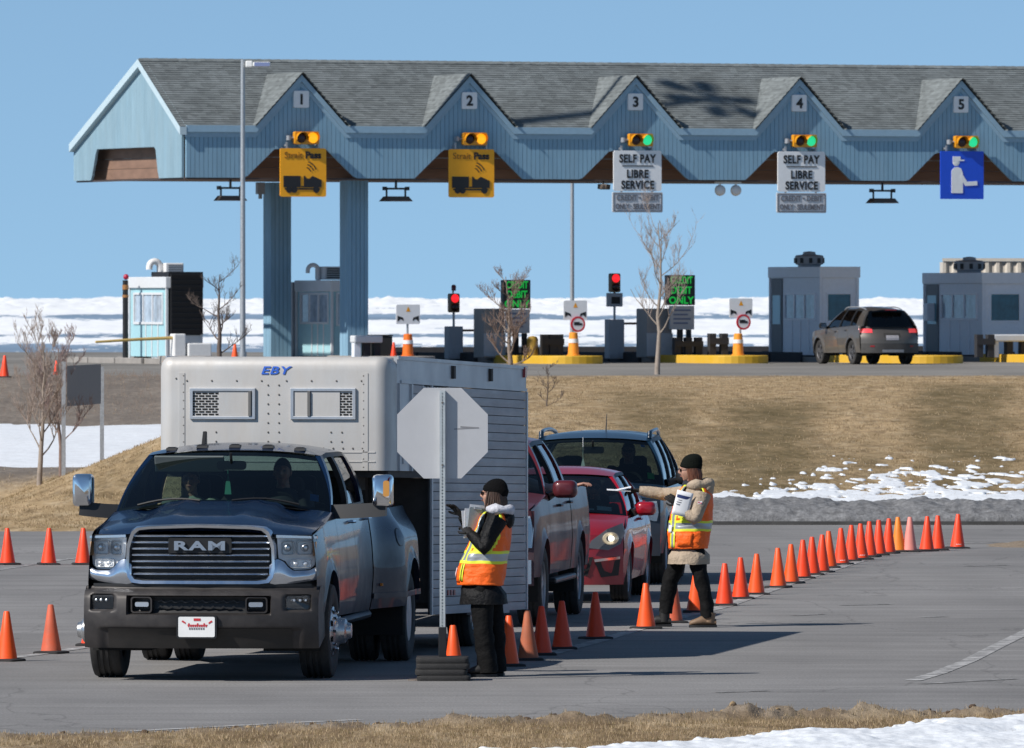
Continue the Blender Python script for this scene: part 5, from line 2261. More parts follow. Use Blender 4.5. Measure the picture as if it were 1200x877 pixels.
g.bb(-0.84, 0.84, 3.09, 5.08, 0.76, 0.80)
g.bb(-0.85, 0.85, 5.08, 5.11, 0.72, 1.39)
g.obj('tailgate', P_navy, v.root, smooth=0)
v.belt = [(-0.98, 1.235), (-0.6, 1.285), (0.0, 1.345), (0.58, 1.43), (1.2, 1.45), (3.05, 1.46), (3.06, 1.40), (5.2, 1.40)]
g = G()
v.panel(g, 3.05, 5.08, 1, off=-0.04, top=lambda y: 1.38, bot=lambda y: max(0.6, v.arch(y) + 0.02), nz=3, flange=0)
v.panel(g, 3.05, 5.08, -1, off=-0.04, top=lambda y: 1.38, bot=lambda y: max(0.6, v.arch(y) + 0.02), nz=3, flange=0)
g.obj('inner_shell', M_well, v.root, smooth=0)
# frame and underside
g = G()
g.bb(-0.55, 0.55, -0.7, 5.0, 0.45, 0.70)
g.bb(-0.75, 0.75, -0.06, 0.06, 0.36, 0.46)
g.bb(-0.95, 0.95, 4.23, 4.35, 0.36, 0.46)
g.bb(-0.9, 0.9, 0.6, 3.0, 0.44, 0.56)
g.obj('chassis', M_well, v.root, smooth=0)
for sd in (-1, 1):
    g = G()
    g.tube([(sd * 0.93, 0.66, 0.50), (sd * 0.99, 0.78, 0.465), (sd * 0.99, 2.88, 0.465), (sd * 0.93, 3.0, 0.50)], 0.045, 10, flat=0.8)
    g.obj('side_step', mat('dusty side step', (0.018, 0.024, 0.036), 0.4, 0.2, dirt=0.4, dcol=(0.06, 0.056, 0.055)), v.root)
# wheels: single front with long hubs, twin rear
M_hub = mat('polished hub', (0.60, 0.61, 0.62), 0.22, 1.0, dirt=0.35, dcol=(0.25, 0.22, 0.19), dscale=14)
for sd in (-1, 1):
    for c, xc, n in ((0.0, 0.915, 1), (4.29, 1.105, 2)):
        w = thing('wheel', None, None, (sd * xc, c, v.wr))
        w.parent = v.root
        tyre(w, v.wr, 0.27 if n == 1 else 0.24, v.rr)
        g = G()
        h = 0.12
        if n == 1:
            prof = [(v.rr * 1.02, h * 0.85), (v.rr * 0.97, h * 0.80), (v.rr * 0.94, h * 1.05), (v.rr * 0.62, h * 1.28), (v.rr * 0.56, h * 1.35), (v.rr * 0.50, h * 1.55), (v.rr * 0.47, h * 1.95), (v.rr * 0.34, h * 2.08), (v.rr * 0.28, h * 2.38), (0.0, h * 2.42)]
        else:
            prof = [(v.rr * 1.02, h * 0.85), (v.rr * 0.97, h * 0.7), (v.rr * 0.93, -h * 0.6), (v.rr * 0.60, -h * 0.8), (v.rr * 0.55, -h * 0.4), (v.rr * 0.40, h * 0.1), (0.0, h * 0.2)]
        g.lathe([(a, sd * q) for a, q in prof], 28, (0, 0, 0), 'x')
        rim = g.obj('rim', M_hub if n == 1 else M_wheel, w, smooth=35)
        g = G()
        for k in range(8):
            a = k * PI / 4
            rad = v.rr * (0.70 if n == 1 else 0.48)
            g.lathe([(0.014, sd * (h * 1.1 if n == 1 else -h * 0.5)), (0.014, sd * (h * 1.42 if n == 1 else -h * 0.2)), (0, sd * (h * 1.46 if n == 1 else -h * 0.15))], 6, (0, rad * math.cos(a), rad * math.sin(a)), 'x')
        g.obj('wheel_nut', M_chrome, rim, smooth=30)
        g = G()
        for k in range(8):
            a = (k + 0.5) * PI / 4
            rad = v.rr * 0.82
            g.lathe([(0.030, sd * h * 1.20), (0.0, sd * h * 1.21)], 10, (0, rad * math.cos(a), rad * math.sin(a)), 'x')
        if n == 1:
            g.obj('vent_hole', M_well, rim, smooth=0)
        if n == 2:
            w2 = thing('wheel', None, None, (sd * (xc - 0.30), c, v.wr))
            w2.parent = v.root
            tyre(w2, v.wr, 0.24, v.rr)
# front face
g = wrap(v, -0.98, 0.98, 0.80, 1.26, -0.06, 24, 4)
g.obj('nose_panel', M_grille, v.root, smooth=40)


def outline(hw, z0, z1, n=5):
    """the grille opening: wide shoulders, pinched low corners"""
    return [(hw, z1 - 0.17), (hw * 0.965, z1 - 0.10), (hw * 0.93, z1 - 0.045), (hw * 0.86, z1 - 0.012), (hw * 0.7, z1), (0.0, z1 + 0.012), (-hw * 0.7, z1), (-hw * 0.86, z1 - 0.012), (-hw * 0.93, z1 - 0.045), (-hw * 0.965, z1 - 0.10), (-hw, z1 - 0.17),
            (-hw * 1.01, z0 + 0.13), (-hw * 0.985, z0 + 0.055), (-hw * 0.93, z0 + 0.01), (-hw * 0.8, z0), (0.0, z0), (hw * 0.8, z0), (hw * 0.93, z0 + 0.01), (hw * 0.985, z0 + 0.055), (hw * 1.01, z0 + 0.13)]


og, ig = outline(0.655, 0.825, 1.345), outline(0.60, 0.885, 1.300)
g = wrap_ring(v, og, ig, -0.05, 0.055, mid=0.045)
gr = g.obj('grille_surround', M_chromeb, v.root, smooth=50)
g = G()
for k in range(7):
    z = 0.925 + 0.0545 * k
    hw = 0.597 - (0.012 if k == 0 else 0) - (0.02 if k == 6 else 0)
    for x0, x1 in (((-hw, -0.275), (0.275, hw)) if k in (4, 5) else ((-hw, hw),)):
        g = G()
        sec = [(-0.02, -0.009), (0.022, -0.009), (0.027, -0.005), (0.022, 0.003), (0.010, 0.011), (-0.02, 0.011)]
        nx = 14
        g.rings([[(x, v.front(x, z, o), z + dz) for o, dz in sec] for x in [x0 + (x1 - x0) * i / nx for i in range(nx + 1)]])
        g.obj('grille_bar', M_chromeb, v.root, smooth=50)
g = wrap_poly(v, rrect(-0.275, 0.275, 1.105, 1.235, 0.015, 2), -0.02, 0.028)
pl = g.obj('name_plate', M_grille, v.root, smooth=0)
g = text_g('RAM', 0.105, 0.02, sx=1.95, offset=0.004, space=1.18)
move(g, 0, v.front(0, 1.0) - 0.042, 1.170)
g.obj('lettering', mat('brushed chrome lettering', (0.50, 0.51, 0.54), 0.30, 0.9), pl, smooth=0)
# headlights
for sd in (-1, 1):
    hl = [(0.655, 1.235), (0.975, 1.225), (0.985, 1.13), (0.975, 1.075), (0.965, 1.0), (0.93, 0.965), (0.80, 0.958), (0.755, 0.99), (0.725, 1.035), (0.69, 1.05), (0.668, 1.06)]
    q = [(sd * x, z) for x, z in hl]
    t = wrap_poly(v, q, -0.08, -0.035).obj('headlight', mat('pale lamp housing', (0.80, 0.81, 0.82), 0.3, 0.0), v.root, smooth=0)
    for a, b, c, d, m in ((0.69, 0.80, 1.085, 1.215, M_lamp), (0.815, 0.955, 1.085, 1.215, M_lamp), (0.76, 0.945, 0.975, 1.055, M_lamp)):
        outer = [(sd * x, z) for x, z in rrect(a, b, c, d, 0.02, 2)]
        inner = [(sd * x, z) for x, z in rrect(a + 0.018, b - 0.018, c + 0.018, d - 0.018, 0.012, 2)]
        wrap_ring(v, outer, inner, -0.06, -0.008, mid=-0.03).obj('reflector', M_lamp, t, smooth=40)
    for a, z in ((0.742, 1.15), (0.885, 1.15), (0.81, 1.013), (0.89, 1.013)):
        g = G()
        g.ball((sd * a, v.front(a, z, -0.03), z), (0.036 if z > 1.1 else 0.028, 0.025, 0.036 if z > 1.1 else 0.022), 12, 8)
        g.obj('projector', M_lamp, t, smooth=60)
    wrap_poly(v, [(sd * x, z) for x, z in ((0.955, 1.20), (0.982, 1.20), (0.985, 1.08), (0.958, 1.08))], -0.05, 0.004).obj('turn_lamp_or_reflection', mat('pale amber lamp', (0.72, 0.42, 0.22), 0.25), t, smooth=0)
    wrap(v, min(sd * 0.70, sd * 0.975), max(sd * 0.70, sd * 0.975), 1.065, 1.222, 0.006, 10, 4).obj('lens', glass('lamp cover', (0.95, 0.95, 0.95), 0.45), t, smooth=50)
    # chrome bezel hooking under the lamp
    bz = [(0.655, 1.262), (0.99, 1.248), (0.99, 1.228), (0.655, 1.238)]
    wrap_poly(v, [(sd * x, z) for x, z in bz], -0.05, 0.02).obj('lamp_trim', M_chromeb, v.root, smooth=0)
    zt_ = [(0.60, 1.00), (0.66, 1.056), (0.69, 1.046), (0.72, 1.03), (0.755, 0.985), (0.80, 0.952), (0.93, 0.955), (0.992, 0.985)]
    zb_ = [(0.60, 0.84), (0.64, 0.82), (0.75, 0.835), (0.992, 0.875)]
    g = G()

    def lt(u, w):
        x = 0.60 + 0.392 * u
        a_, b_ = lin(zb_, x), lin(zt_, x)
        z = a_ + (b_ - a_) * w
        return (sd * x, v.front(x, z, 0.012 + 0.035 * math.sin(PI * (0.12 + 0.76 * w))), z)
    g.grid(lt, 28, 8)
    g.obj('lamp_trim', M_chromeb, v.root, smooth=60)
# bumper: bowed, with a central intake and fog lamp pockets pressed in
def bump_off(x, z):
    a = abs(x)
    o = 0.10 * math.sin(PI * min(1, max(0, (z - 0.26) / 0.62))) ** 0.6 + 0.02
    if z > 0.70:
        o -= 0.05 * sstep(0.72, 0.81, z)
    if a < 0.625 and 0.575 < z < 0.745:
        o -= 0.11 * sstep(0, 0.02, 0.625 - a) * sstep(0, 0.02, min(z - 0.575, 0.745 - z))
    if 0.73 < a < 0.97 and 0.60 < z < 0.755:
        o -= 0.06 * sstep(0, 0.03, min(a - 0.73, 0.97 - a)) * sstep(0, 0.03, min(z - 0.60, 0.755 - z))
    if z < 0.47:
        o -= 0.05 * sstep(0, 0.03, 0.47 - z) * (1 - sstep(0.80, 0.90, a))
    return o


g = wrap(v, -1.02, 1.02, 0.285, 0.815, bump_off, 110, 44)
for sd in (-1, 1):
    g.grid(lambda u, w: (sd * (1.02 + 0.02 * math.sin(PI * min(1, u * 2)) * 0), v.front(1.02, 0.285 + 0.53 * w, bump_off(1.02, 0.285 + 0.53 * w)) + 0.42 * u, 0.285 + 0.53 * w + 0.10 * u * (1 - w)), 4, 6)
bm_ = g.obj('bumper', P_bumper, v.root, smooth=50)
g = wrap(v, -0.95, 0.95, 0.815, 0.84, 0.03, 24, 1)
g.obj('bumper_gap', M_grille, v.root, smooth=0)
g = wrap(v, -0.605, 0.605, 0.59, 0.73, lambda x, z: bump_off(x, z) + 0.004, 20, 4)
it = g.obj('intake', M_grille, bm_, smooth=0)
g = G()
for z in (0.635, 0.685):
    for k in range(8):
        x0 = -0.36 + 0.09 * k
        wrap_poly(v, [(x0, z), (x0 + 0.03, z + 0.02), (x0 + 0.06, z), (x0 + 0.09, z + 0.0), (x0 + 0.06, z - 0.008), (x0 + 0.03, z + 0.008)], 0.02, 0.04, g)
g.obj('mesh_bar', M_black, bm_, smooth=0)
for sd in (-1, 1):
    g = G()
    wrap_ring(v, [(sd * x, z) for x, z in rrect(0.40, 0.60, 0.585, 0.735, 0.03)], [(sd * x, z) for x, z in rrect(0.425, 0.575, 0.605, 0.715, 0.02)], 0.03, 0.075, g)
    g.obj('hook_frame', P_bumper, bm_, smooth=40)
    g = G()
    wrap_poly(v, [(sd * x, z) for x, z in rrect(0.435, 0.555, 0.645, 0.685, 0.012, 2)], 0.03, 0.075, g)
    g.obj('tow_hook', mat('bright tow hook', (0.55, 0.56, 0.58), 0.35, 0.8), bm_, smooth=0)
    g = G()
    wrap_poly(v, [(sd * x, z) for x, z in rrect(0.745, 0.955, 0.615, 0.745, 0.035)], 0.03, 0.066, g)
    f = g.obj('fog_lamp', M_lampdark, bm_, smooth=0)
    g = G()
    for x in (0.81, 0.86, 0.905):
        g.ball((sd * x, v.front(x, 0.70, 0.066), 0.70), (0.020, 0.012, 0.016), 10, 6)
    g.obj('reflector', M_lamp, f, smooth=60)
    g = G()
    wrap_poly(v, [(sd * x, z) for x, z in rrect(0.75, 0.95, 0.62, 0.74, 0.03)], 0.078, 0.080, g)
    g.obj('lens', M_lens, f, smooth=0)
g = wrap(v, -0.80, 0.80, 0.285, 0.46, lambda x, z: bump_off(x, z) + 0.006, 24, 3)
g.obj('air_dam', mat('dark dusty valance', (0.014, 0.013, 0.012), 0.6, dirt=0.4, dcol=(0.045, 0.036, 0.032), dscale=5), bm_, smooth=40)
# plate with red lettering
t = wrap_poly(v, rrect(-0.18, 0.17, 0.375, 0.575, 0.02, 2), 0.09, 0.150).obj('plate_holder', M_black, v.root, smooth=0)
wrap_poly(v, rrect(-0.163, 0.153, 0.388, 0.562, 0.012, 2), 0.1505, 0.155).obj('plate', M_white, t, smooth=0)
g = G()
wrap_poly(v, [(-0.03, 0.528), (0.03, 0.528), (0.03, 0.549), (-0.03, 0.549)], 0.156, 0.158, g)
for k in range(9):
    x = -0.08 + 0.019 * k
    hh = 0.032 if k in (0, 4, 7) else 0.02
    wrap_poly(v, [(x, 0.475), (x + 0.012, 0.475), (x + 0.014, 0.475 + hh), (x + 0.003, 0.475 + hh)], 0.156, 0.158, g)
wrap_poly(v, [(-0.085, 0.488), (0.09, 0.488), (0.09, 0.494), (-0.085, 0.494)], 0.156, 0.1575, g)
for sx in (-1, 1):
    wrap_poly(v, [(sx * 0.10, 0.50), (sx * 0.135, 0.52), (sx * 0.125, 0.532), (sx * 0.10, 0.515)], 0.156, 0.158, g)
g.obj('plate_print', mat('red plate print', (0.55, 0.03, 0.04), 0.5), t, smooth=0)
g = G()
for k in range(7):
    wrap_poly(v, [(-0.07 + 0.02 * k, 0.452), (-0.058 + 0.02 * k, 0.452), (-0.058 + 0.02 * k, 0.468), (-0.07 + 0.02 * k, 0.468)], 0.156, 0.158, g)
g.obj('plate_print', M_inkgrey, t, smooth=0)
# roof marker lamps, antenna
for e in (-0.74, -0.38, 0.0, 0.38, 0.74):
    q = v.fr(0.5 + e / 2, 0.10)
    g = G()
    g.rings([[(q[0] + a * k, q[1] + b * k2, q[2] - 0.006 + h) for a, b in ((-0.05, -0.06), (0.05, -0.06), (0.05, 0.07), (-0.05, 0.07))] for k, k2, h in ((1, 1, 0), (0.9, 0.85, 0.022), (0.55, 0.6, 0.032))])
    g.obj('marker_lamp', M_black if e not in (0.0,) else M_black, v.root, smooth=30)
q = v.fr(0.30, 0.22)
g = G()
g.prism([(q[1] - 0.05, q[2] - 0.02), (q[1] + 0.10, q[2] - 0.02), (q[1] + 0.09, q[2] + 0.11), (q[1] + 0.06, q[2] + 0.115)], 'x', q[0] - 0.018, q[0] + 0.018)
g.obj('fin_antenna', M_black, v.root, smooth=0, bevel=0.006)
# tow mirrors flipped out on long arms
for sd in (-1, 1):
    x1 = 1.36 if sd > 0 else 1.23
    g = G()
    g.rings([[(sd * x, y + dy, z + dz) for dy, dz in ((-0.07, -0.06), (0.06, -0.06), (0.07, 0.055), (-0.04, 0.065))] for x, y, z in ((0.90, 0.76, 1.425), (1.05, 0.74, 1.43), (x1 - 0.02, 0.72, 1.445), (x1 + 0.06, 0.72, 1.455))])
    ar = g.obj('mirror_arm', M_black, v.root, smooth=30)
    g = G()
    cx, cz, w_, h_ = x1 + 0.03, 1.615, 0.18, 0.285
    g.rings([[(sd * (cx + p[0] * k), 0.72 + d, cz + p[1] * k) for p in rrect(-w_ / 2, w_ / 2, -h_ / 2, h_ / 2, 0.04, 4)] for d, k in ((-0.10, 0.72), (-0.085, 0.93), (-0.04, 1.0), (0.04, 1.0))])
    mh = g.obj('mirror_head', M_chrome, ar, smooth=50)
    if sd > 0:
        g = G()
        g.prism([(x, z) for x, z in rrect(cx + 0.015, cx + 0.07, cz - 0.05, cz + 0.09, 0.02)], 'y', 0.61, 0.64)
        g.obj('turn_lamp_or_reflection', mat('orange mirror reflection', (0.55, 0.26, 0.06), 0.3), ar, smooth=0)  # orange reflection of the vest in the chrome, modelled as a coloured patch
    g = G()
    g.prism([(sd * x, z) for x, z in rrect(cx - 0.08, cx + 0.08, cz - 0.13, cz + 0.13, 0.03)], 'y', 0.765, 0.77)
    g.obj('mirror_glass', M_black, ar, smooth=0)
# wipers, stickers, hanging air freshener, dash papers
g = G()
for u0, u1 in ((0.10, 0.40), (0.55, 0.86)):
    pts = [Vector(v.fw(u0 + (u1 - u0) * k / 6, 0.05 + 0.05 * math.sin(k / 6 * PI))) + Vector((0, -0.03, 0.008)) for k in range(7)]
    g.tube(pts, 0.010, 5)
g.obj('wiper', M_black, v.root, smooth=30)


def on_screen(v, u0, u1, w0, w1, m, name, d=-0.006):
    g = G()
    g.grid(lambda u, w: (lambda q: (q[0], q[1] - d, q[2] - 0.004))(v.fw(u0 + (u1 - u0) * u, w0 + (w1 - w0) * w)), 3, 3)
    return g.obj(name, m, v.ws, smooth=0)


on_screen(v, 0.905, 0.945, 0.16, 0.28, mat('blue sticker', (0.10, 0.30, 0.62), 0.5), 'sticker')
g = G()
q = v.fw(0.47, 0.80)
g.tube([(q[0], q[1] + 0.2, q[2]), (q[0], q[1] + 0.2, q[2] - 0.12)], 0.003, 4)
g.prism([(q[0] - 0.03, q[2] - 0.30), (q[0] + 0.03, q[2] - 0.30), (q[0] + 0.02, q[2] - 0.2), (q[0], q[2] - 0.12), (q[0] - 0.02, q[2] - 0.2)], 'y', q[1] + 0.195, q[1] + 0.205)
g.obj('air_freshener', mat('green card', (0.10, 0.42, 0.30), 0.6), v.root, smooth=0)
q = v.fw(0.27, 0.80)
g = G()
g.box((q[0], q[1] + 0.08, q[2] - 0.02), (0.62, 0.02, 0.16), rx=0.5)
vs_ = g.obj('sun_visor', mat('grey visor', (0.12, 0.14, 0.14), 0.8), v.root, smooth=0, bevel=0.008)
g = G()
g.box((q[0] + 0.02, q[1] + 0.066, q[2] - 0.0), (0.26, 0.004, 0.05), rx=0.5)
g.obj('visor_label', M_white, vs_, smooth=0)

# ---------------------------------------------------------------- maroon pickup behind the trailer
P_maroon = mat('maroon paint under road salt', (0.105, 0.010, 0.016), 0.36, 0.15, coat=0.35, dirt=0.95, dcol=(0.072, 0.058, 0.066), dscale=1.6, dz=(1.45, 0.85))
MP = Veh('pickup_truck', 'salt greyed maroon pickup behind the trailer, its driver resting an arm on the window', loc=(-0.66, 103.5, 0), rz=-R(6), cat='truck',
         W=1.0, yf=-0.95, yr=4.85, fl=0.6, fc=0.07, rl=0.2, rc=0.02, wb=3.68, wr=0.40, ar=0.47, tw=0.26, trk=0.87, rr=0.245,
         zr=[(-0.95, 0.50), (5, 0.50)], lip=0.025, flare=None,
         prof=[(0.45, 0.965), (0.60, 0.985), (0.85, 1.0), (1.10, 0.985), (1.30, 0.955), (1.42, 0.93)],
         belt=[(-0.95, 1.16), (-0.5, 1.22), (0.55, 1.31), (0.7, 1.30), (2.9, 1.33)], softbelt=False,
         rail=[(1.1, 1.80), (1.6, 1.84), (2.5, 1.84), (3.0, 1.80)], xr=[(1.2, 0.70), (3.0, 0.70)], crown=0.075, wbow=0.14, rbow=0.0, cowlz=0.05,
         front_bow=0.16, hz=0.13, handle=M_black, sg=M_sideglass, wsg=M_glass, wtrim=M_black)
v = MP
v.front_y = lambda x, z: 0.03 if z > 0.8 else 0.0
v.sides([('front_fender', -0.80, 0.60), ('door', 0.60, 1.75), ('door', 1.75, 2.78)], P_maroon)
v.shell(-0.75, 2.8)
v.hood(P_maroon, -0.90, 0.52, [(0, 0.06), (0.3, 0.08), (1, 0.06)], lambda x, w: 0.02 * (1 - sstep(0.4, 0.5, abs(x))) * sstep(0, 0.3, w))
v.house(P_maroon, [('paint', (0.55, 1.22), (0.66, 1.32)), ('open', (0.66, 1.32), (1.70, 1.68)), ('trim', (1.70, 1.68), (1.82, 1.80)), ('glass', (1.82, 1.80), (2.62, 2.52)), ('paint', (2.62, 2.52), (2.80, 2.68))], M_black)
v.rear_glass(2.79, 1.33, 0.88, M_glass)
v.cabin(0.6, 2.75, [(-0.4, 1.65), (0.4, 1.65)], wheel_x=0.38)
v.wheels(M_wheel, spokes=6)
g = G()
g.bb(-0.87, 0.87, 2.79, 2.81, 0.6, 1.32)
g.obj('cab_back', P_maroon, v.root, smooth=0)
v.belt = [(2.8, 1.33), (4.9, 1.33)]
for sd in (-1, 1):
    g = G()
    v.panel(g, 2.84, 4.83, sd, nz=12)
    g.obj('bed_side', P_maroon, v.root, smooth=38)
    g = G()
    v.panel(g, 2.8, 4.8, sd, off=-0.04, bot=lambda y: max(0.6, v.arch(y) + 0.02), nz=3, flange=0)
    g.obj('inner_shell', M_well, v.root, smooth=0)
g = G()
g.bb(-0.87, 0.87, 2.84, 4.82, 0.74, 0.78)
g.bb(-0.90, 0.90, 4.80, 4.84, 0.66, 1.325)
g.obj('tailgate', P_maroon, v.root, smooth=0)
g = G()
g.bb(-0.5, 0.5, -0.7, 4.7, 0.42, 0.66)
g.bb(-0.85, 0.85, 0.5, 2.8, 0.42, 0.54)
g.obj('chassis', M_well, v.root, smooth=0)
for sd in (-1, 1):
    g = G()
    g.bb(sd * 0.95, sd * 1.05, 0.62, 2.72, 0.40, 0.46)
    g.obj('side_step', M_black, v.root, smooth=0, bevel=0.02)
wrap(v, -0.97, 0.97, 0.42, 1.17, 0.0, 20, 8).obj('front_face', P_maroon, v.root, smooth=40)
g = G()
wrap_ring(v, rrect(-0.60, 0.60, 0.72, 1.12, 0.06), rrect(-0.55, 0.55, 0.77, 1.07, 0.04), 0.0, 0.05, g)
gs = g.obj('grille_surround', M_chromeb, v.root, smooth=40)
wrap_poly(v, rrect(-0.55, 0.55, 0.77, 1.07, 0.04), 0.0, 0.012).obj('grille', M_grille, v.root, smooth=0)
for z in (0.84, 0.92, 1.0):
    wrap(v, -0.55, 0.55, z - 0.02, z + 0.02, 0.035, 12, 1, thick=0.03).obj('grille_bar', M_chromeb, v.root, smooth=0)
wrap(v, -0.95, 0.95, 0.44, 0.68, 0.07, 20, 3, thick=0.1).obj('bumper', M_chromeb, v.root, smooth=40)
for sd in (-1, 1):
    q = [(sd * x, z) for x, z in ((0.62, 0.80), (0.62, 1.10), (0.93, 1.12), (0.965, 0.98), (0.95, 0.80))]
    t = wrap_poly(v, q, -0.02, 0.006).obj('headlight', M_lamp, v.root, smooth=0)
    wrap_poly(v, q, 0.018, 0.022).obj('lens', M_lens, t, smooth=0)
    mirror(v.root, sd, 1.12, 0.80, 1.36, 0.25, 0.18, P_maroon, (0.94, 0.74, 1.28))

# ---------------------------------------------------------------- red hatchback
P_red = mat('bright red paint', (0.33, 0.004, 0.014), 0.3, 0.1, coat=0.6, dirt=0.4, dcol=(0.14, 0.075, 0.08), dscale=2.0, dz=(1.0, 0.3))
RH = Veh('hatchback_car', 'bright red hatchback with lit headlight waiting between the two larger vehicles', loc=(0.43, 111.6, 0), rz=-R(5.4),
         W=0.87, yf=-0.80, yr=3.20, fl=0.7, fc=0.12, rl=0.5, rc=0.10, wb=2.50, wr=0.31, ar=0.345, tw=0.20, trk=0.755, rr=0.20,
         zr=[(-0.8, 0.22), (3.2, 0.24)], lip=0.018, flare=None,
         prof=[(0.2, 0.93), (0.35, 0.97), (0.6, 1.0), (0.8, 0.985), (0.95, 0.93), (1.1, 0.88)],
         belt=[(-0.8, 0.66), (-0.55, 0.76), (-0.2, 0.84), (0.25, 0.92), (0.7, 0.945), (2.6, 1.03), (3.2, 1.0)], softbelt=False,
         rail=[(0.9, 1.33), (1.3, 1.38), (2.0, 1.38), (2.9, 1.30)], xr=[(1.0, 0.58), (2.0, 0.60), (3.0, 0.54)], crown=0.065, wbow=0.20, rbow=0.08, cowlz=0.06,
         front_bow=0.30, hz=0.10, handle=P_red, sg=M_sideglass, wsg=M_glass, wtrim=M_black)
v = RH
v.front_y = lambda x, z: 0.04 * abs(z - 0.5) / 0.3
v.sides([('front_fender', -0.50, 0.55), ('door', 0.55, 1.55), ('door', 1.55, 2.38), ('rear_quarter', 2.38, 3.02)], P_red)
v.shell(-0.45, 3.0)
v.hood(P_red, -0.72, 0.30, [(0, 0.06), (0.4, 0.09), (1, 0.05)], None)
v.house(P_red, [('paint', (0.32, 1.02), (0.44, 1.14)), ('glass', (0.44, 1.14), (1.46, 1.62)), ('trim', (1.46, 1.62), (1.56, 1.72)), ('glass', (1.56, 1.72), (2.35, 2.30)), ('paint', (2.35, 2.30), (2.85, 2.60))], M_black)
v.rear_glass(2.90, 1.02, 0.72, M_sideglass)
v.cabin(0.42, 2.9, [(-0.36, 1.55), (0.36, 1.55)], wheel_x=0.36)
v.wheels(M_wheel, spokes=8)
wrap(v, -0.83, 0.83, 0.20, 0.74, 0.0, 26, 10).obj('front_bumper', P_red, v.root, smooth=40)
g = G()
g.grid(lambda u, w: ((2 * u - 1) * 0.78, 3.20 - 0.14 * abs(2 * u - 1) ** 3 - 0.10 * abs(w - 0.4), 0.24 + 0.80 * w), 16, 8)
g.obj('tailgate', P_red, v.root, smooth=40)
wrap_poly(v, [(-0.52, 0.50), (0.52, 0.50), (0.46, 0.30), (-0.46, 0.30)], 0.0, 0.012).obj('lower_grille', M_grille, v.root, smooth=0)
for z in (0.36, 0.43):
    wrap(v, -0.46, 0.46, z - 0.012, z + 0.012, 0.02, 12, 1, thick=0.02).obj('grille_bar', M_black, v.root, smooth=0)
wrap(v, -0.42, 0.42, 0.60, 0.66, 0.014, 12, 1, thick=0.02).obj('upper_grille', M_grille, v.root, smooth=0)
for sd in (-1, 1):
    q = [(sd * x, z) for x, z in ((0.46, 0.60), (0.50, 0.68), (0.66, 0.80), (0.82, 0.865), (0.845, 0.76), (0.80, 0.64), (0.68, 0.575))]
    t = wrap_poly(v, q, -0.03, 0.012).obj('headlight', mat('smoked lamp housing', (0.20, 0.20, 0.21), 0.4, 0.2), v.root, smooth=0)
    g = G()
    g.ball((sd * 0.70, v.front(0.70, 0.70, 0.012), 0.70), (0.045, 0.02, 0.036), 12, 8)
    g.obj('bulb', M_lit if sd > 0 else M_lamp, t, smooth=60)
    wrap_ring(v, [(sd * (0.70 + 0.085 * math.cos(k * PI / 8)), 0.70 + 0.070 * math.sin(k * PI / 8)) for k in range(16)], [(sd * (0.70 + 0.045 * math.cos(k * PI / 8)), 0.70 + 0.038 * math.sin(k * PI / 8)) for k in range(16)], 0.012, 0.032, mid=0.018).obj('reflector', mat('warm lamp bowl', (0.8, 0.72, 0.55), 0.15, 0.6, emit=((1.0, 0.80, 0.55), 0.15)) if sd > 0 else M_lamp, t, smooth=50)
    wrap_poly(v, q, 0.045, 0.048).obj('lens', glass('lamp cover', (0.9, 0.9, 0.9), 0.35), t, smooth=0)
    g = G()
    wrap_poly(v, [(sd * x, z) for x, z in ((0.54, 0.44), (0.80, 0.47), (0.78, 0.30), (0.60, 0.28))], 0.0, 0.010, g)
    f = g.obj('fog_lamp', M_grille, v.root, smooth=0)
    wrap_poly(v, [(sd * x, z) for x, z in ((0.53, 0.475), (0.80, 0.505), (0.80, 0.478), (0.54, 0.448))], 0.0, 0.022).obj('chrome_strip', M_chrome, v.root, smooth=0)
    g = G()
    g.grid(lambda u, w: (sd * (0.60 + 0.17 * u), 3.14 - 0.12 * u, 0.72 + 0.22 * w), 2, 2)
    g.obj('tail_lamp', M_redlens, v.root, smooth=40)
    mirror(v.root, sd, 0.98, 0.62, 1.00, 0.22, 0.15, P_red, (0.83, 0.56, 0.95))
on_screen(v, 0.80, 0.90, 0.08, 0.18, M_white, 'sticker')
on_screen(v, 0.62, 0.78, 0.06, 0.10, M_white, 'dash_paper', d=-0.03)

# ---------------------------------------------------------------- dark blue SUV
P_blue = mat('dark blue paint', (0.004, 0.020, 0.042), 0.28, 0.0, coat=0.4, dirt=0.8, dcol=(0.055, 0.052, 0.055), dscale=2.0, dz=(1.15, 0.45))
SU = Veh('suv_car', 'dark blue sport utility vehicle with roof rails, last in the queue', loc=(0.87, 118.6, 0), rz=-R(4.8),
         W=0.93, yf=-0.90, yr=3.75, fl=0.6, fc=0.08, rl=0.4, rc=0.06, wb=2.85, wr=0.37, ar=0.42, tw=0.24, trk=0.81, rr=0.235,
         zr=[(-0.9, 0.36), (3.8, 0.38)], lip=0.02, flare=None,
         prof=[(0.3, 0.95), (0.5, 0.985), (0.8, 1.0), (1.0, 0.98), (1.15, 0.94), (1.3, 0.91)],
         belt=[(-0.9, 0.98), (-0.4, 1.06), (0.45, 1.13), (0.8, 1.13), (3.2, 1.20), (3.75, 1.18)], softbelt=False,
         rail=[(1.0, 1.63), (1.4, 1.675), (2.6, 1.68), (3.6, 1.62)], xr=[(1.0, 0.66), (2.0, 0.68), (3.6, 0.62)], crown=0.065, wbow=0.16, rbow=0.06, cowlz=0.05,
         front_bow=0.18, hz=0.11, handle=P_blue, sg=M_sideglass, wsg=M_glass, wtrim=M_black)
v = SU
v.front_y = lambda x, z: 0.03 if z > 0.7 else 0.0
v.sides([('front_fender', -0.72, 0.58), ('door', 0.58, 1.62), ('door', 1.62, 2.52), ('rear_quarter', 2.52, 3.62)], P_blue)
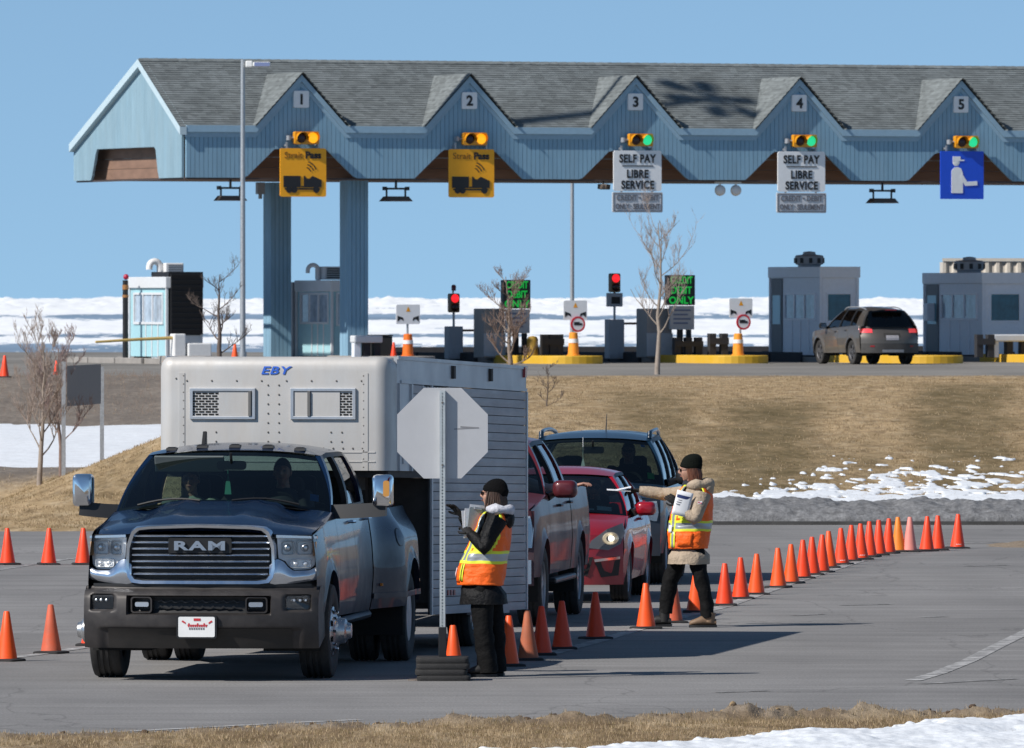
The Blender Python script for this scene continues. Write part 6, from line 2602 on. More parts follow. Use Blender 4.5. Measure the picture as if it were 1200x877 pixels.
v.shell(-0.7, 3.6)
v.hood(P_blue, -0.85, 0.40, [(0, 0.05), (0.3, 0.08), (1, 0.05)], lambda x, w: 0.02 * (1 - sstep(0.4, 0.5, abs(x))) * sstep(0, 0.3, w))
v.house(P_blue, [('paint', (0.44, 1.04), (0.55, 1.14)), ('glass', (0.55, 1.14), (1.55, 1.66)), ('trim', (1.55, 1.66), (1.66, 1.76)), ('glass', (1.66, 1.76), (2.50, 2.50)), ('trim', (2.50, 2.50), (2.62, 2.60)), ('glass', (2.62, 2.60), (3.30, 3.18)), ('paint', (3.30, 3.18), (3.60, 3.45))], M_black)
v.rear_glass(3.66, 1.18, 0.82, M_sideglass)
v.cabin(0.5, 3.5, [(-0.38, 1.6), (0.38, 1.6), (-0.38, 2.5), (0.38, 2.5)], wheel_x=0.38)
v.wheels(M_wheel, spokes=5)
wrap(v, -0.90, 0.90, 0.34, 1.0, 0.0, 22, 8).obj('front_bumper', P_blue, v.root, smooth=40)
wrap_poly(v, rrect(-0.48, 0.48, 0.72, 0.94, 0.05), 0.0, 0.015).obj('grille', M_grille, v.root, smooth=0)
for z in (0.78, 0.83, 0.88):
    wrap(v, -0.46, 0.46, z - 0.012, z + 0.012, 0.03, 12, 1, thick=0.03).obj('grille_bar', M_chrome, v.root, smooth=0)
wrap_poly(v, rrect(-0.5, 0.5, 0.42, 0.60, 0.05), 0.0, 0.015).obj('lower_grille', M_grille, v.root, smooth=0)
g = G()
g.grid(lambda u, w: ((2 * u - 1) * 0.86, 3.75 - 0.12 * abs(2 * u - 1) ** 3 - 0.08 * abs(w - 0.3), 0.38 + 0.82 * w), 16, 8)
g.obj('tailgate', P_blue, v.root, smooth=40)
for sd in (-1, 1):
    q = [(sd * x, z) for x, z in ((0.52, 0.74), (0.52, 0.95), (0.86, 0.97), (0.88, 0.84), (0.86, 0.74))]
    t = wrap_poly(v, q, -0.02, 0.010).obj('headlight', M_lamp, v.root, smooth=0)
    wrap_poly(v, q, 0.02, 0.023).obj('lens', M_lens, t, smooth=0)
    mirror(v.root, sd, 1.12, 0.72, 1.23, 0.28, 0.20, M_black, (0.87, 0.66, 1.15))
    g = G()
    pts = []
    for k in range(12):
        y = 1.25 + 2.0 * k / 11
        pts.append((sd * (lin(v.xr, y) - 0.03), y, lin(v.rail, y) + 0.03 + 0.045 * math.sin(PI * k / 11) ** 0.3))
    g.tube(pts, [0.02] + [0.024] * 10 + [0.02], 8)
    g.tube([(pts[0][0], 1.26, 1.66), (pts[0][0], 1.30, 1.735)], 0.03, 8)
    g.obj('roof_rail', P_blue, v.root, smooth=50)
    g = G()
    g.grid(lambda u, w: (sd * (0.72 + 0.12 * u), 3.72 - 0.10 * u, 0.85 + 0.3 * w), 2, 2)
    g.obj('tail_lamp', M_redlens, v.root, smooth=40)
q = v.fr(0.56, 0.35)
g = G()
g.tube([(q[0], q[1], q[2] - 0.01), (q[0] + 0.005, q[1] + 0.06, q[2] + 0.20)], [0.008, 0.004], 5)
g.obj('antenna', M_black, v.root)
on_screen(v, 0.895, 0.94, 0.12, 0.26, mat('green sticker', (0.10, 0.55, 0.14), 0.5), 'sticker')
on_screen(v, 0.90, 0.935, 0.86, 0.92, mat('blue sticker', (0.10, 0.30, 0.62), 0.5), 'sticker')
q = v.fw(0.43, 0.55)
g = G()
g.tube([(q[0], q[1] + 0.16, q[2] + 0.22), (q[0], q[1] + 0.16, q[2] - 0.02)], 0.003, 4)
g.prism([(q[0] - 0.025, q[2] - 0.12), (q[0] + 0.025, q[2] - 0.12), (q[0], q[2] - 0.01)], 'y', q[1] + 0.155, q[1] + 0.165)
g.obj('air_freshener', M_white, v.root, smooth=0)

# ---------------------------------------------------------------- brown-grey SUV at the lane 4 booth, seen from behind
P_taupe = mat('dusty taupe metallic', (0.105, 0.092, 0.080), 0.33, 0.4, coat=0.7, dirt=0.6, dcol=(0.17, 0.15, 0.13), dscale=2.0, dz=(1.2, 0.5))
JL = 4.62
jr = PW(u_of(1046, -8.4), -8.4)
ja = R(199.0)       # nose into the lane
JP = Veh('suv_car', 'dusty taupe sport utility vehicle with red tail lamps driving up to the grey toll booth', cat='car',
         loc=(0, 0, PLAZA), rz=ja,
         W=0.94, yf=-0.80, yr=3.70, fl=0.6, fc=0.09, rl=0.5, rc=0.09, wb=2.70, wr=0.36, ar=0.42, tw=0.23, trk=0.80, rr=0.23,
         zr=[(-0.9, 0.32), (3.8, 0.36)], lip=0.03, flare=None,
         prof=[(0.3, 0.95), (0.5, 0.985), (0.8, 1.0), (1.0, 0.985), (1.12, 0.94), (1.3, 0.91)],
         belt=[(-0.9, 0.86), (-0.4, 0.98), (0.40, 1.04), (0.8, 1.06), (3.0, 1.15), (3.7, 1.13)], softbelt=False,
         rail=[(1.0, 1.55), (1.5, 1.635), (2.4, 1.64), (3.3, 1.575)], xr=[(1.0, 0.60), (2.0, 0.62), (3.4, 0.57)], crown=0.075, wbow=0.18, rbow=0.10, cowlz=0.05,
         front_bow=0.24, hz=0.10, handle=P_taupe, sg=M_sideglass, wsg=M_glass, wtrim=M_black)
v = JP
off = Vector((0, 3.70, 0))
rot = Matrix.Rotation(ja, 3, 'Z')
p = Vector((jr.x, jr.y, PLAZA)) - rot @ off
v.root.location = p
v.front_y = lambda x, z: 0.05 * abs(z - 0.6) / 0.3
v.sides([('front_fender', -0.62, 0.55), ('door', 0.55, 1.58), ('door', 1.58, 2.42), ('rear_quarter', 2.42, 3.40)], P_taupe)
v.shell(-0.6, 3.4)
v.hood(P_taupe, -0.82, 0.36, [(0, 0.06), (0.3, 0.09), (1, 0.05)], None)
v.house(P_taupe, [('paint', (0.40, 1.08), (0.52, 1.20)), ('glass', (0.52, 1.20), (1.52, 1.66)), ('trim', (1.52, 1.66), (1.62, 1.76)), ('glass', (1.62, 1.76), (2.40, 2.40)), ('trim', (2.40, 2.40), (2.50, 2.48)), ('glass', (2.50, 2.48), (2.95, 2.85)), ('paint', (2.95, 2.85), (3.42, 3.20))], M_black)
v.rear_glass(3.50, 1.10, 0.72, M_sideglass)
v.cabin(0.45, 3.4, [(-0.38, 1.6), (0.38, 1.6), (-0.38, 2.5), (0.38, 2.5)], wheel_x=0.38)
v.wheels(M_darkwheel, spokes=5)
wrap(v, -0.90, 0.90, 0.30, 0.92, 0.0, 22, 8).obj('front_bumper', P_taupe, v.root, smooth=40)


def rear(x, z, o=0.0):
    e = min(1, abs(x) / 0.93)
    return 3.70 - 0.30 * e ** 3 - 0.20 * max(0, (z - 0.80) / 0.35) - 0.05 * max(0, (0.6 - z)) + o


def rgrid(x0, x1, z0, z1, o=0.0, nx=16, nz_=6):
    g = G()
    g.grid(lambda u, w: (lambda x, z: (x, rear(x, z, o), z))(x0 + (x1 - x0) * u, z0 + (z1 - z0) * w), nx, nz_)
    return g


rgrid(-0.90, 0.90, 0.62, 1.13).obj('tailgate', P_taupe, v.root, smooth=40)
rgrid(-0.91, 0.91, 0.34, 0.617, 0.05).obj('rear_bumper', mat('black bumper plastic', (0.045, 0.043, 0.042), 0.6, dirt=0.5, dcol=(0.14, 0.13, 0.12), dscale=3), v.root, smooth=40)
rgrid(-0.34, 0.34, 0.36, 0.44, 0.065, 8, 2).obj('skid_plate', M_wheel, v.root, smooth=40)
for x in (-0.62, 0.62):
    rgrid(x - 0.06, x + 0.06, 0.52, 0.56, 0.06, 2, 1).obj('reflector', M_redlens, v.root, smooth=0)
rgrid(-0.20, 0.20, 0.72, 0.86, 0.004, 4, 2).obj('number_plate', mat('dull number plate', (0.42, 0.40, 0.42), 0.5, var=0.1), v.root, smooth=0)
rgrid(-0.26, 0.26, 0.70, 0.93, 0.001, 4, 2).obj('plate_recess', mat('dark taupe recess', (0.05, 0.045, 0.04), 0.5), v.root, smooth=0)
for sd in (-1, 1):
    g = G()
    g.grid(lambda u, w: (lambda x, z: (sd * x, rear(x, z, 0.015), z))(0.58 + 0.34 * u, 0.94 + 0.12 * w), 6, 3)
    g.obj('tail_lamp', mat('lit tail lamp', (0.6, 0.03, 0.05), 0.3, emit=((1.0, 0.10, 0.10), 0.55)), v.root, smooth=40)
    mirror(v.root, sd, 1.06, 0.66, 1.14, 0.22, 0.17, M_black, (0.86, 0.60, 1.07))
    g = G()
    pts = [(sd * (lin(v.xr, 1.3 + 1.7 * k / 11) - 0.03), 1.3 + 1.7 * k / 11, lin(v.rail, 1.3 + 1.7 * k / 11) + 0.02 + 0.04 * math.sin(PI * k / 11) ** 0.4) for k in range(12)]
    g.tube(pts, 0.02, 8)
    g.obj('roof_rail', M_galv, v.root, smooth=50)
g = G()
g.grid(lambda u, w: ((2 * u - 1) * 0.52, 3.28 + 0.16 * w + 0.10 * (1 - (2 * u - 1) ** 2), 1.65 - 0.02 * w - 0.05 * (2 * u - 1) ** 2), 10, 2)
sp = g.obj('spoiler', P_taupe, v.root, smooth=40)
g = G()
g.bb(-0.18, 0.18, 3.55, 3.562, 1.60, 1.623)
g.obj('brake_lamp', M_redlens, sp, smooth=0)
# ================================================================ aluminium gooseneck stock trailer
# local axes: x to the driver's side, y to the rear, origin on the ground below the middle of the nose; nose slightly high
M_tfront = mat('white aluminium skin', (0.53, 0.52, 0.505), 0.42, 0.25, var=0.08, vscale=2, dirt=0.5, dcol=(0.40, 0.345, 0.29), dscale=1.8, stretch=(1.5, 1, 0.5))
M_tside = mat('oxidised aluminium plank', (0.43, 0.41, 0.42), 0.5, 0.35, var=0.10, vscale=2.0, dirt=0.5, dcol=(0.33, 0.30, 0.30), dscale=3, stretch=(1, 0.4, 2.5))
M_tband = mat('aluminium top rail', (0.52, 0.53, 0.55), 0.40, 0.5, dirt=0.3, dcol=(0.36, 0.34, 0.33), dscale=2)
M_tdark = mat('trailer underside', (0.055, 0.048, 0.043), 0.8, var=0.2)
M_rivet = mat('rivet head', (0.22, 0.20, 0.18), 0.4, 0.6)
tr = thing('stock_trailer', 'tall silver aluminium gooseneck stock trailer marked EBY, hitched over the navy pickup', 'trailer', (-2.158, 92.66, 0), -R(9.9))
TW, TL = 1.065, 7.25
ZT, ZN = 2.775, 1.745
YW = 2.10                       # where the nose steps down to the full height body
SLP = math.tan(R(1.15))
RC = 0.13                        # rounded nose corners


def tz(z, y):
    return z - SLP * y


def TRX(g):
    g.v = [(x, y, z - SLP * y) for x, y, z in g.v]
    return g


# nose: rounded corners and a rolled top edge
def nose_path(n=8):
    pts = [(-TW, RC + 0.25)]
    pts += [(-TW + RC - RC * math.cos(a), RC - RC * math.sin(a)) for a in [PI / 2 * k / n for k in range(n + 1)]]
    pts += [(TW - RC + RC * math.sin(a), RC - RC * math.cos(a)) for a in [PI / 2 * k / n for k in range(n + 1)]]
    pts += [(TW, RC + 0.25)]
    return pts


np_ = nose_path()
prof = [(0.0, ZN), (0.0, ZT - 0.13)] + [(0.09 - 0.09 * math.cos(a), ZT - 0.13 + 0.13 * math.sin(a) ** 0.8) for a in [PI / 2 * k / 6 for k in range(1, 7)]]
g = G()


def inset(i, d):
    x, y = np_[i]
    # move inward along the path normal
    a, b = np_[max(i - 1, 0)], np_[min(i + 1, len(np_) - 1)]
    t = Vector((b[0] - a[0], b[1] - a[1]))
    t.normalize()
    return x - t.y * d, y + t.x * d


vs_, nn = [], len(prof)
for i in range(len(np_)):
    for d, z in prof:
        x, y = inset(i, d)
        vs_.append((x, y, z))
fs = []
for i in range(len(np_) - 1):
    for j in range(nn - 1):
        fs.append((i * nn + j, (i + 1) * nn + j, (i + 1) * nn + j + 1, i * nn + j + 1))
g.add(vs_, fs)
TRX(g).obj('nose_skin', M_tfront, tr, smooth=50)
g = G()
g.bb(-TW + 0.12, TW - 0.12, 0.16, TL, ZT - 0.03, ZT - 0.002)
TRX(g).obj('roof', M_tfront, tr, smooth=0)
g = G()
g.bb(-TW + 0.02, TW - 0.02, 0.06, YW, ZN - 0.06, ZN + 0.01)
g.bb(-TW + 0.03, TW - 0.03, YW, YW + 0.05, 0.53, ZN - 0.061)
g.bb(-TW + 0.03, TW - 0.03, YW + 0.05, TL - 0.05, 0.48, 0.58)
TRX(g).obj('floor', M_tdark, tr, smooth=0)
# flat front sheets: seams and rivets
seams = [(-0.86, ZN, ZT - 0.16), (0.86, ZN, ZT - 0.16)]
g = G()
for x in (-0.845, 0.845):
    g.bb(x - 0.025, x + 0.025, -0.006, 0.0, ZN, ZT - 0.15)
g.bb(-TW + RC, TW - RC, -0.006, -0.0, ZN + 0.16, ZN + 0.172)
g.bb(-TW + RC, TW - RC, -0.006, -0.0, ZN + 0.075, ZN + 0.085)
TRX(g).obj('seam', M_tfront, tr, smooth=0)
g = G()
rv = []
for x in (-0.83, 0.83):
    rv += [(x, ZN + 0.03 + 0.075 * k) for k in range(12)]
rv += [(-0.80 + 0.23 * k, ZT - 0.22) for k in range(8)]
rv += [(-0.80 + 0.09 * k, ZN + 0.20) for k in range(19)]
for cx in (-0.58, 0.0, 0.58):
    for dx in (-0.05, 0.05):
        rv += [(cx + dx, ZN + 0.26 + 0.085 * k) for k in range(2 if cx else 7)]
rv += [(-0.9 - 0.03 * k, ZT - 0.2) for k in range(1)]
for x, z in rv:
    g.lathe([(0.010, -0.001), (0.007, -0.007), (0.0, -0.008)], 6, (x, 0, z), 'y')
TRX(g).obj('rivet', M_rivet, tr, smooth=0, merge=False)['kind'] = 'stuff'
# two sliding vents with punched screens
for (x0, x1, sx0, sx1) in ((-0.77, -0.165, -0.745, -0.505), (0.16, 0.76, 0.615, 0.725)):
    z0, z1 = ZN + 0.46, ZN + 0.745
    t = G()
    t.ringprism([(x0, z0), (x1, z0), (x1, z1), (x0, z1)], [(x0 + 0.03, z0 + 0.03), (x1 - 0.03, z0 + 0.03), (x1 - 0.03, z1 - 0.03), (x0 + 0.03, z1 - 0.03)], 'y', -0.025, 0.0)
    fr = TRX(t).obj('vent', M_alu, tr, smooth=0, bevel=0.004)
    t = G()
    t.bb(x0 + 0.03, x1 - 0.03, -0.006, -0.001, z0 + 0.03, z1 - 0.03)
    px = -0.26 if x0 < 0 else 0.335
    if x0 < 0:
        t.bb(sx1 + 0.002, x1 - 0.06, -0.014, -0.007, z0 + 0.032, z1 - 0.032)
    else:
        t.bb(x0 + 0.033, 0.315, -0.014, -0.007, z0 + 0.032, z1 - 0.032)
        t.bb(0.345, sx0 - 0.002, -0.014, -0.007, z0 + 0.032, z1 - 0.032)
    TRX(t).obj('slide_panel', M_tfront, fr, smooth=0)
    t = G()
    xx = x1 - 0.05 if x0 < 0 else 0.33
    t.bb(xx - 0.012, xx + 0.012, -0.035, -0.007, z0 + 0.03, z1 - 0.03)
    TRX(t).obj('slide_rail', M_rivet, fr, smooth=0)
    t = G()
    rows = 9
    dz = (z1 - z0 - 0.07) / rows
    for k in range(rows):
        sh = 0.03 if k % 2 else 0.0
        x = sx0 - 0.03 + sh
        while x < sx1:
            a, b = max(sx0, x), min(sx1, x + 0.046)
            if b - a > 0.008:
                t.bb(a, b, -0.0095, -0.0065, z0 + 0.037 + dz * k, z0 + 0.037 + dz * k + dz * 0.62)
            x += 0.06
    TRX(t).obj('punched_slot', M_well, fr, smooth=0, merge=False)['kind'] = 'stuff'
# maker's name
g = G()
q = text_g('EBY', 0.100, 0.004, sx=1.45, shear=0.25, offset=0.002, space=1.12)
a = R(30)
def on_roll(z):
    t = max(0.0, min(1.0, (z - (ZT - 0.13)) / 0.13))
    return 0.09 - 0.09 * math.cos(math.asin(t ** 1.25))


g.add([(x + 0.03, y - 0.006 + on_roll(z + ZT - 0.125), z + ZT - 0.125) for x, y, z in q.v], q.f)
TRX(g).obj('lettering', mat('blue decal', (0.03, 0.12, 0.55), 0.4), tr, smooth=0)
# small marker lamps on the upper corners
for x, m in ((-TW + 0.03, M_amberlens), (TW - 0.03, M_redlens)):
    g = G()
    g.box((x, 0.14, ZT - 0.07), (0.035, 0.05, 0.06))
    TRX(g).obj('marker_lamp', m, tr, smooth=0, bevel=0.01)
for x in (-0.93, -0.9):
    pass
# sides: top rail, upper corner sheet, planks below
for sd in (-1, 1):
    g = G()
    g.bb(sd * TW, sd * (TW - 0.03), RC + 0.25, TL, ZT - 0.235, ZT)
    g.bb(sd * (TW + 0.012), sd * TW, 0.55, TL, ZT - 0.235, ZT - 0.205)
    g.bb(sd * (TW + 0.014), sd * TW, RC + 0.25, TL, ZT - 0.02, ZT + 0.012)
    TRX(g).obj('top_rail', M_tband, tr, smooth=0)
    g = G()
    g.bb(sd * TW, sd * (TW - 0.03), RC + 0.252, 1.05, ZN, ZT - 0.237)
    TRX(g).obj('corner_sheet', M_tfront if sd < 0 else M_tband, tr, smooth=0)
    g = G()
    for y in (0.46, 1.06, YW - 0.03, TL - 0.04):
        z0 = ZN if y < YW - 0.1 else 0.42
        g.bb(sd * (TW + 0.02), sd * TW, y - 0.035, y + 0.035, z0, ZT - 0.237)
    TRX(g).obj('corner_post', M_tband, tr, smooth=0)
    # planks, each lapped 3 mm proud of a dark joint; stacked from the sill to the rail
    n = 26
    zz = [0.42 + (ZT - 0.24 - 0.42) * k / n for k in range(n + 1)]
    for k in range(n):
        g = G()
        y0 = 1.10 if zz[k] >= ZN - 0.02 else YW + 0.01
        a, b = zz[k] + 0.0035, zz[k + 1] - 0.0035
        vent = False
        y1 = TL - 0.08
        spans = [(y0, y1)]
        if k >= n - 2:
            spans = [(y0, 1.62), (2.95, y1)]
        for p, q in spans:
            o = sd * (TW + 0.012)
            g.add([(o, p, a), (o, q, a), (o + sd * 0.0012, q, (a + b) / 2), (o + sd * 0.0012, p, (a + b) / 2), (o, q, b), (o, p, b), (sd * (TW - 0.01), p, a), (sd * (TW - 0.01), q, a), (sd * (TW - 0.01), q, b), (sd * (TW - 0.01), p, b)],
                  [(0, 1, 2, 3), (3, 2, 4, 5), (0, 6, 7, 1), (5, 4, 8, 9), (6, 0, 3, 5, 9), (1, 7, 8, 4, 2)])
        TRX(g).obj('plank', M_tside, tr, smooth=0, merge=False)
    g = G()
    g.bb(sd * (TW - 0.012), sd * (TW - 0.03), 1.10, TL - 0.05, ZN, ZT - 0.24)
    g.bb(sd * (TW - 0.012), sd * (TW - 0.03), YW, TL - 0.05, 0.42, ZN)
    TRX(g).obj('backing', mat('grimy joint', (0.14, 0.135, 0.135), 0.8), tr, smooth=0)
    g = G()
    for k in range(8):
        y = 1.70 + 0.165 * k
        g.bb(sd * (TW + 0.016), sd * (TW - 0.011), y - 0.028, y + 0.028, zz[n - 2] + 0.01, zz[n] - 0.01)
    g.bb(sd * (TW + 0.018), sd * (TW - 0.011), 1.60, 1.64, zz[n - 2], zz[n])
    g.bb(sd * (TW + 0.018), sd * (TW - 0.011), 2.93, 2.97, zz[n - 2], zz[n])
    vn = TRX(g).obj('side_vent', M_tband, tr, smooth=0)
    g = G()
    g.bb(sd * (TW - 0.004), sd * (TW - 0.0105), 1.645, 2.925, zz[n - 2] + 0.003, zz[n] - 0.003)
    TRX(g).obj('vent_gap', M_well, vn, smooth=0)
    for y in (3.2, 5.2):
        g = G()
        g.box((sd * (TW + 0.012), y, ZT - 0.10), (0.03, 0.10, 0.12))
        TRX(g).obj('rail_bracket', M_tdark, tr, smooth=0)
    g = G()
    g.box((sd * (TW + 0.012), 7.10, ZT - 0.05), (0.03, 0.10, 0.10))
    TRX(g).obj('marker_lamp', M_redlens, tr, smooth=0)
    g = G()
    g.box((sd * (TW + 0.006), 0.78, ZN + 0.14), (0.012, 0.26, 0.15))
    rf = TRX(g).obj('reflector_plate', M_tband, tr, smooth=0)
    g = G()
    g.lathe([(0.055, sd * 0.013), (0.05, sd * 0.022), (0, sd * 0.024)], 14, (sd * TW, 0.86, ZN + 0.14), 'x')
    TRX(g).obj('red_reflector', M_redlens, rf, smooth=30)
    g = G()
    for k in range(3):
        for y in (2.9, 4.6):
            g.box((sd * (TW + 0.019), y + 0.16 * k, 0.62), (0.006, 0.08, 0.05))
    TRX(g).obj('red_reflector', mat('faded red reflector', (0.30, 0.05, 0.06), 0.4), tr, smooth=0)
    # wheels tucked under the sill
    for y in (4.75, 5.65):
        w = thing('wheel', None, None, (sd * (TW - 0.17), y, 0.36))
        w.parent = tr
        tyre(w, 0.36, 0.22, 0.2)
        alloy(w, sd, 0.36, 0.22, 0.2, M_wheel, 8)
    g = G()
    g.bb(sd * (TW - 0.04), sd * (TW + 0.02), 4.2, 6.2, 0.40, 0.50)
    TRX(g).obj('sill', M_tside, tr, smooth=0)
# rear frame and doors
for z0, z1 in ((ZT - 0.2, ZT), (0.42, 0.5)):
    g = G()
    g.bb(-TW, TW, TL - 0.03, TL, z0, z1)
    TRX(g).obj('rear_frame', M_tband, tr, smooth=0)
g = G()
g.bb(-TW + 0.05, 0.0, TL - 0.02, TL + 0.01, 0.502, ZT - 0.205)
TRX(g).obj('rear_door', M_tside, tr, smooth=0)
g = G()
g.bb(0.012, TW - 0.05, TL - 0.02, TL + 0.01, 0.502, ZT - 0.205)
TRX(g).obj('rear_door', M_tside, tr, smooth=0)
# neck and coupler down into the bed
g = G()
g.tube([(0.05, 0.85, ZN - 0.05), (0.05, 0.85, 0.95)], 0.07, 10)
g.bb(-0.5, 0.6, 0.5, 1.3, ZN - 0.20, ZN - 0.06)
g.tube([(0.45, 1.95, ZN), (0.45, 1.95, 0.40)], 0.05, 8)
g.obj('coupler', M_tdark, tr, smooth=40)
# ================================================================ people
M_skin = mat('skin', (0.46, 0.26, 0.19), 0.5, var=0.05, vscale=30)
M_lip = mat('lips', (0.36, 0.13, 0.11), 0.4)
M_hairbrown = mat('dark brown hair', (0.045, 0.022, 0.013), 0.5, var=0.4, vscale=60, stretch=(3, 3, 0.4))
M_hairred = mat('chestnut hair', (0.13, 0.045, 0.022), 0.5, var=0.4, vscale=60, stretch=(3, 3, 0.4))
M_knitblack = mat('black knit', (0.004, 0.004, 0.0045), 0.95, spec=0.15, bump=0.6, bscale=120)
M_jacketblack = mat('black winter jacket', (0.005, 0.005, 0.006), 0.65, var=0.3, vscale=9, bump=1.0, bscale=20, spec=0.25)
M_trousers = mat('black trousers', (0.0045, 0.0045, 0.005), 0.8, bump=1.0, bscale=14, spec=0.2)
M_parka = mat('khaki parka', (0.40, 0.315, 0.23), 0.8, var=0.15, vscale=8, bump=1.0, bscale=18)
M_hoodgrey = mat('pale grey hood', (0.55, 0.55, 0.60), 0.9, var=0.2, vscale=18, bump=0.6, bscale=30)
M_hiv = mat('fluorescent orange vest', (1.0, 0.145, 0.008), 0.6, var=0.08, bump=0.8, bscale=16)
M_lime = mat('fluorescent yellow tape', (0.78, 0.85, 0.05), 0.5)
M_silver = mat('silver reflective tape', (0.40, 0.42, 0.44), 0.35, 0.4)
M_paper = mat('white paper', (0.82, 0.83, 0.85), 0.6)
M_boot = mat('brown leather boot', (0.20, 0.125, 0.075), 0.6, var=0.15)
M_bootblack = mat('black boot', (0.012, 0.011, 0.011), 0.6)
M_glove = mat('black glove', (0.006, 0.006, 0.007), 0.8)


def skin_mesh(nodes, edges, root, levels=2):
    """one continuous surface grown round a skeleton; nodes: name -> (x, y, z, radius)"""
    names = list(nodes)
    names.remove(root)
    names = [root] + names
    idx = {n_: i for i, n_ in enumerate(names)}
    me = bpy.data.meshes.new('body')
    me.from_pydata([nodes[n_][:3] for n_ in names], [(idx[a], idx[b]) for a, b in edges], [])
    o = bpy.data.objects.new('body', me)
    COL.objects.link(o)
    md = o.modifiers.new('skin', 'SKIN')
    md.use_smooth_shade = True
    for i, n_ in enumerate(names):
        sv = me.skin_vertices[0].data[i]
        sv.radius = (nodes[n_][3],) * 2
        sv.use_root = i == 0
    ss = o.modifiers.new('sub', 'SUBSURF')
    ss.levels = ss.render_levels = levels
    bpy.context.view_layer.update()
    out = bpy.data.meshes.new_from_object(o.evaluated_get(bpy.context.evaluated_depsgraph_get()))
    g = G()
    g.add([tuple(q.co) for q in out.vertices], [list(p.vertices) for p in out.polygons])
    bpy.data.objects.remove(o)
    bpy.data.meshes.remove(me)
    bpy.data.meshes.remove(out)
    return g


def head_g(c, f, up=Vector((0, 0, 1)), k=1.0, tilt=0.0):
    """head with brow, nose, lips, chin and ears, facing f; returns (skin, lips, eyes, frame matrix)"""
    f = Vector(f).normalized()
    r = f.cross(Vector(up)).normalized()
    u = r.cross(f).normalized()
    M = Matrix(((r.x, f.x, u.x, c[0]), (r.y, f.y, u.y, c[1]), (r.z, f.z, u.z, c[2]), (0, 0, 0, 1)))

    def gs(a, e, a0, e0, sa, se):
        return math.exp(-((a - a0) / sa) ** 2 - ((e - e0) / se) ** 2)

    def fn(uu, w):
        a, e = (uu - 0.5) * 2 * PI, (w - 0.5) * PI
        ad, ed = math.degrees(a), math.degrees(e)
        x, y, z = math.sin(a) * math.cos(e) * 0.074, math.cos(a) * math.cos(e) * 0.094, math.sin(e) * 0.116
        if z < 0:                       # jaw narrows, chin forward
            t = -z / 0.116
            x *= 1 - 0.30 * t ** 1.5
            y = y * (1 - 0.28 * t ** 2) + (0.016 * t if y > 0 else 0.03 * t * t)
        p = 0.024 * gs(ad, ed, 0, -6, 9, 10) + 0.012 * gs(ad, ed, 0, 6, 6, 12)
        p += 0.010 * gs(ad, ed, 0, -29, 15, 5) + 0.014 * gs(ad, ed, 0, -52, 22, 12) + 0.006 * gs(ad, ed, 0, 20, 40, 7)
        p -= 0.012 * (gs(ad, ed, 23, 8, 11, 7) + gs(ad, ed, -23, 8, 11, 7)) + 0.005 * gs(ad, ed, 0, -20, 14, 3)
        p += 0.006 * (gs(ad, ed, 40, -12, 16, 12) + gs(ad, ed, -40, -12, 16, 12))
        l_ = math.sqrt(x * x + y * y + z * z)
        s_ = k * (1 + p / max(l_, 0.03))
        return M @ Vector((x * s_, y * s_, z * s_))
    g = G()
    g.grid(fn, 48, 32)
    for sx in (-1, 1):
        b = len(g.v)
        g.ball((0, 0, 0), (0.010, 0.022, 0.032), 10, 8)
        for i in range(b, len(g.v)):
            g.v[i] = tuple(M @ (Vector(g.v[i]) * k + Vector((sx * 0.076, -0.008, -0.005)) * k))
    lips = G()
    lips.grid(lambda a, w: M @ (Vector(((a - 0.5) * 0.042, 0.0995 - 0.9 * ((a - 0.5) * 0.042) ** 2 * 16 + 0.004 * math.sin(PI * w), -0.060 + 0.014 * w * math.sin(PI * (0.12 + 0.76 * a)))) * k), 8, 4)
    eyes = G()
    for sx in (-1, 1):
        b = len(eyes.v)
        eyes.ball((sx * 0.031, 0.079, 0.014), 0.0115, 8, 6)
        for i in range(b, len(eyes.v)):
            eyes.v[i] = tuple(M @ (Vector(eyes.v[i]) * k))
    return g, lips, eyes, M


def shades(M, parent, k=1.0):
    g = G()
    for sx in (-1, 1):
        pts = [(sx * (0.031 + x), z + 0.012) for x, z in rrect(-0.024, 0.024, -0.019, 0.017, 0.010, 3)]
        g.prism(pts, 'y', 0.098, 0.103)
        g.tube([(sx * 0.054, 0.099, 0.018), (sx * 0.076, 0.06, 0.018), (sx * 0.080, 0.0, 0.012)], 0.003, 5)
    g.tube([(-0.008, 0.103, 0.016), (0.008, 0.103, 0.016)], 0.003, 5)
    g.v = [tuple(M @ (Vector(p) * k)) for p in g.v]
    return g.obj('sunglasses', mat('dark sunglasses', (0.008, 0.008, 0.009), 0.15), parent, smooth=30)


def cap_g(M, k=1.0, low=0.02, top=0.165, slouch=0.0, flat=0.0):
    """knitted beanie with a turned-up band"""
    g = G()
    H_ = top - low
    rows = [(0.098, low - 0.012, 1.0), (0.105, low + 0.0, 1.0), (0.106, low + 0.040, 1.0), (0.102, low + 0.048, 1.0)] + [(0.103 * math.sqrt(max(0, 1 - f ** (2.3 + flat))), low + H_ * f, 1.0) for f in (0.45, 0.58, 0.70, 0.80, 0.88, 0.94, 0.98, 1.0)]
    rings = []
    for r_, z, _ in rows:
        ring = []
        for j in range(28):
            a = 2 * PI * j / 28
            rib = 1 + 0.015 * (j % 2)
            t = (z - low) / (top - low)
            q = Vector((r_ * rib * 0.86 * math.sin(a), r_ * rib * 1.05 * math.cos(a) - 0.012 - slouch * max(0, t), z + 0.020 * math.cos(a) * (1 - t)))
            ring.append(tuple(M @ (q * k)))
        rings.append(ring)
    g.rings(rings)
    return g


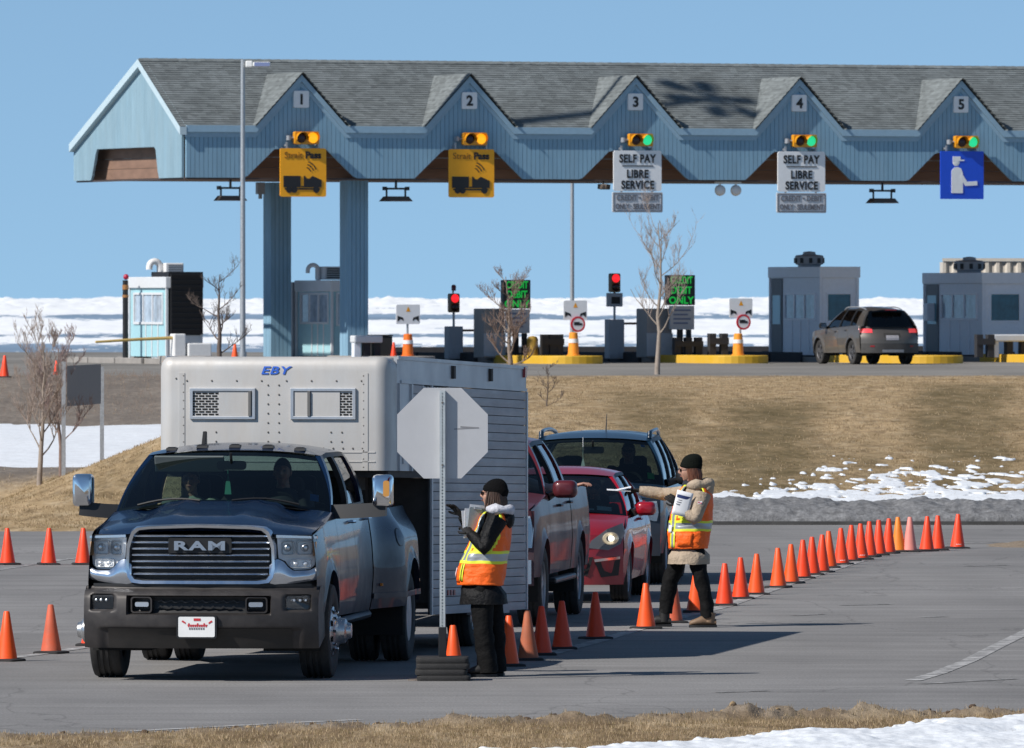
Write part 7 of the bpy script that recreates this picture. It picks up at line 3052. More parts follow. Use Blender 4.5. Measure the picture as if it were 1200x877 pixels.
def hand_g(wrist, d, palm, curl=0.5, k=1.0, left=True):
    """palm, four unequal fingers bent at the knuckles and a thumb from the side of the palm"""
    d = Vector(d).normalized()
    n_ = Vector(palm)
    n_ = (n_ - d * n_.dot(d)).normalized()
    s_ = d.cross(n_) * (1 if left else -1)
    g = G()
    W = Vector(wrist)

    def ring(t, w, h):
        return [tuple(W + d * t * k + (s_ * w * math.cos(2 * PI * j / 10) + n_ * h * math.sin(2 * PI * j / 10)) * k) for j in range(10)]
    g.rings([ring(-0.02, 0.028, 0.024), ring(0.01, 0.030, 0.020), ring(0.05, 0.042, 0.018), ring(0.09, 0.044, 0.016), ring(0.102, 0.036, 0.010)])
    for i, ln in enumerate((0.068, 0.078, 0.072, 0.056)):
        b = W + (d * 0.095 + s_ * (0.031 - 0.021 * i)) * k
        p = [b]
        a = 0.0
        for seg in (0.45, 0.32, 0.23):
            a += curl * (0.75 + 0.12 * i)
            p.append(p[-1] + (d * math.cos(a) + n_ * math.sin(a)) * ln * seg * k)
        g.tube(p, [0.0105 * k, 0.0098 * k, 0.009 * k, 0.007 * k], 8)
    b = W + (d * 0.035 + s_ * 0.032) * k
    p = [b, b + (d * 0.02 + s_ * 0.025 + n_ * 0.008) * k, b + (d * 0.045 + s_ * 0.032 + n_ * 0.022) * k, b + (d * 0.066 + s_ * 0.026 + n_ * 0.034) * k]
    g.tube(p, [0.014 * k, 0.012 * k, 0.0105 * k, 0.008 * k], 8)
    return g


def crumple(g, amt, scale, seed=0):
    out = []
    for p in g.v:
        q = Vector(p)
        w = noise.noise(q * scale + Vector((seed, 0, 0)))
        w2 = noise.noise(Vector((q.x, q.y, q.z * 2.5)) * scale * 1.7 + Vector((0, seed, 5)))
        d = noise.noise_vector(q * scale * 0.7 + Vector((3, seed, 1)))
        out.append(tuple(q + d * amt * 0.7 + Vector((w, w2, 0)) * amt))
    g.v = out
    return g


def torso_rings(table, yaw, n=36, grow=0.0):
    """table rows: (z, front x, back x, half width); body faces -x turned by yaw about its own axis"""
    rings = []
    for z, xf, xb, b in table:
        cx, a = (xf + xb) / 2, (xb - xf) / 2 + grow
        ring = []
        for k in range(n):
            t = 2 * PI * k / n
            ex = math.copysign(abs(math.cos(t)) ** 0.8, math.cos(t))
            ey = math.copysign(abs(math.sin(t)) ** 0.8, math.sin(t))
            x, y = a * ex, (b + grow) * ey
            ring.append((cx + x * math.cos(yaw) - y * math.sin(yaw), x * math.sin(yaw) + y * math.cos(yaw), z))
        rings.append(ring)
    return rings


def densify(table, step=0.02):
    out = []
    for p, q in zip(table, table[1:]):
        m = max(1, int(abs(p[0] - q[0]) / step))
        for i in range(m):
            t = i / m
            out.append(tuple(a + (b - a) * t for a, b in zip(p, q)))
    out.append(table[-1])
    return out


def vest_g(table, yaw, bands, arm_t, arm_w, grow=0.024, n=60, seed=1, front_tape=True):
    """open-armed vest; material by height band, straps and borders in tape"""
    tb = densify(table, 0.012)
    rings = torso_rings(tb, yaw, n, grow)
    g = G()
    vs = [q for r_ in rings for q in r_]
    g.v = vs
    ztop_, zlow = max(t[0] for t in tb), min(t[0] for t in tb)
    for i in range(len(tb) - 1):
        for k in range(n):
            z = (tb[i][0] + tb[i + 1][0]) / 2
            t = 360.0 * (k + 0.5) / n            # 0 = back, 90 = far side, 180 = front, 270 = near side
            side = min(abs((t - 90)), abs(t - 270))
            hole = False
            border = False
            for c in (90, 270):
                e = math.hypot((t - c) / arm_w, (z - arm_t[0]) / arm_t[1]) if z < arm_t[0] else abs(t - c) / arm_w
                if e < 1 and z > arm_t[0] - arm_t[1]:
                    hole = True
                elif e < 1.22 and z > arm_t[0] - arm_t[1] * 1.2:
                    border = True
            if hole:
                continue
            mi = 0
            for z0, z1, m_ in bands:
                if z0 <= z < z1:
                    mi = m_
            if border:
                mi = 1
            dfr = abs(t - 180)
            if front_tape and dfr < 7:
                mi = 1
            for c in (132, 228):
                if abs(t - c) < 7 and z > bands[0][1]:
                    mi = 2
                elif abs(t - c) < 12 and z > bands[0][1]:
                    mi = 1
            if z > ztop_ - 0.02 or z < zlow + 0.012:
                mi = 1 if z > ztop_ - 0.02 else mi
            a, b = i * n + k, i * n + (k + 1) % n
            g.f.append([a, b, b + n, a + n])
            g.m.append(mi)
    crumple(g, 0.010, 13, seed)
    return g


def solid(o, th):
    m = o.modifiers.new('thick', 'SOLIDIFY')
    m.thickness = th
    m.offset = 1
    return o


def boot(x, y, yaw, m, parent, L=0.27, pitch=0.0, lift=0.0, shaft=0.14):
    g = G()
    rows = []
    for t, w, h in ((0.0, 0.032, 0.06), (0.06, 0.040, 0.085), (0.14, 0.044, 0.10), (0.19, 0.048, 0.075), (0.24, 0.045, 0.055), (L - 0.01, 0.032, 0.045), (L, 0.015, 0.03)):
        ring = []
        for k in range(12):
            a = 2 * PI * k / 12
            zz = 0.02 + h / 2 + h / 2 * math.sin(a) * 1.0
            ring.append((t - 0.07, w * math.cos(a), max(0.02, zz)))
        rows.append(ring)
    g.rings(rows)
    g.tube([(0.0, 0, 0.05), (-0.012, 0, 0.05 + shaft)], [0.052, 0.055], 14)
    sole = [(-0.075, -0.04), (0.0, -0.046), (0.10, -0.052), (L - 0.09, -0.04), (L - 0.065, 0.0), (L - 0.09, 0.04), (0.10, 0.052), (0.0, 0.046), (-0.075, 0.04)]
    g.prism(sole, 'z', 0.0, 0.025, 1)
    M = Matrix.Translation((x, y, lift)) @ Matrix.Rotation(yaw, 4, 'Z') @ Matrix.Rotation(pitch, 4, 'Y')
    g.xform(M)
    return g.obj('boot', [m, M_black], parent, smooth=50)


# ---- attendant beside the stop sign, in black, looking up at the truck (faces -x)
p1 = at(571, 793)
P1 = thing('person', 'attendant in black beanie, jacket and trousers with orange vest, standing by the stop sign', 'person', p1)
T1 = [(0.80, -0.225, 0.115, 0.165), (0.90, -0.225, 0.125, 0.165), (1.00, -0.200, 0.140, 0.165), (1.10, -0.155, 0.155, 0.170), (1.22, -0.095, 0.168, 0.180), (1.32, -0.050, 0.170, 0.185), (1.39, -0.020, 0.155, 0.155), (1.435, 0.010, 0.135, 0.090)]
yw1 = R(-14)
bodyn = {'pelvis': (-0.03, 0, 0.90, 0.12), 'waist': (-0.02, 0, 1.05, 0.11), 'chest': (0.04, 0, 1.25, 0.12), 'neckb': (0.075, 0, 1.40, 0.065), 'neck': (0.075, 0, 1.47, 0.052), 'skull': (0.062, 0, 1.56, 0.07),
         'shn': (0.085, -0.17, 1.36, 0.06), 'eln': (-0.03, -0.24, 1.13, 0.042), 'wrn': (-0.145, -0.12, 1.25, 0.028),
         'shf': (0.07, 0.17, 1.36, 0.06), 'elf': (-0.05, 0.24, 1.16, 0.042), 'wrf': (-0.225, 0.14, 1.40, 0.028),
         'hipn': (-0.03, -0.09, 0.86, 0.09), 'knn': (-0.03, -0.10, 0.48, 0.06), 'ann': (0.015, -0.10, 0.09, 0.04),
         'hipf': (-0.02, 0.09, 0.86, 0.09), 'knf': (-0.01, 0.10, 0.48, 0.06), 'anf': (0.02, 0.12, 0.09, 0.04)}
ED = [('pelvis', 'waist'), ('waist', 'chest'), ('chest', 'neckb'), ('neckb', 'neck'), ('neck', 'skull'), ('chest', 'shn'), ('shn', 'eln'), ('eln', 'wrn'), ('chest', 'shf'), ('shf', 'elf'), ('elf', 'wrf'),
      ('pelvis', 'hipn'), ('hipn', 'knn'), ('knn', 'ann'), ('pelvis', 'hipf'), ('hipf', 'knf'), ('knf', 'anf')]
hd_, lp_, ey_, HM = head_g((0.055, 0.0, 1.583), (-1, 0.22, 0.10), k=0.98)
b = skin_mesh(bodyn, ED, 'pelvis')
b.add(hd_.v, hd_.f)
bo = b.obj('body', M_skin, P1, smooth=80)
lp_.obj('lips', M_lip, P1, smooth=60)
shades(HM, P1)
cap_g(HM, 1.0, 0.022, 0.150, 0.02).obj('beanie', M_knitblack, P1, smooth=60)
# hair falling behind the cheek into the hood
g = G()
for k in range(26):
    a = R(-100 + 200 * k / 25)
    r0 = HM @ Vector((0.080 * math.sin(a + PI), 0.088 * math.cos(a + PI) - 0.01, 0.03))
    e = Vector((r0.x * 1.0 + 0.01, r0.y * 1.1, 1.44 + 0.02 * math.sin(k * 2.3)))
    mid = r0.lerp(e, 0.5) + Vector((0.012 * math.sin(k), 0, 0))
    g.tube([r0, mid, e], [0.016, 0.018, 0.008], 6)
for sx in (-1, 1):
    for k in range(4):
        r0 = HM @ Vector((sx * 0.078, 0.035 - 0.02 * k, 0.03))
        e = HM @ Vector((sx * (0.082 + 0.004 * k), 0.045 - 0.025 * k, -0.13 - 0.01 * k))
        g.tube([r0, r0.lerp(e, 0.5) + Vector((0, sx * 0.01, 0)), e], [0.010, 0.014, 0.006], 6)
g.obj('hair', M_hairbrown, P1, smooth=60)
# jacket: body, sleeves, collar
jt = [(0.635, -0.245, 0.190, 0.228), (0.72, -0.240, 0.175, 0.225)] + T1[:-1] + [(1.43, 0.005, 0.140, 0.10)]
g = G()
g.rings(torso_rings(densify(jt, 0.03), yw1, 36, -0.014))
for s_, e_, w_ in (('shn', 'eln', 'wrn'), ('shf', 'elf', 'wrf')):
    A, B, C_ = Vector(bodyn[s_][:3]), Vector(bodyn[e_][:3]), Vector(bodyn[w_][:3])
    pts = [A + (A - B) * 0.1, A.lerp(B, 0.25), A.lerp(B, 0.6), A.lerp(B, 0.9), B.lerp(C_, 0.06) + Vector((0, 0, -0.008)), B.lerp(C_, 0.3), B.lerp(C_, 0.65), B.lerp(C_, 0.98)]
    g.tube(pts, [0.088, 0.082, 0.070, 0.064, 0.064, 0.060, 0.052, 0.044], 16)
crumple(g, 0.013, 14, 4)
g.obj('jacket', M_jacketblack, P1, smooth=70)
g = G()
g.rings([[(0.075 + r_ * math.cos(2 * PI * k / 20) * 0.9, r_ * math.sin(2 * PI * k / 20), z) for k in range(20)] for r_, z in ((0.10, 1.40), (0.085, 1.45), (0.080, 1.475))], caps=False)
g.obj('collar', M_jacketblack, P1, smooth=70)
# thick pale hood lying on the shoulders
g = G()
pts = []
for k in range(15):
    a = R(-150 + 300 * k / 14)
    pts.append((0.098 + 0.105 * math.cos(a), 0.125 * math.sin(a), 1.455 - 0.02 * math.cos(a) - 0.03 * abs(math.sin(a / 2)) ** 2 + 0.02))
g.tube(pts, [0.025] + [0.042 + 0.012 * math.sin(k * 1.7) for k in range(13)] + [0.02], 12)
crumple(g, 0.012, 14, 8)
g.obj('hood', M_hoodgrey, P1, smooth=70)
g = G()
g.ball((0.175, 0.0, 1.37), (0.065, 0.13, 0.085), 14, 10)
crumple(g, 0.010, 12, 2)
g.obj('hood_back', M_jacketblack, P1, smooth=70)
vg = vest_g(T1, yw1, [(0.985, 1.012, 1), (1.012, 1.072, 2), (1.072, 1.098, 1)], (1.34, 0.22), 38, seed=3)
vo = vg.obj('safety_vest', [M_hiv, M_lime, M_silver], P1, smooth=60, merge=False)
solid(vo, 0.008)
# pocket and card on the vest front
g = G()
def on_t(tb, yaw, z, deg, grow):
    row = None
    tb = densify(tb, 0.012)
    row = min(tb, key=lambda q: abs(q[0] - z))
    rg = torso_rings([row], yaw, 360, grow)[0]
    return Vector(rg[int(deg) % 360])


def vest_patch(tb, yaw, z0, z1, d0, d1, grow, m, name, parent):
    g = G()
    g.grid(lambda u, w: on_t(tb, yaw, z0 + (z1 - z0) * w, d0 + (d1 - d0) * u, grow), 6, 4)
    return solid(g.obj(name, m, parent, smooth=60), 0.006)


vest_patch(T1, yw1, 0.83, 0.965, 196, 226, 0.034, M_hiv, 'pocket', vo)
vest_patch(T1, yw1, 0.835, 0.985, 228, 232, 0.036, M_lime, 'tape', vo)
vest_patch(T1, yw1, 0.835, 0.985, 232.5, 236, 0.036, M_black, 'zip', vo)
vest_patch(T1, yw1, 0.835, 0.985, 236.5, 240, 0.036, M_lime, 'tape', vo)
vest_patch(T1, yw1, 0.88, 0.955, 200, 209, 0.044, mat('pale pink card', (0.80, 0.62, 0.60), 0.6), 'card', vo)


def trousers(parent, legs, m, hip):
    g = G()
    g.rings(torso_rings(hip, 0, 28))
    for L in legs:
        P_ = [Vector(q[:3]) for q in L]
        r_ = [q[3] for q in L]
        pts, rr = [], []
        for i in range(len(P_) - 1):
            for k in range(6):
                t = k / 6
                pts.append(P_[i].lerp(P_[i + 1], t))
                rr.append(r_[i] + (r_[i + 1] - r_[i]) * t)
        pts.append(P_[-1])
        rr.append(r_[-1])
        g.tube(pts, rr, 16)
    crumple(g, 0.014, 13, 6)
    return g.obj('trousers', m, parent, smooth=70)


trousers(P1, [[(-0.045, -0.085, 0.88, 0.105), (-0.04, -0.095, 0.68, 0.100), (-0.045, -0.10, 0.48, 0.088), (-0.02, -0.10, 0.28, 0.085), (0.01, -0.10, 0.04, 0.088)],
              [(0.02, 0.085, 0.88, 0.105), (0.04, 0.095, 0.68, 0.100), (0.06, 0.10, 0.48, 0.088), (0.07, 0.11, 0.28, 0.085), (0.075, 0.12, 0.04, 0.088)]], M_trousers,
         [(0.84, -0.17, 0.14, 0.18), (0.95, -0.17, 0.14, 0.18)])
boot(0.01, -0.10, PI + 0.10, M_bootblack, P1)
boot(0.075, 0.12, PI - 0.15, M_bootblack, P1)
hand_g(bodyn['wrn'][:3], (-0.55, 0.55, 0.62), (-0.1, 0.9, -0.6), 0.75, left=True).obj('glove', M_glove, P1, smooth=60)
hand_g(bodyn['wrf'][:3], (-0.62, -0.15, 0.70), (-0.6, -0.5, -0.5), 0.30, left=False).obj('glove', M_glove, P1, smooth=60)
# clipboard and papers in her hands
CB = thing('clipboard', 'grey clipboard held up by the attendant in black beside the stop sign', 'clipboard', p1 + Vector((-0.125, 0.0, 1.345)))
g = G()
g.prism(rrect(-0.075, 0.075, -0.13, 0.13, 0.01, 2), 'y', -0.066, -0.060)
g.xform(Matrix.Rotation(R(24), 4, 'Z') @ Matrix.Rotation(R(7), 4, 'Y'))
g.obj('board', mat('grey clipboard back', (0.27, 0.31, 0.33), 0.35), CB, smooth=0)
g = G()
g.box((0.0, -0.075, 0.125), (0.07, 0.02, 0.02))
g.xform(Matrix.Rotation(R(24), 4, 'Z') @ Matrix.Rotation(R(7), 4, 'Y'))
g.obj('clip', M_galv, CB, smooth=0)
g = G()
for k, (dx, dz, rt) in enumerate(((-0.03, 0.0, 0.10), (-0.045, -0.015, 0.22), (0.01, 0.035, 0.02))):
    q = G()
    q.bb(-0.075, 0.075, -0.0015, 0.0015, -0.12, 0.12)
    q.xform(Matrix.Translation((dx, -0.055 + 0.004 * k, dz)) @ Matrix.Rotation(-rt, 4, 'Y'))
    g.add(q.v, q.f)
g.xform(Matrix.Rotation(R(24), 4, 'Z') @ Matrix.Rotation(R(7), 4, 'Y'))
g.obj('papers', M_paper, CB, smooth=0)

# ---- attendant in the khaki parka reaching towards the red car (faces -x, striding)
p2 = at(800, 735)
P2 = thing('person', 'attendant in khaki parka and orange vest stretching an arm towards the red car', 'person', p2)
T2 = [(0.79, -0.110, 0.220, 0.17), (0.88, -0.115, 0.235, 0.175), (1.0, -0.110, 0.255, 0.175), (1.12, -0.090, 0.268, 0.18), (1.22, -0.065, 0.272, 0.185), (1.31, -0.030, 0.268, 0.19), (1.38, 0.005, 0.245, 0.16), (1.425, 0.04, 0.20, 0.09)]
yw2 = R(-10)
n2 = {'pelvis': (0.06, 0, 0.90, 0.12), 'waist': (0.07, 0, 1.05, 0.11), 'chest': (0.11, 0, 1.24, 0.12), 'neckb': (0.11, 0, 1.38, 0.065), 'neck': (0.10, 0, 1.45, 0.052), 'skull': (0.085, 0, 1.54, 0.07),
      'shn': (0.19, -0.18, 1.32, 0.06), 'eln': (0.115, -0.25, 1.085, 0.042), 'wrn': (-0.045, -0.185, 1.24, 0.028),
      'shf': (0.10, 0.17, 1.345, 0.06), 'elf': (-0.18, 0.20, 1.330, 0.042), 'wrf': (-0.44, 0.20, 1.368, 0.028),
      'hipn': (0.10, -0.09, 0.86, 0.09), 'knn': (0.19, -0.10, 0.46, 0.06), 'ann': (0.26, -0.10, 0.09, 0.04),
      'hipf': (0.02, 0.09, 0.86, 0.09), 'knf': (-0.12, 0.10, 0.47, 0.06), 'anf': (-0.17, 0.10, 0.12, 0.04)}
hd_, lp_, ey_, HM2 = head_g((0.072, 0.0, 1.572), (-1, 0.10, -0.04), k=0.97)
b = skin_mesh(n2, ED, 'pelvis')
b.add(hd_.v, hd_.f)
b.obj('body', M_skin, P2, smooth=80)
lp_.obj('lips', M_lip, P2, smooth=60)
shades(HM2, P2, 0.97)
cap_g(HM2, 0.98, 0.030, 0.172, 0.035, 1.6).obj('beanie', mat('dark green black knit', (0.006, 0.008, 0.006), 0.95, spec=0.15, bump=0.6, bscale=120), P2, smooth=60)
g = G()
for k in range(22):
    a = R(-105 + 210 * k / 21)
    r0 = HM2 @ Vector((0.080 * math.sin(a + PI), 0.090 * math.cos(a + PI) - 0.012, 0.02))
    e = Vector((r0.x + 0.015, r0.y * 1.15, 1.455 + 0.025 * math.sin(k * 2.3)))
    g.tube([r0, r0.lerp(e, 0.5) + Vector((0.01 * math.sin(k), 0, 0)), e], [0.016, 0.019, 0.008], 6)
g.obj('hair', M_hairred, P2, smooth=60)
jt = [(0.635, -0.155, 0.285, 0.230), (0.72, -0.152, 0.280, 0.226)] + T2[:-1] + [(1.42, 0.03, 0.21, 0.10)]
g = G()
g.rings(torso_rings(densify(jt, 0.03), yw2, 36, -0.014))
for s_, e_, w_ in (('shn', 'eln', 'wrn'), ('shf', 'elf', 'wrf')):
    A, B, C_ = Vector(n2[s_][:3]), Vector(n2[e_][:3]), Vector(n2[w_][:3])
    pts = [A + (A - B) * 0.08, A.lerp(B, 0.25), A.lerp(B, 0.6), A.lerp(B, 0.9), B.lerp(C_, 0.06), B.lerp(C_, 0.3), B.lerp(C_, 0.65), B.lerp(C_, 0.97)]
    g.tube(pts, [0.088, 0.080, 0.070, 0.064, 0.063, 0.060, 0.054, 0.046], 16)
crumple(g, 0.014, 15, 5)
g.obj('parka', M_parka, P2, smooth=70)
g = G()
pts = []
for k in range(15):
    a = R(-140 + 280 * k / 14)
    pts.append((0.15 + 0.12 * math.cos(a), 0.125 * math.sin(a), 1.43 + 0.012 * math.cos(a)))
g.tube(pts, [0.03] + [0.052 + 0.012 * math.sin(k * 1.7) for k in range(13)] + [0.03], 12)
g.ball((0.245, 0.0, 1.40), (0.075, 0.13, 0.10), 14, 10)
crumple(g, 0.012, 13, 8)
g.obj('hood', M_parka, P2, smooth=70)
g = G()
g.rings([[(0.085 + r_ * math.cos(2 * PI * k / 20), r_ * math.sin(2 * PI * k / 20) * 0.95, z) for k in range(20)] for r_, z in ((0.10, 1.38), (0.090, 1.43), (0.078, 1.47))], caps=False)
crumple(g, 0.008, 15, 1)
g.obj('scarf', mat('navy scarf', (0.016, 0.018, 0.030), 0.9), P2, smooth=70)
vo = vest_g(T2, yw2, [(0.965, 0.992, 1), (0.992, 1.052, 2), (1.052, 1.078, 1)], (1.33, 0.22), 36, seed=7).obj('safety_vest', [M_hiv, M_lime, M_silver], P2, smooth=60, merge=False)
solid(vo, 0.008)
vest_patch(T2, yw2, 0.80, 0.965, 226, 231, 0.036, M_lime, 'tape', vo)
vest_patch(T2, yw2, 0.80, 0.965, 231.5, 239, 0.036, M_silver, 'tape', vo)
vest_patch(T2, yw2, 0.80, 0.965, 239.5, 244, 0.036, M_lime, 'tape', vo)
vest_patch(T2, yw2, 0.82, 0.95, 252, 284, 0.034, M_hiv, 'pocket', vo)
vest_patch(T2, yw2, 0.955, 1.03, 219, 233, 0.046, M_paper, 'card', vo)
g = G()
q = n2
c = Vector(q['shn'][:3]).lerp(Vector(q['eln'][:3]), 0.28)
g.box((c.x + 0.0, c.y - 0.078, c.z), (0.045, 0.01, 0.03))
sl = g.obj('sleeve_patch', M_paper, P2, smooth=0)
g = G()
g.box((c.x - 0.012, c.y - 0.084, c.z + 0.004), (0.012, 0.004, 0.014))
g.box((c.x + 0.010, c.y - 0.084, c.z - 0.004), (0.016, 0.004, 0.012))
g.obj('patch_print', mat('patch red', (0.55, 0.04, 0.06), 0.6), sl, smooth=0)
trousers(P2, [[(0.10, -0.085, 0.86, 0.092), (0.145, -0.09, 0.66, 0.086), (0.195, -0.10, 0.46, 0.078), (0.235, -0.10, 0.26, 0.068), (0.255, -0.10, 0.10, 0.062)],
              [(0.02, 0.085, 0.86, 0.092), (-0.045, 0.09, 0.66, 0.086), (-0.125, 0.10, 0.46, 0.078), (-0.155, 0.10, 0.28, 0.068), (-0.172, 0.10, 0.14, 0.062)]], M_trousers,
         [(0.80, -0.09, 0.22, 0.18), (0.95, -0.10, 0.23, 0.18)])
boot(0.265, -0.10, PI + 0.05, M_boot, P2, pitch=0.0, shaft=0.10)
boot(-0.18, 0.10, PI - 0.1, M_bootblack, P2, pitch=0.05, shaft=0.16)
hand_g(n2['wrn'][:3], (-0.72, -0.05, 0.55), (-0.2, 0.95, -0.1), 0.55, left=True).obj('glove', M_glove, P2, smooth=60)
hand_g(n2['wrf'][:3], (-1, 0, 0.02), (0, -0.2, -1), 0.65, left=False).obj('glove', M_glove, P2, smooth=60)
PP = thing('flyer_sheets', 'white printed sheets with a blue block, held to the chest by the khaki attendant', 'papers', p2 + Vector((0.01, -0.255, 1.235)))
g = G()
g.grid(lambda u, w: (-0.10 + 0.165 * u, -0.012 * math.sin(PI * u) - 0.02 * w, -0.12 + 0.25 * w), 6, 6)
g.xform(Matrix.Rotation(R(14), 4, 'Y'))
solid(g.obj('sheet', M_paper, PP, smooth=60), 0.003)
g = G()
g.grid(lambda u, w: (-0.09 + 0.135 * u, -0.012 * math.sin(PI * u) - 0.019 - 0.006 * w, 0.055 + 0.032 * w), 6, 2)
g.xform(Matrix.Rotation(R(14), 4, 'Y'))
g.obj('print', mat('navy print', (0.03, 0.05, 0.16), 0.6), PP, smooth=60)
g = G()
for k in range(3):
    g.grid(lambda u, w: (-0.085 + (0.10 - 0.02 * k) * u, -0.012 * math.sin(PI * u) - 0.016, 0.03 - 0.022 * k + 0.007 * w), 4, 1)
g.xform(Matrix.Rotation(R(14), 4, 'Y'))
g.obj('print', M_inkgrey, PP, smooth=60)
FL = thing('flyer', 'folded white paper offered at the red car by the khaki attendant', 'paper', p2 + Vector((-0.66, 0.20, 1.375)))
g = G()
g.box((0.02, 0, -0.004), (0.24, 0.12, 0.003), ry=R(3), rx=R(5))
g.box((0.07, 0, 0.014), (0.15, 0.11, 0.003), ry=R(-12), rx=R(5))
g.obj('sheet', M_paper, FL, smooth=0)


# ---- people sitting in the vehicles
def seated(veh, label, x, y, zseat, skin_, shirt, hair, glasses=False, hands='wheel', k=1.0, wheel=None, cap=None, look=(0, -1, 0)):
    """driver or passenger in a vehicle's own axes, placed in the world as a thing of its own"""
    Mv = veh.root.matrix_basis
    t = thing('person', label, 'person', Mv @ Vector((x, y, zseat)), veh.root.rotation_euler.z)
    n_ = {'pelvis': (0, 0, 0.10, 0.13), 'waist': (0, 0.06, 0.28, 0.12), 'chest': (0, 0.07, 0.46, 0.135), 'neckb': (0, 0.06, 0.60, 0.065), 'neck': (0, 0.045, 0.66, 0.055), 'skull': (0, 0.03, 0.74, 0.07),
          'shl': (0.19, 0.06, 0.53, 0.065), 'ell': (0.26, -0.12, 0.33, 0.045), 'wrl': (0.16, -0.36, 0.40, 0.03),
          'shr': (-0.19, 0.06, 0.53, 0.065), 'elr': (-0.26, -0.12, 0.33, 0.045), 'wrr': (-0.16, -0.36, 0.40, 0.03),
          'hl': (0.10, -0.02, 0.10, 0.10), 'kl': (0.13, -0.42, 0.16, 0.07), 'al': (0.13, -0.62, -0.20, 0.045),
          'hr': (-0.10, -0.02, 0.10, 0.10), 'kr': (-0.13, -0.42, 0.16, 0.07), 'ar': (-0.13, -0.62, -0.20, 0.045)}
    if hands == 'window':
        n_['ell'] = (0.44, -0.16, 0.485, 0.045)
        n_['wrl'] = (0.72, -0.22, 0.53, 0.032)
    if hands == 'chest':
        n_['wrl'] = (0.05, -0.24, 0.50, 0.03)
        n_['wrr'] = (-0.06, -0.25, 0.52, 0.03)
    ed = [('pelvis', 'waist'), ('waist', 'chest'), ('chest', 'neckb'), ('neckb', 'neck'), ('neck', 'skull'), ('chest', 'shl'), ('shl', 'ell'), ('ell', 'wrl'), ('chest', 'shr'), ('shr', 'elr'), ('elr', 'wrr'),
          ('pelvis', 'hl'), ('hl', 'kl'), ('kl', 'al'), ('pelvis', 'hr'), ('hr', 'kr'), ('kr', 'ar')]
    h, lp, ey, HM_ = head_g((0, 0.01, 0.765), look, k=0.98)
    b = skin_mesh(n_, ed, 'pelvis', 1)
    b.add(h.v, h.f)
    b.add(*[(lambda q: (q.v, q.f))(hand_g(n_['wrl'][:3], (1, -0.15, 0.25) if hands == 'window' else (-0.2, -1, 0.3), (0, 0, -1), 0.4, left=True))][0])
    b.add(*[(lambda q: (q.v, q.f))(hand_g(n_['wrr'][:3], (0.2, -1, 0.3), (0, 0, -1), 0.6, left=False))][0])
    b.obj('body', skin_, t, smooth=80)
    lp.obj('lips', M_lip, t, smooth=60)
    ey.obj('eyes', mat('eye', (0.25, 0.22, 0.20), 0.2), t, smooth=60)
    g = G()
    g.rings([[(0.9 * r_ * math.cos(a) * 1.25, cy + r_ * math.sin(a) * 0.85, z) for a in [2 * PI * q / 24 for q in range(24)]] for r_, cy, z in ((0.15, 0.0, 0.04), (0.155, 0.03, 0.15), (0.16, 0.06, 0.30), (0.175, 0.07, 0.44), (0.17, 0.065, 0.53), (0.10, 0.06, 0.60), (0.065, 0.05, 0.625))])
    for s_, e_, w_ in (('shl', 'ell', 'wrl'), ('shr', 'elr', 'wrr')):
        A, B, C_ = Vector(n_[s_][:3]), Vector(n_[e_][:3]), Vector(n_[w_][:3])
        g.tube([A + (A - B) * 0.1, A.lerp(B, 0.5), B, B.lerp(C_, 0.4), B.lerp(C_, 0.85)], [0.085, 0.07, 0.06, 0.055, 0.046], 12)
    crumple(g, 0.008, 12, 3)
    g.obj('jacket', shirt, t, smooth=70)
    if glasses:
        shades(HM_, t, 0.98)
    if cap:
        cap_g(HM_, 0.98, 0.045, 0.15).obj('cap', cap, t, smooth=60)
    else:
        g = G()

        def hf(u, w):
            a, e = u * 2 * PI, R(-28) + (R(90) - R(-28)) * w
            lim = R(30) * max(0, math.cos(a)) ** 1.0
            e = max(e, lim if math.cos(a) > 0 else e)
            return HM_ @ Vector((math.sin(a) * math.cos(e) * 0.082, math.cos(a) * math.cos(e) * 0.100 - 0.004, math.sin(e) * 0.126))
        g.grid(hf, 28, 12)
        g.obj('hair', hair, t, smooth=70)
    return t


M_skin2 = mat('skin ruddy', (0.40, 0.21, 0.15), 0.5, var=0.05)
seated(TR, 'driver of the navy pickup in a dark jacket behind the wheel', 0.40, 1.52, 1.00, M_skin2, mat('charcoal jacket', (0.03, 0.03, 0.033), 0.8), M_hairbrown)
seated(TR, 'passenger of the navy pickup in a pale green top, hands raised', -0.42, 1.50, 0.93, M_skin, mat('pale green top', (0.32, 0.38, 0.30), 0.8), M_hairbrown, hands='chest')
seated(MP, 'driver of the maroon pickup in a pale sleeve with one hand out of the window', 0.48, 1.36, 0.86, M_skin2, mat('pale rose shirt', (0.50, 0.36, 0.34), 0.8), M_hairbrown, hands='window')
seated(RH, 'driver of the red hatchback in a dark top', 0.36, 1.32, 0.44, M_skin, mat('dark teal top', (0.03, 0.06, 0.07), 0.8), M_hairbrown, glasses=True)
seated(SU, 'driver of the dark blue utility vehicle wearing sunglasses', 0.38, 1.38, 0.74, M_skin2, mat('black fleece', (0.018, 0.018, 0.02), 0.9), mat('shaved grey hair', (0.16, 0.12, 0.10), 0.8), glasses=True)
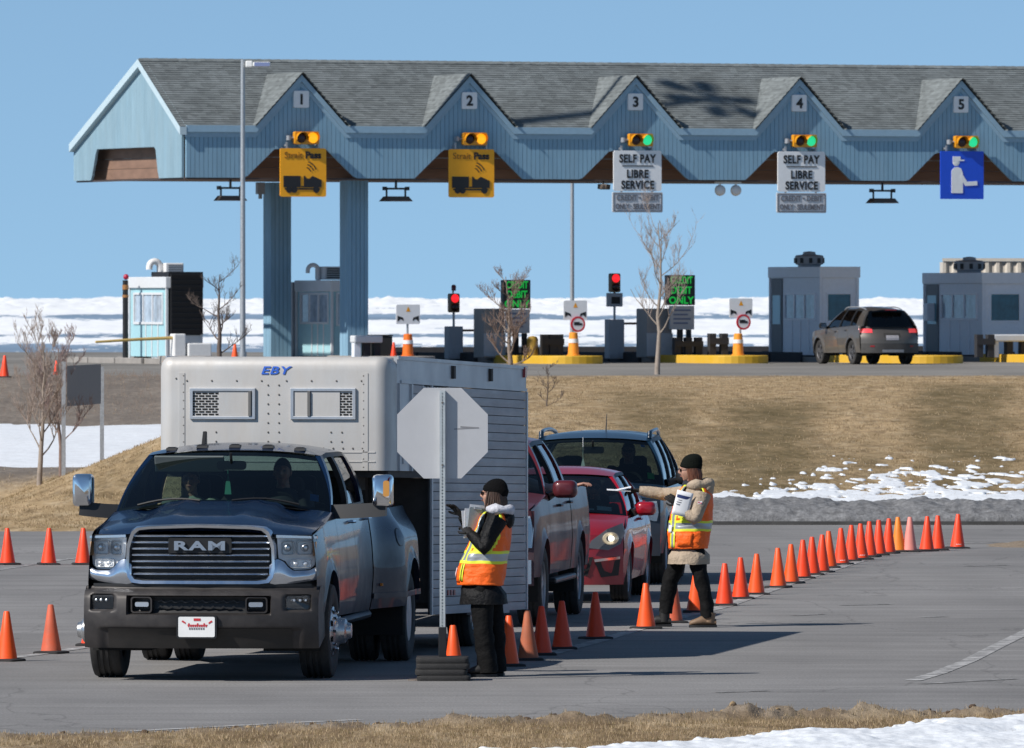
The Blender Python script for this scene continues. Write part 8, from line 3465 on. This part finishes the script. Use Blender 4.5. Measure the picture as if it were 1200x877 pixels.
# ================================================================ cones, sign, trees
ORD = ['first', 'second', 'third', 'fourth', 'fifth', 'sixth', 'seventh', 'eighth', 'ninth', 'tenth', 'eleventh', 'twelfth', 'thirteenth', 'fourteenth', 'fifteenth', 'sixteenth', 'seventeenth', 'eighteenth', 'nineteenth', 'twentieth', 'twenty first', 'twenty second', 'twenty third', 'twenty fourth', 'twenty fifth']
M_cone = mat('orange red cone plastic', (0.98, 0.062, 0.008), 0.45, var=0.06, vscale=5, dirt=0.10, dcol=(0.30, 0.16, 0.12), dscale=9)
M_cone2 = mat('orange cone plastic', (1.0, 0.100, 0.008), 0.45, var=0.06, vscale=5, dirt=0.10, dcol=(0.32, 0.18, 0.12), dscale=9)
M_coned = mat('scuffed cone plastic', (0.66, 0.10, 0.035), 0.6, var=0.15, vscale=6, dirt=0.45, dcol=(0.28, 0.17, 0.13), dscale=8)
M_conetan = mat('dirt browned cone plastic', (0.48, 0.115, 0.045), 0.65, var=0.15, vscale=6, dirt=0.45, dcol=(0.25, 0.16, 0.12), dscale=8)
M_coney = mat('yellowed orange cone plastic', (0.92, 0.24, 0.018), 0.5, var=0.10, vscale=5)
M_conep = mat('sun faded pink cone plastic', (0.80, 0.27, 0.22), 0.6, var=0.10, vscale=5)


def cone_meshes(h=0.455):
    g = G()
    g.lathe([(0.097, 0.022), (0.092, 0.05), (0.058, h * 0.55), (0.027, h - 0.008), (0.022, h), (0.014, h), (0.012, h - 0.03), (0, h - 0.03)], 24)
    body = g.mesh('body', M_cone, 40)
    g = G()
    q = rrect(-0.135, 0.135, -0.135, 0.135, 0.03, 3)
    g.rings([[(x * k, y * k, z) for x, y in q] for k, z in ((1.0, 0.0), (1.0, 0.014), (0.93, 0.022), (0.72, 0.026))])
    base = g.mesh('base', M_rubber, 30)
    g = G()
    g.grid(lambda u, w: ((0.086 - 0.035 * 0.0) * 0 + (0.0915 - 0.02 * w) * math.sin((u - 0.5) * 0.8), -(0.0915 - 0.02 * w) * math.cos((u - 0.5) * 0.8), 0.055 + 0.07 * w), 4, 2)
    st = g.mesh('label_sticker', M_white, 30)
    return body, base, st


CB_, CBASE, CST = cone_meshes()
cone_mesh_by = {}


def cone(px, py, m, label, group='cones along the lane', z=0.0, k=1.0, sticker=False, p=None):
    p = p or at(px, py, z)
    t = thing('traffic_cone', label, 'traffic cone', p, random.uniform(-0.5, 0.5), group)
    if m.name not in cone_mesh_by:
        me = CB_.copy()
        me.name = 'body'
        me.materials[0] = m
        cone_mesh_by[m.name] = me
    a = link_mesh('body', cone_mesh_by[m.name], t)
    b = link_mesh('base', CBASE, t)
    if sticker:
        s = link_mesh('label_sticker', CST, t)
        s.rotation_euler = (0, 0, -t.rotation_euler.z + 0.15)
    t.scale = (k, k, k)
    t.rotation_euler = (random.uniform(-0.012, 0.012), random.uniform(-0.025, 0.025), t.rotation_euler.z)
    return t


row = [(1122, 643, 0), (1099, 645, 0), (1086, 646, 3), (1066, 647, 4), (1053, 647, 5), (1041, 649, 0), (1030, 651, 0), (1019, 653, 0), (1009, 656, 0), (997, 658, 0), (986, 662, 0), (972, 666, 1), (963, 671, 0), (952, 674, 0), (941, 678, 0), (927, 684, 1), (912, 689, 1), (886, 697, 1), (868, 702, 0), (849, 710, 0), (815, 718, 1)]
for i, (px, py, kind) in enumerate(row):
    m = [M_cone, M_cone2, M_coned, M_cone, M_conep, M_coney][kind]
    if kind == 4:
        lab = 'sun faded pink traffic cone near the far right end of the curved cone row'
    elif kind == 5:
        lab = 'yellowed orange traffic cone beside the faded pink cone in the curved row'
    elif i == 0:
        lab = 'orange red traffic cone at the far right end of the curved row, by the gravel'
    elif i == len(row) - 1:
        lab = 'orange traffic cone just behind the khaki attendant\'s legs'
    else:
        lab = 'orange red traffic cone, %s from the far right end of the curved row' % ORD[i]
    cone(px, py, m, lab, 'cones in the curved right hand row', sticker=i in (0, 8, 10))
cone(789, 730, M_coned, 'scuffed orange cone seen between the khaki attendant\'s legs', 'cones beside the waiting queue')
for px, py, m, lab in ((757, 737, M_cone2, 'orange traffic cone standing left of the khaki attendant\'s dark boot'),
                       (698, 749, M_cone, 'red orange traffic cone right of the maroon pickup\'s rear wheel'),
                       (659, 761, M_cone, 'dark smeared red orange cone beside the maroon pickup\'s front wheel'),
                       (635, 768, M_cone, 'red orange cone just behind the dirt browned cone'),
                       (619, 774, M_conetan, 'dirt browned cone right of the attendant in black'),
                       (596, 781, M_cone2, 'bright orange cone touching the black trousers of the attendant in black')):
    cone(px, py, m, lab, 'cones beside the waiting queue')
cone(532, 794, M_cone2, 'orange cone between the stop sign post and the attendant in black, behind the rubber base', 'cones beside the waiting queue', k=1.0)
for px, py, m, lab in ((9, 662, M_cone, 'orange cone at the left edge of the far left row'), (57, 662, M_cone, 'middle orange cone of the far left row of three'), (97, 662, M_cone, 'orange cone of the far left row nearest the navy pickup'),
                       (8, 775, M_cone2, 'orange cone at the left edge in the near left row'), (60, 766, M_coned, 'scuffed dull orange cone in the near left row'), (107, 757, M_cone, 'orange cone almost hidden behind the navy pickup\'s left wheel hub')):
    cone(px, py, m, lab, 'cones left of the navy pickup')


def on_land(px, Y):
    x = atY(px, Y)
    return Vector((x, Y, max(bank_z(x, Y) if Y < 262 else PLAZA, -0.05)))


cone(0, 0, M_cone, 'orange cone on the earth bank at the left edge of the view', 'far cones', p=on_land(5, 243), k=1.15)
cone(0, 0, M_cone, 'small orange cone on the earth bank behind the second left bare tree', 'far cones', p=on_land(66, 258), k=0.9)
cone(0, 0, M_cone, 'orange cone with pale band beside the barrel right of the front column', 'far cones', p=PW(u_of(461, -1.0), -1.0, PLAZA + 0.15), k=1.1)
cone(0, 0, M_cone2, 'orange cone behind the lamp post near the left bare bush', 'far cones', p=PW(u_of(275, -3.0), -3.0, PLAZA), k=1.35)

# ---- stop sign seen from behind
sp = Vector((atY(518.5, 88.55), 88.55, 0.0))
SG = thing('stop_sign', 'back of an octagonal stop sign on a perforated steel post in a rubber base', 'sign', sp)
r8 = 0.392 / math.cos(PI / 8)
oct_ = [(r8 * math.cos(PI / 8 + k * PI / 4), 2.135 + r8 * math.sin(PI / 8 + k * PI / 4)) for k in range(8)]
g = G()
g.prism(oct_, 'y', 0.045, 0.050)
M_signback = mat('dull aluminium sign back', (0.50, 0.50, 0.515), 0.55, 0.25, var=0.05, vscale=3, dirt=0.25, dcol=(0.42, 0.42, 0.42), dscale=2.5)
bk = g.obj('panel', M_signback, SG, smooth=0)
g = G()
g.prism(oct_, 'y', 0.0505, 0.052)
g.obj('red_face', mat('red sign face', (0.50, 0.015, 0.02), 0.4), SG, smooth=0)
g = G()
g.box((0.235, 0.044, 2.185), (0.16, 0.002, 0.012), ry=0.06)
g.box((0.20, 0.0442, 2.175), (0.20, 0.001, 0.010), ry=-0.05)
g.obj('scratch', mat('sign scratch', (0.22, 0.22, 0.23), 0.6), bk, smooth=0)
g = G()
w = 0.024
g.bb(-w, -w + 0.004, -w, 0.044, 0.22, 2.505)
g.bb(w - 0.004, w, -w, 0.044, 0.22, 2.505)
for k in range(82):                     # front wall of the tube between its holes
    z0 = 0.22 + 2.285 * k / 82
    z1 = 0.22 + 2.285 * (k + 1) / 82
    g.bb(-w + 0.0045, -0.006, -w, -w + 0.004, z0, z1)
    g.bb(0.006, w - 0.0045, -w, -w + 0.004, z0, z1)
    g.bb(-0.006, 0.006, -w, -w + 0.004, z0 + 0.007, z1 - 0.007)
g.bb(-w + 0.0045, w - 0.0045, 0.02, 0.04, 0.22, 2.50)
po = g.obj('post', mat('galvanised sign post', (0.50, 0.54, 0.55), 0.5, 0.4, var=0.10, vscale=20), SG, smooth=0)
g = G()
for z in (1.86, 2.40):
    g.lathe([(0.010, -0.024), (0.010, -0.032), (0, -0.033)], 6, (0, 0, z), 'y')
g.obj('bolt', M_rivet, po, smooth=0)
g = G()
g.bb(-0.034, 0.034, -0.034, 0.034, 0.2, 0.46)
g.obj('sleeve', M_black, SG, smooth=0, bevel=0.006)
for k in range(4):
    g = G()
    dx = (0.012, -0.01, 0.006, 0.0)[k]
    hw = (0.232, 0.225, 0.232, 0.228)[k]
    q = rrect(-hw, hw, -0.225, 0.225, 0.04, 3)
    z = 0.052 * k
    g.rings([[(x * a + dx, y * a, z + h) for x, y in q] for a, h in ((0.985, 0.0), (1.0, 0.012), (1.0, 0.036), (0.97, 0.048))])
    g.obj('rubber_base', M_rubber, SG, smooth=30)
g = G()
g.prism(rrect(-0.30, 0.27, -0.16, 0.16, 0.1, 4), 'z', 0.0, 0.006)
g.obj('mud_ring', mat('dried mud', (0.16, 0.13, 0.11), 0.9, var=0.3, vscale=20), SG, smooth=0)

# ---- grey sign on two posts on the knoll
t = thing('two_post_sign', 'back of a dark grey rectangular sign on two steel posts on the knoll at left', 'sign', on_land(97, 178))
for px, Y, top in ((74.5, 175.5, 424), (119.5, 181.0, 430)):
    p = on_land(px, Y) - t.location
    zt = EYE + (HY - top) * Y / FPX - t.location.z
    g = G()
    g.bb(p.x - 0.035, p.x + 0.035, p.y - 0.02, p.y + 0.03, p.z - 0.2, zt)
    g.obj('post', M_galv, t, smooth=0)
g = G()
a, b = on_land(78.5, 175.8) - t.location, on_land(118, 180.7) - t.location
z0, z1 = EYE - 125 * 178 / FPX - t.location.z, EYE - 78 * 178 / FPX - t.location.z
g.slab((a.x, a.y, z0), (b.x, b.y, z0), (b.x, b.y, z1), (a.x, a.y, z1), (0.004, 0.03, 0))
g.obj('panel', mat('dark grey sign back', (0.155, 0.155, 0.165), 0.6, var=0.05), t, smooth=0)


# ---- bare trees: tapered trunk, limbs, twigs
M_bark = mat('grey brown bark', (0.23, 0.18, 0.145), 0.9, var=0.25, vscale=12)
M_twig = mat('reddish twig', (0.26, 0.185, 0.15), 0.9, var=0.2)
M_bark2 = mat('dark bark', (0.13, 0.10, 0.085), 0.9, var=0.25, vscale=12)


def bare_tree(label, p, H, R0, limbs, seed, spread, up, mats_, first=0.35, twigs=4, thick=1.0, group='bare trees'):
    rnd = random.Random(seed)
    t = thing('bare_tree', label, 'tree', p, 0, group)
    g = G()
    pts, rad = [], []
    x = y = 0.0
    for k in range(11):
        f = k / 10
        pts.append((x, y, -0.1 + (H + 0.1) * f))
        rad.append(R0 * (1 - 0.88 * f ** 0.9))
        x += rnd.uniform(-1, 1) * H * 0.012
        y += rnd.uniform(-1, 1) * H * 0.012
    g.tube(pts, rad, 8)
    g.obj('trunk', mats_[0], t, smooth=60)
    tw = G()

    def branch(o, d, L, r, lev, g_):
        pp = [Vector(o)]
        n = 5
        dd = Vector(d).normalized()
        for k in range(n):
            dd = (dd + Vector((rnd.uniform(-1, 1), rnd.uniform(-1, 1), rnd.uniform(-0.4, 0.8) + up * 0.5)) * 0.20).normalized()
            pp.append(pp[-1] + dd * L / n)
        g_.tube(pp, [r * (1 - 0.72 * k / n) for k in range(n + 1)], (6, 4, 3, 3)[lev], caps=False)
        if lev < 3:
            for k in range(twigs + 2 - lev):
                f = rnd.uniform(0.25, 0.95)
                i = min(n - 1, int(f * n))
                o2 = pp[i].lerp(pp[i + 1], f * n - i)
                a = rnd.uniform(0, 2 * PI)
                side = Vector((math.cos(a), math.sin(a), 0.1 + up * 0.6))
                d2 = (pp[i + 1] - pp[i]).normalized() * 0.9 + side * 0.75
                branch(o2, d2, L * rnd.uniform(0.32, 0.58), max(0.0028, r * 0.5), lev + 1, tw)
    for k in range(limbs):
        g = G()
        f = first + (0.97 - first) * (k + rnd.random() * 0.6) / limbs
        i = min(9, int(f * 10))
        o = Vector(pts[i]).lerp(Vector(pts[i + 1]), f * 10 - i)
        a = k * 2.4 + rnd.uniform(-0.4, 0.4)
        d = Vector((math.cos(a) * spread, math.sin(a) * spread, up))
        branch(o, d, H * rnd.uniform(0.22, 0.36) * (1.25 - 0.55 * f), max(0.007, R0 * (0.34 - 0.20 * f)) * thick, 0, g)
        g.obj('limb', mats_[0], t, smooth=60)
    tw.obj('crown', mats_[1], t, smooth=0, merge=False)['kind'] = 'stuff'
    return t


bare_tree('tall slender bare tree at the plaza edge before the right green board', on_land(770, 263), 3.9, 0.075, 15, 5, 0.95, 0.75, (mat('pale bark', (0.30, 0.25, 0.21), 0.9, var=0.2), mat('pale twig', (0.36, 0.29, 0.25), 0.9)), first=0.26, twigs=4)
bare_tree('low bushy bare tree behind the trailer, before the left green board', on_land(598, 252), 2.5, 0.075, 15, 12, 1.0, 0.55, (M_bark, M_twig), first=0.12, twigs=5, thick=1.1)
bare_tree('spreading bare tree behind the trailer nose, beside the left lamp post', on_land(258, 250), 2.5, 0.08, 9, 21, 1.0, 0.45, (M_bark2, M_bark2), first=0.25, twigs=4)
bare_tree('bare tree with brown twigs at the left edge of the knoll', on_land(46, 171), 2.35, 0.052, 16, 33, 0.72, 0.78, (mat('pale bark', (0.30, 0.25, 0.21), 0.9, var=0.2), mat('pale twig', (0.36, 0.29, 0.25), 0.9)), first=0.22, twigs=5)
bare_tree('reddish bare tree just right of the brown twigged one on the knoll', on_land(72, 176.5), 2.3, 0.045, 14, 47, 0.68, 0.78, (mat('reddish bark', (0.22, 0.155, 0.13), 0.9, var=0.2), mat('pink grey twig', (0.30, 0.22, 0.205), 0.9)), first=0.30, twigs=5)
bare_tree('leafless shrub low on the grass bank above the maroon pickup', on_land(640, 208), 0.85, 0.018, 9, 52, 1.1, 0.5, (M_bark2, M_bark2), first=0.05, twigs=3)
# dry weeds on the earth bank
g = G()
rw = random.Random(3)
for k in range(700):
    Y = rw.uniform(226, 258)
    px = rw.uniform(-20, 200)
    p = on_land(px, Y)
    h = rw.uniform(0.05, 0.22)
    g.add([p + Vector((-0.01, 0, 0)), p + Vector((0.01, 0, 0)), p + Vector((rw.uniform(-0.12, 0.12), 0.02, h))], [(0, 1, 2)])
g.obj('dry_weeds', M_bark, kind='stuff', smooth=0, merge=False)
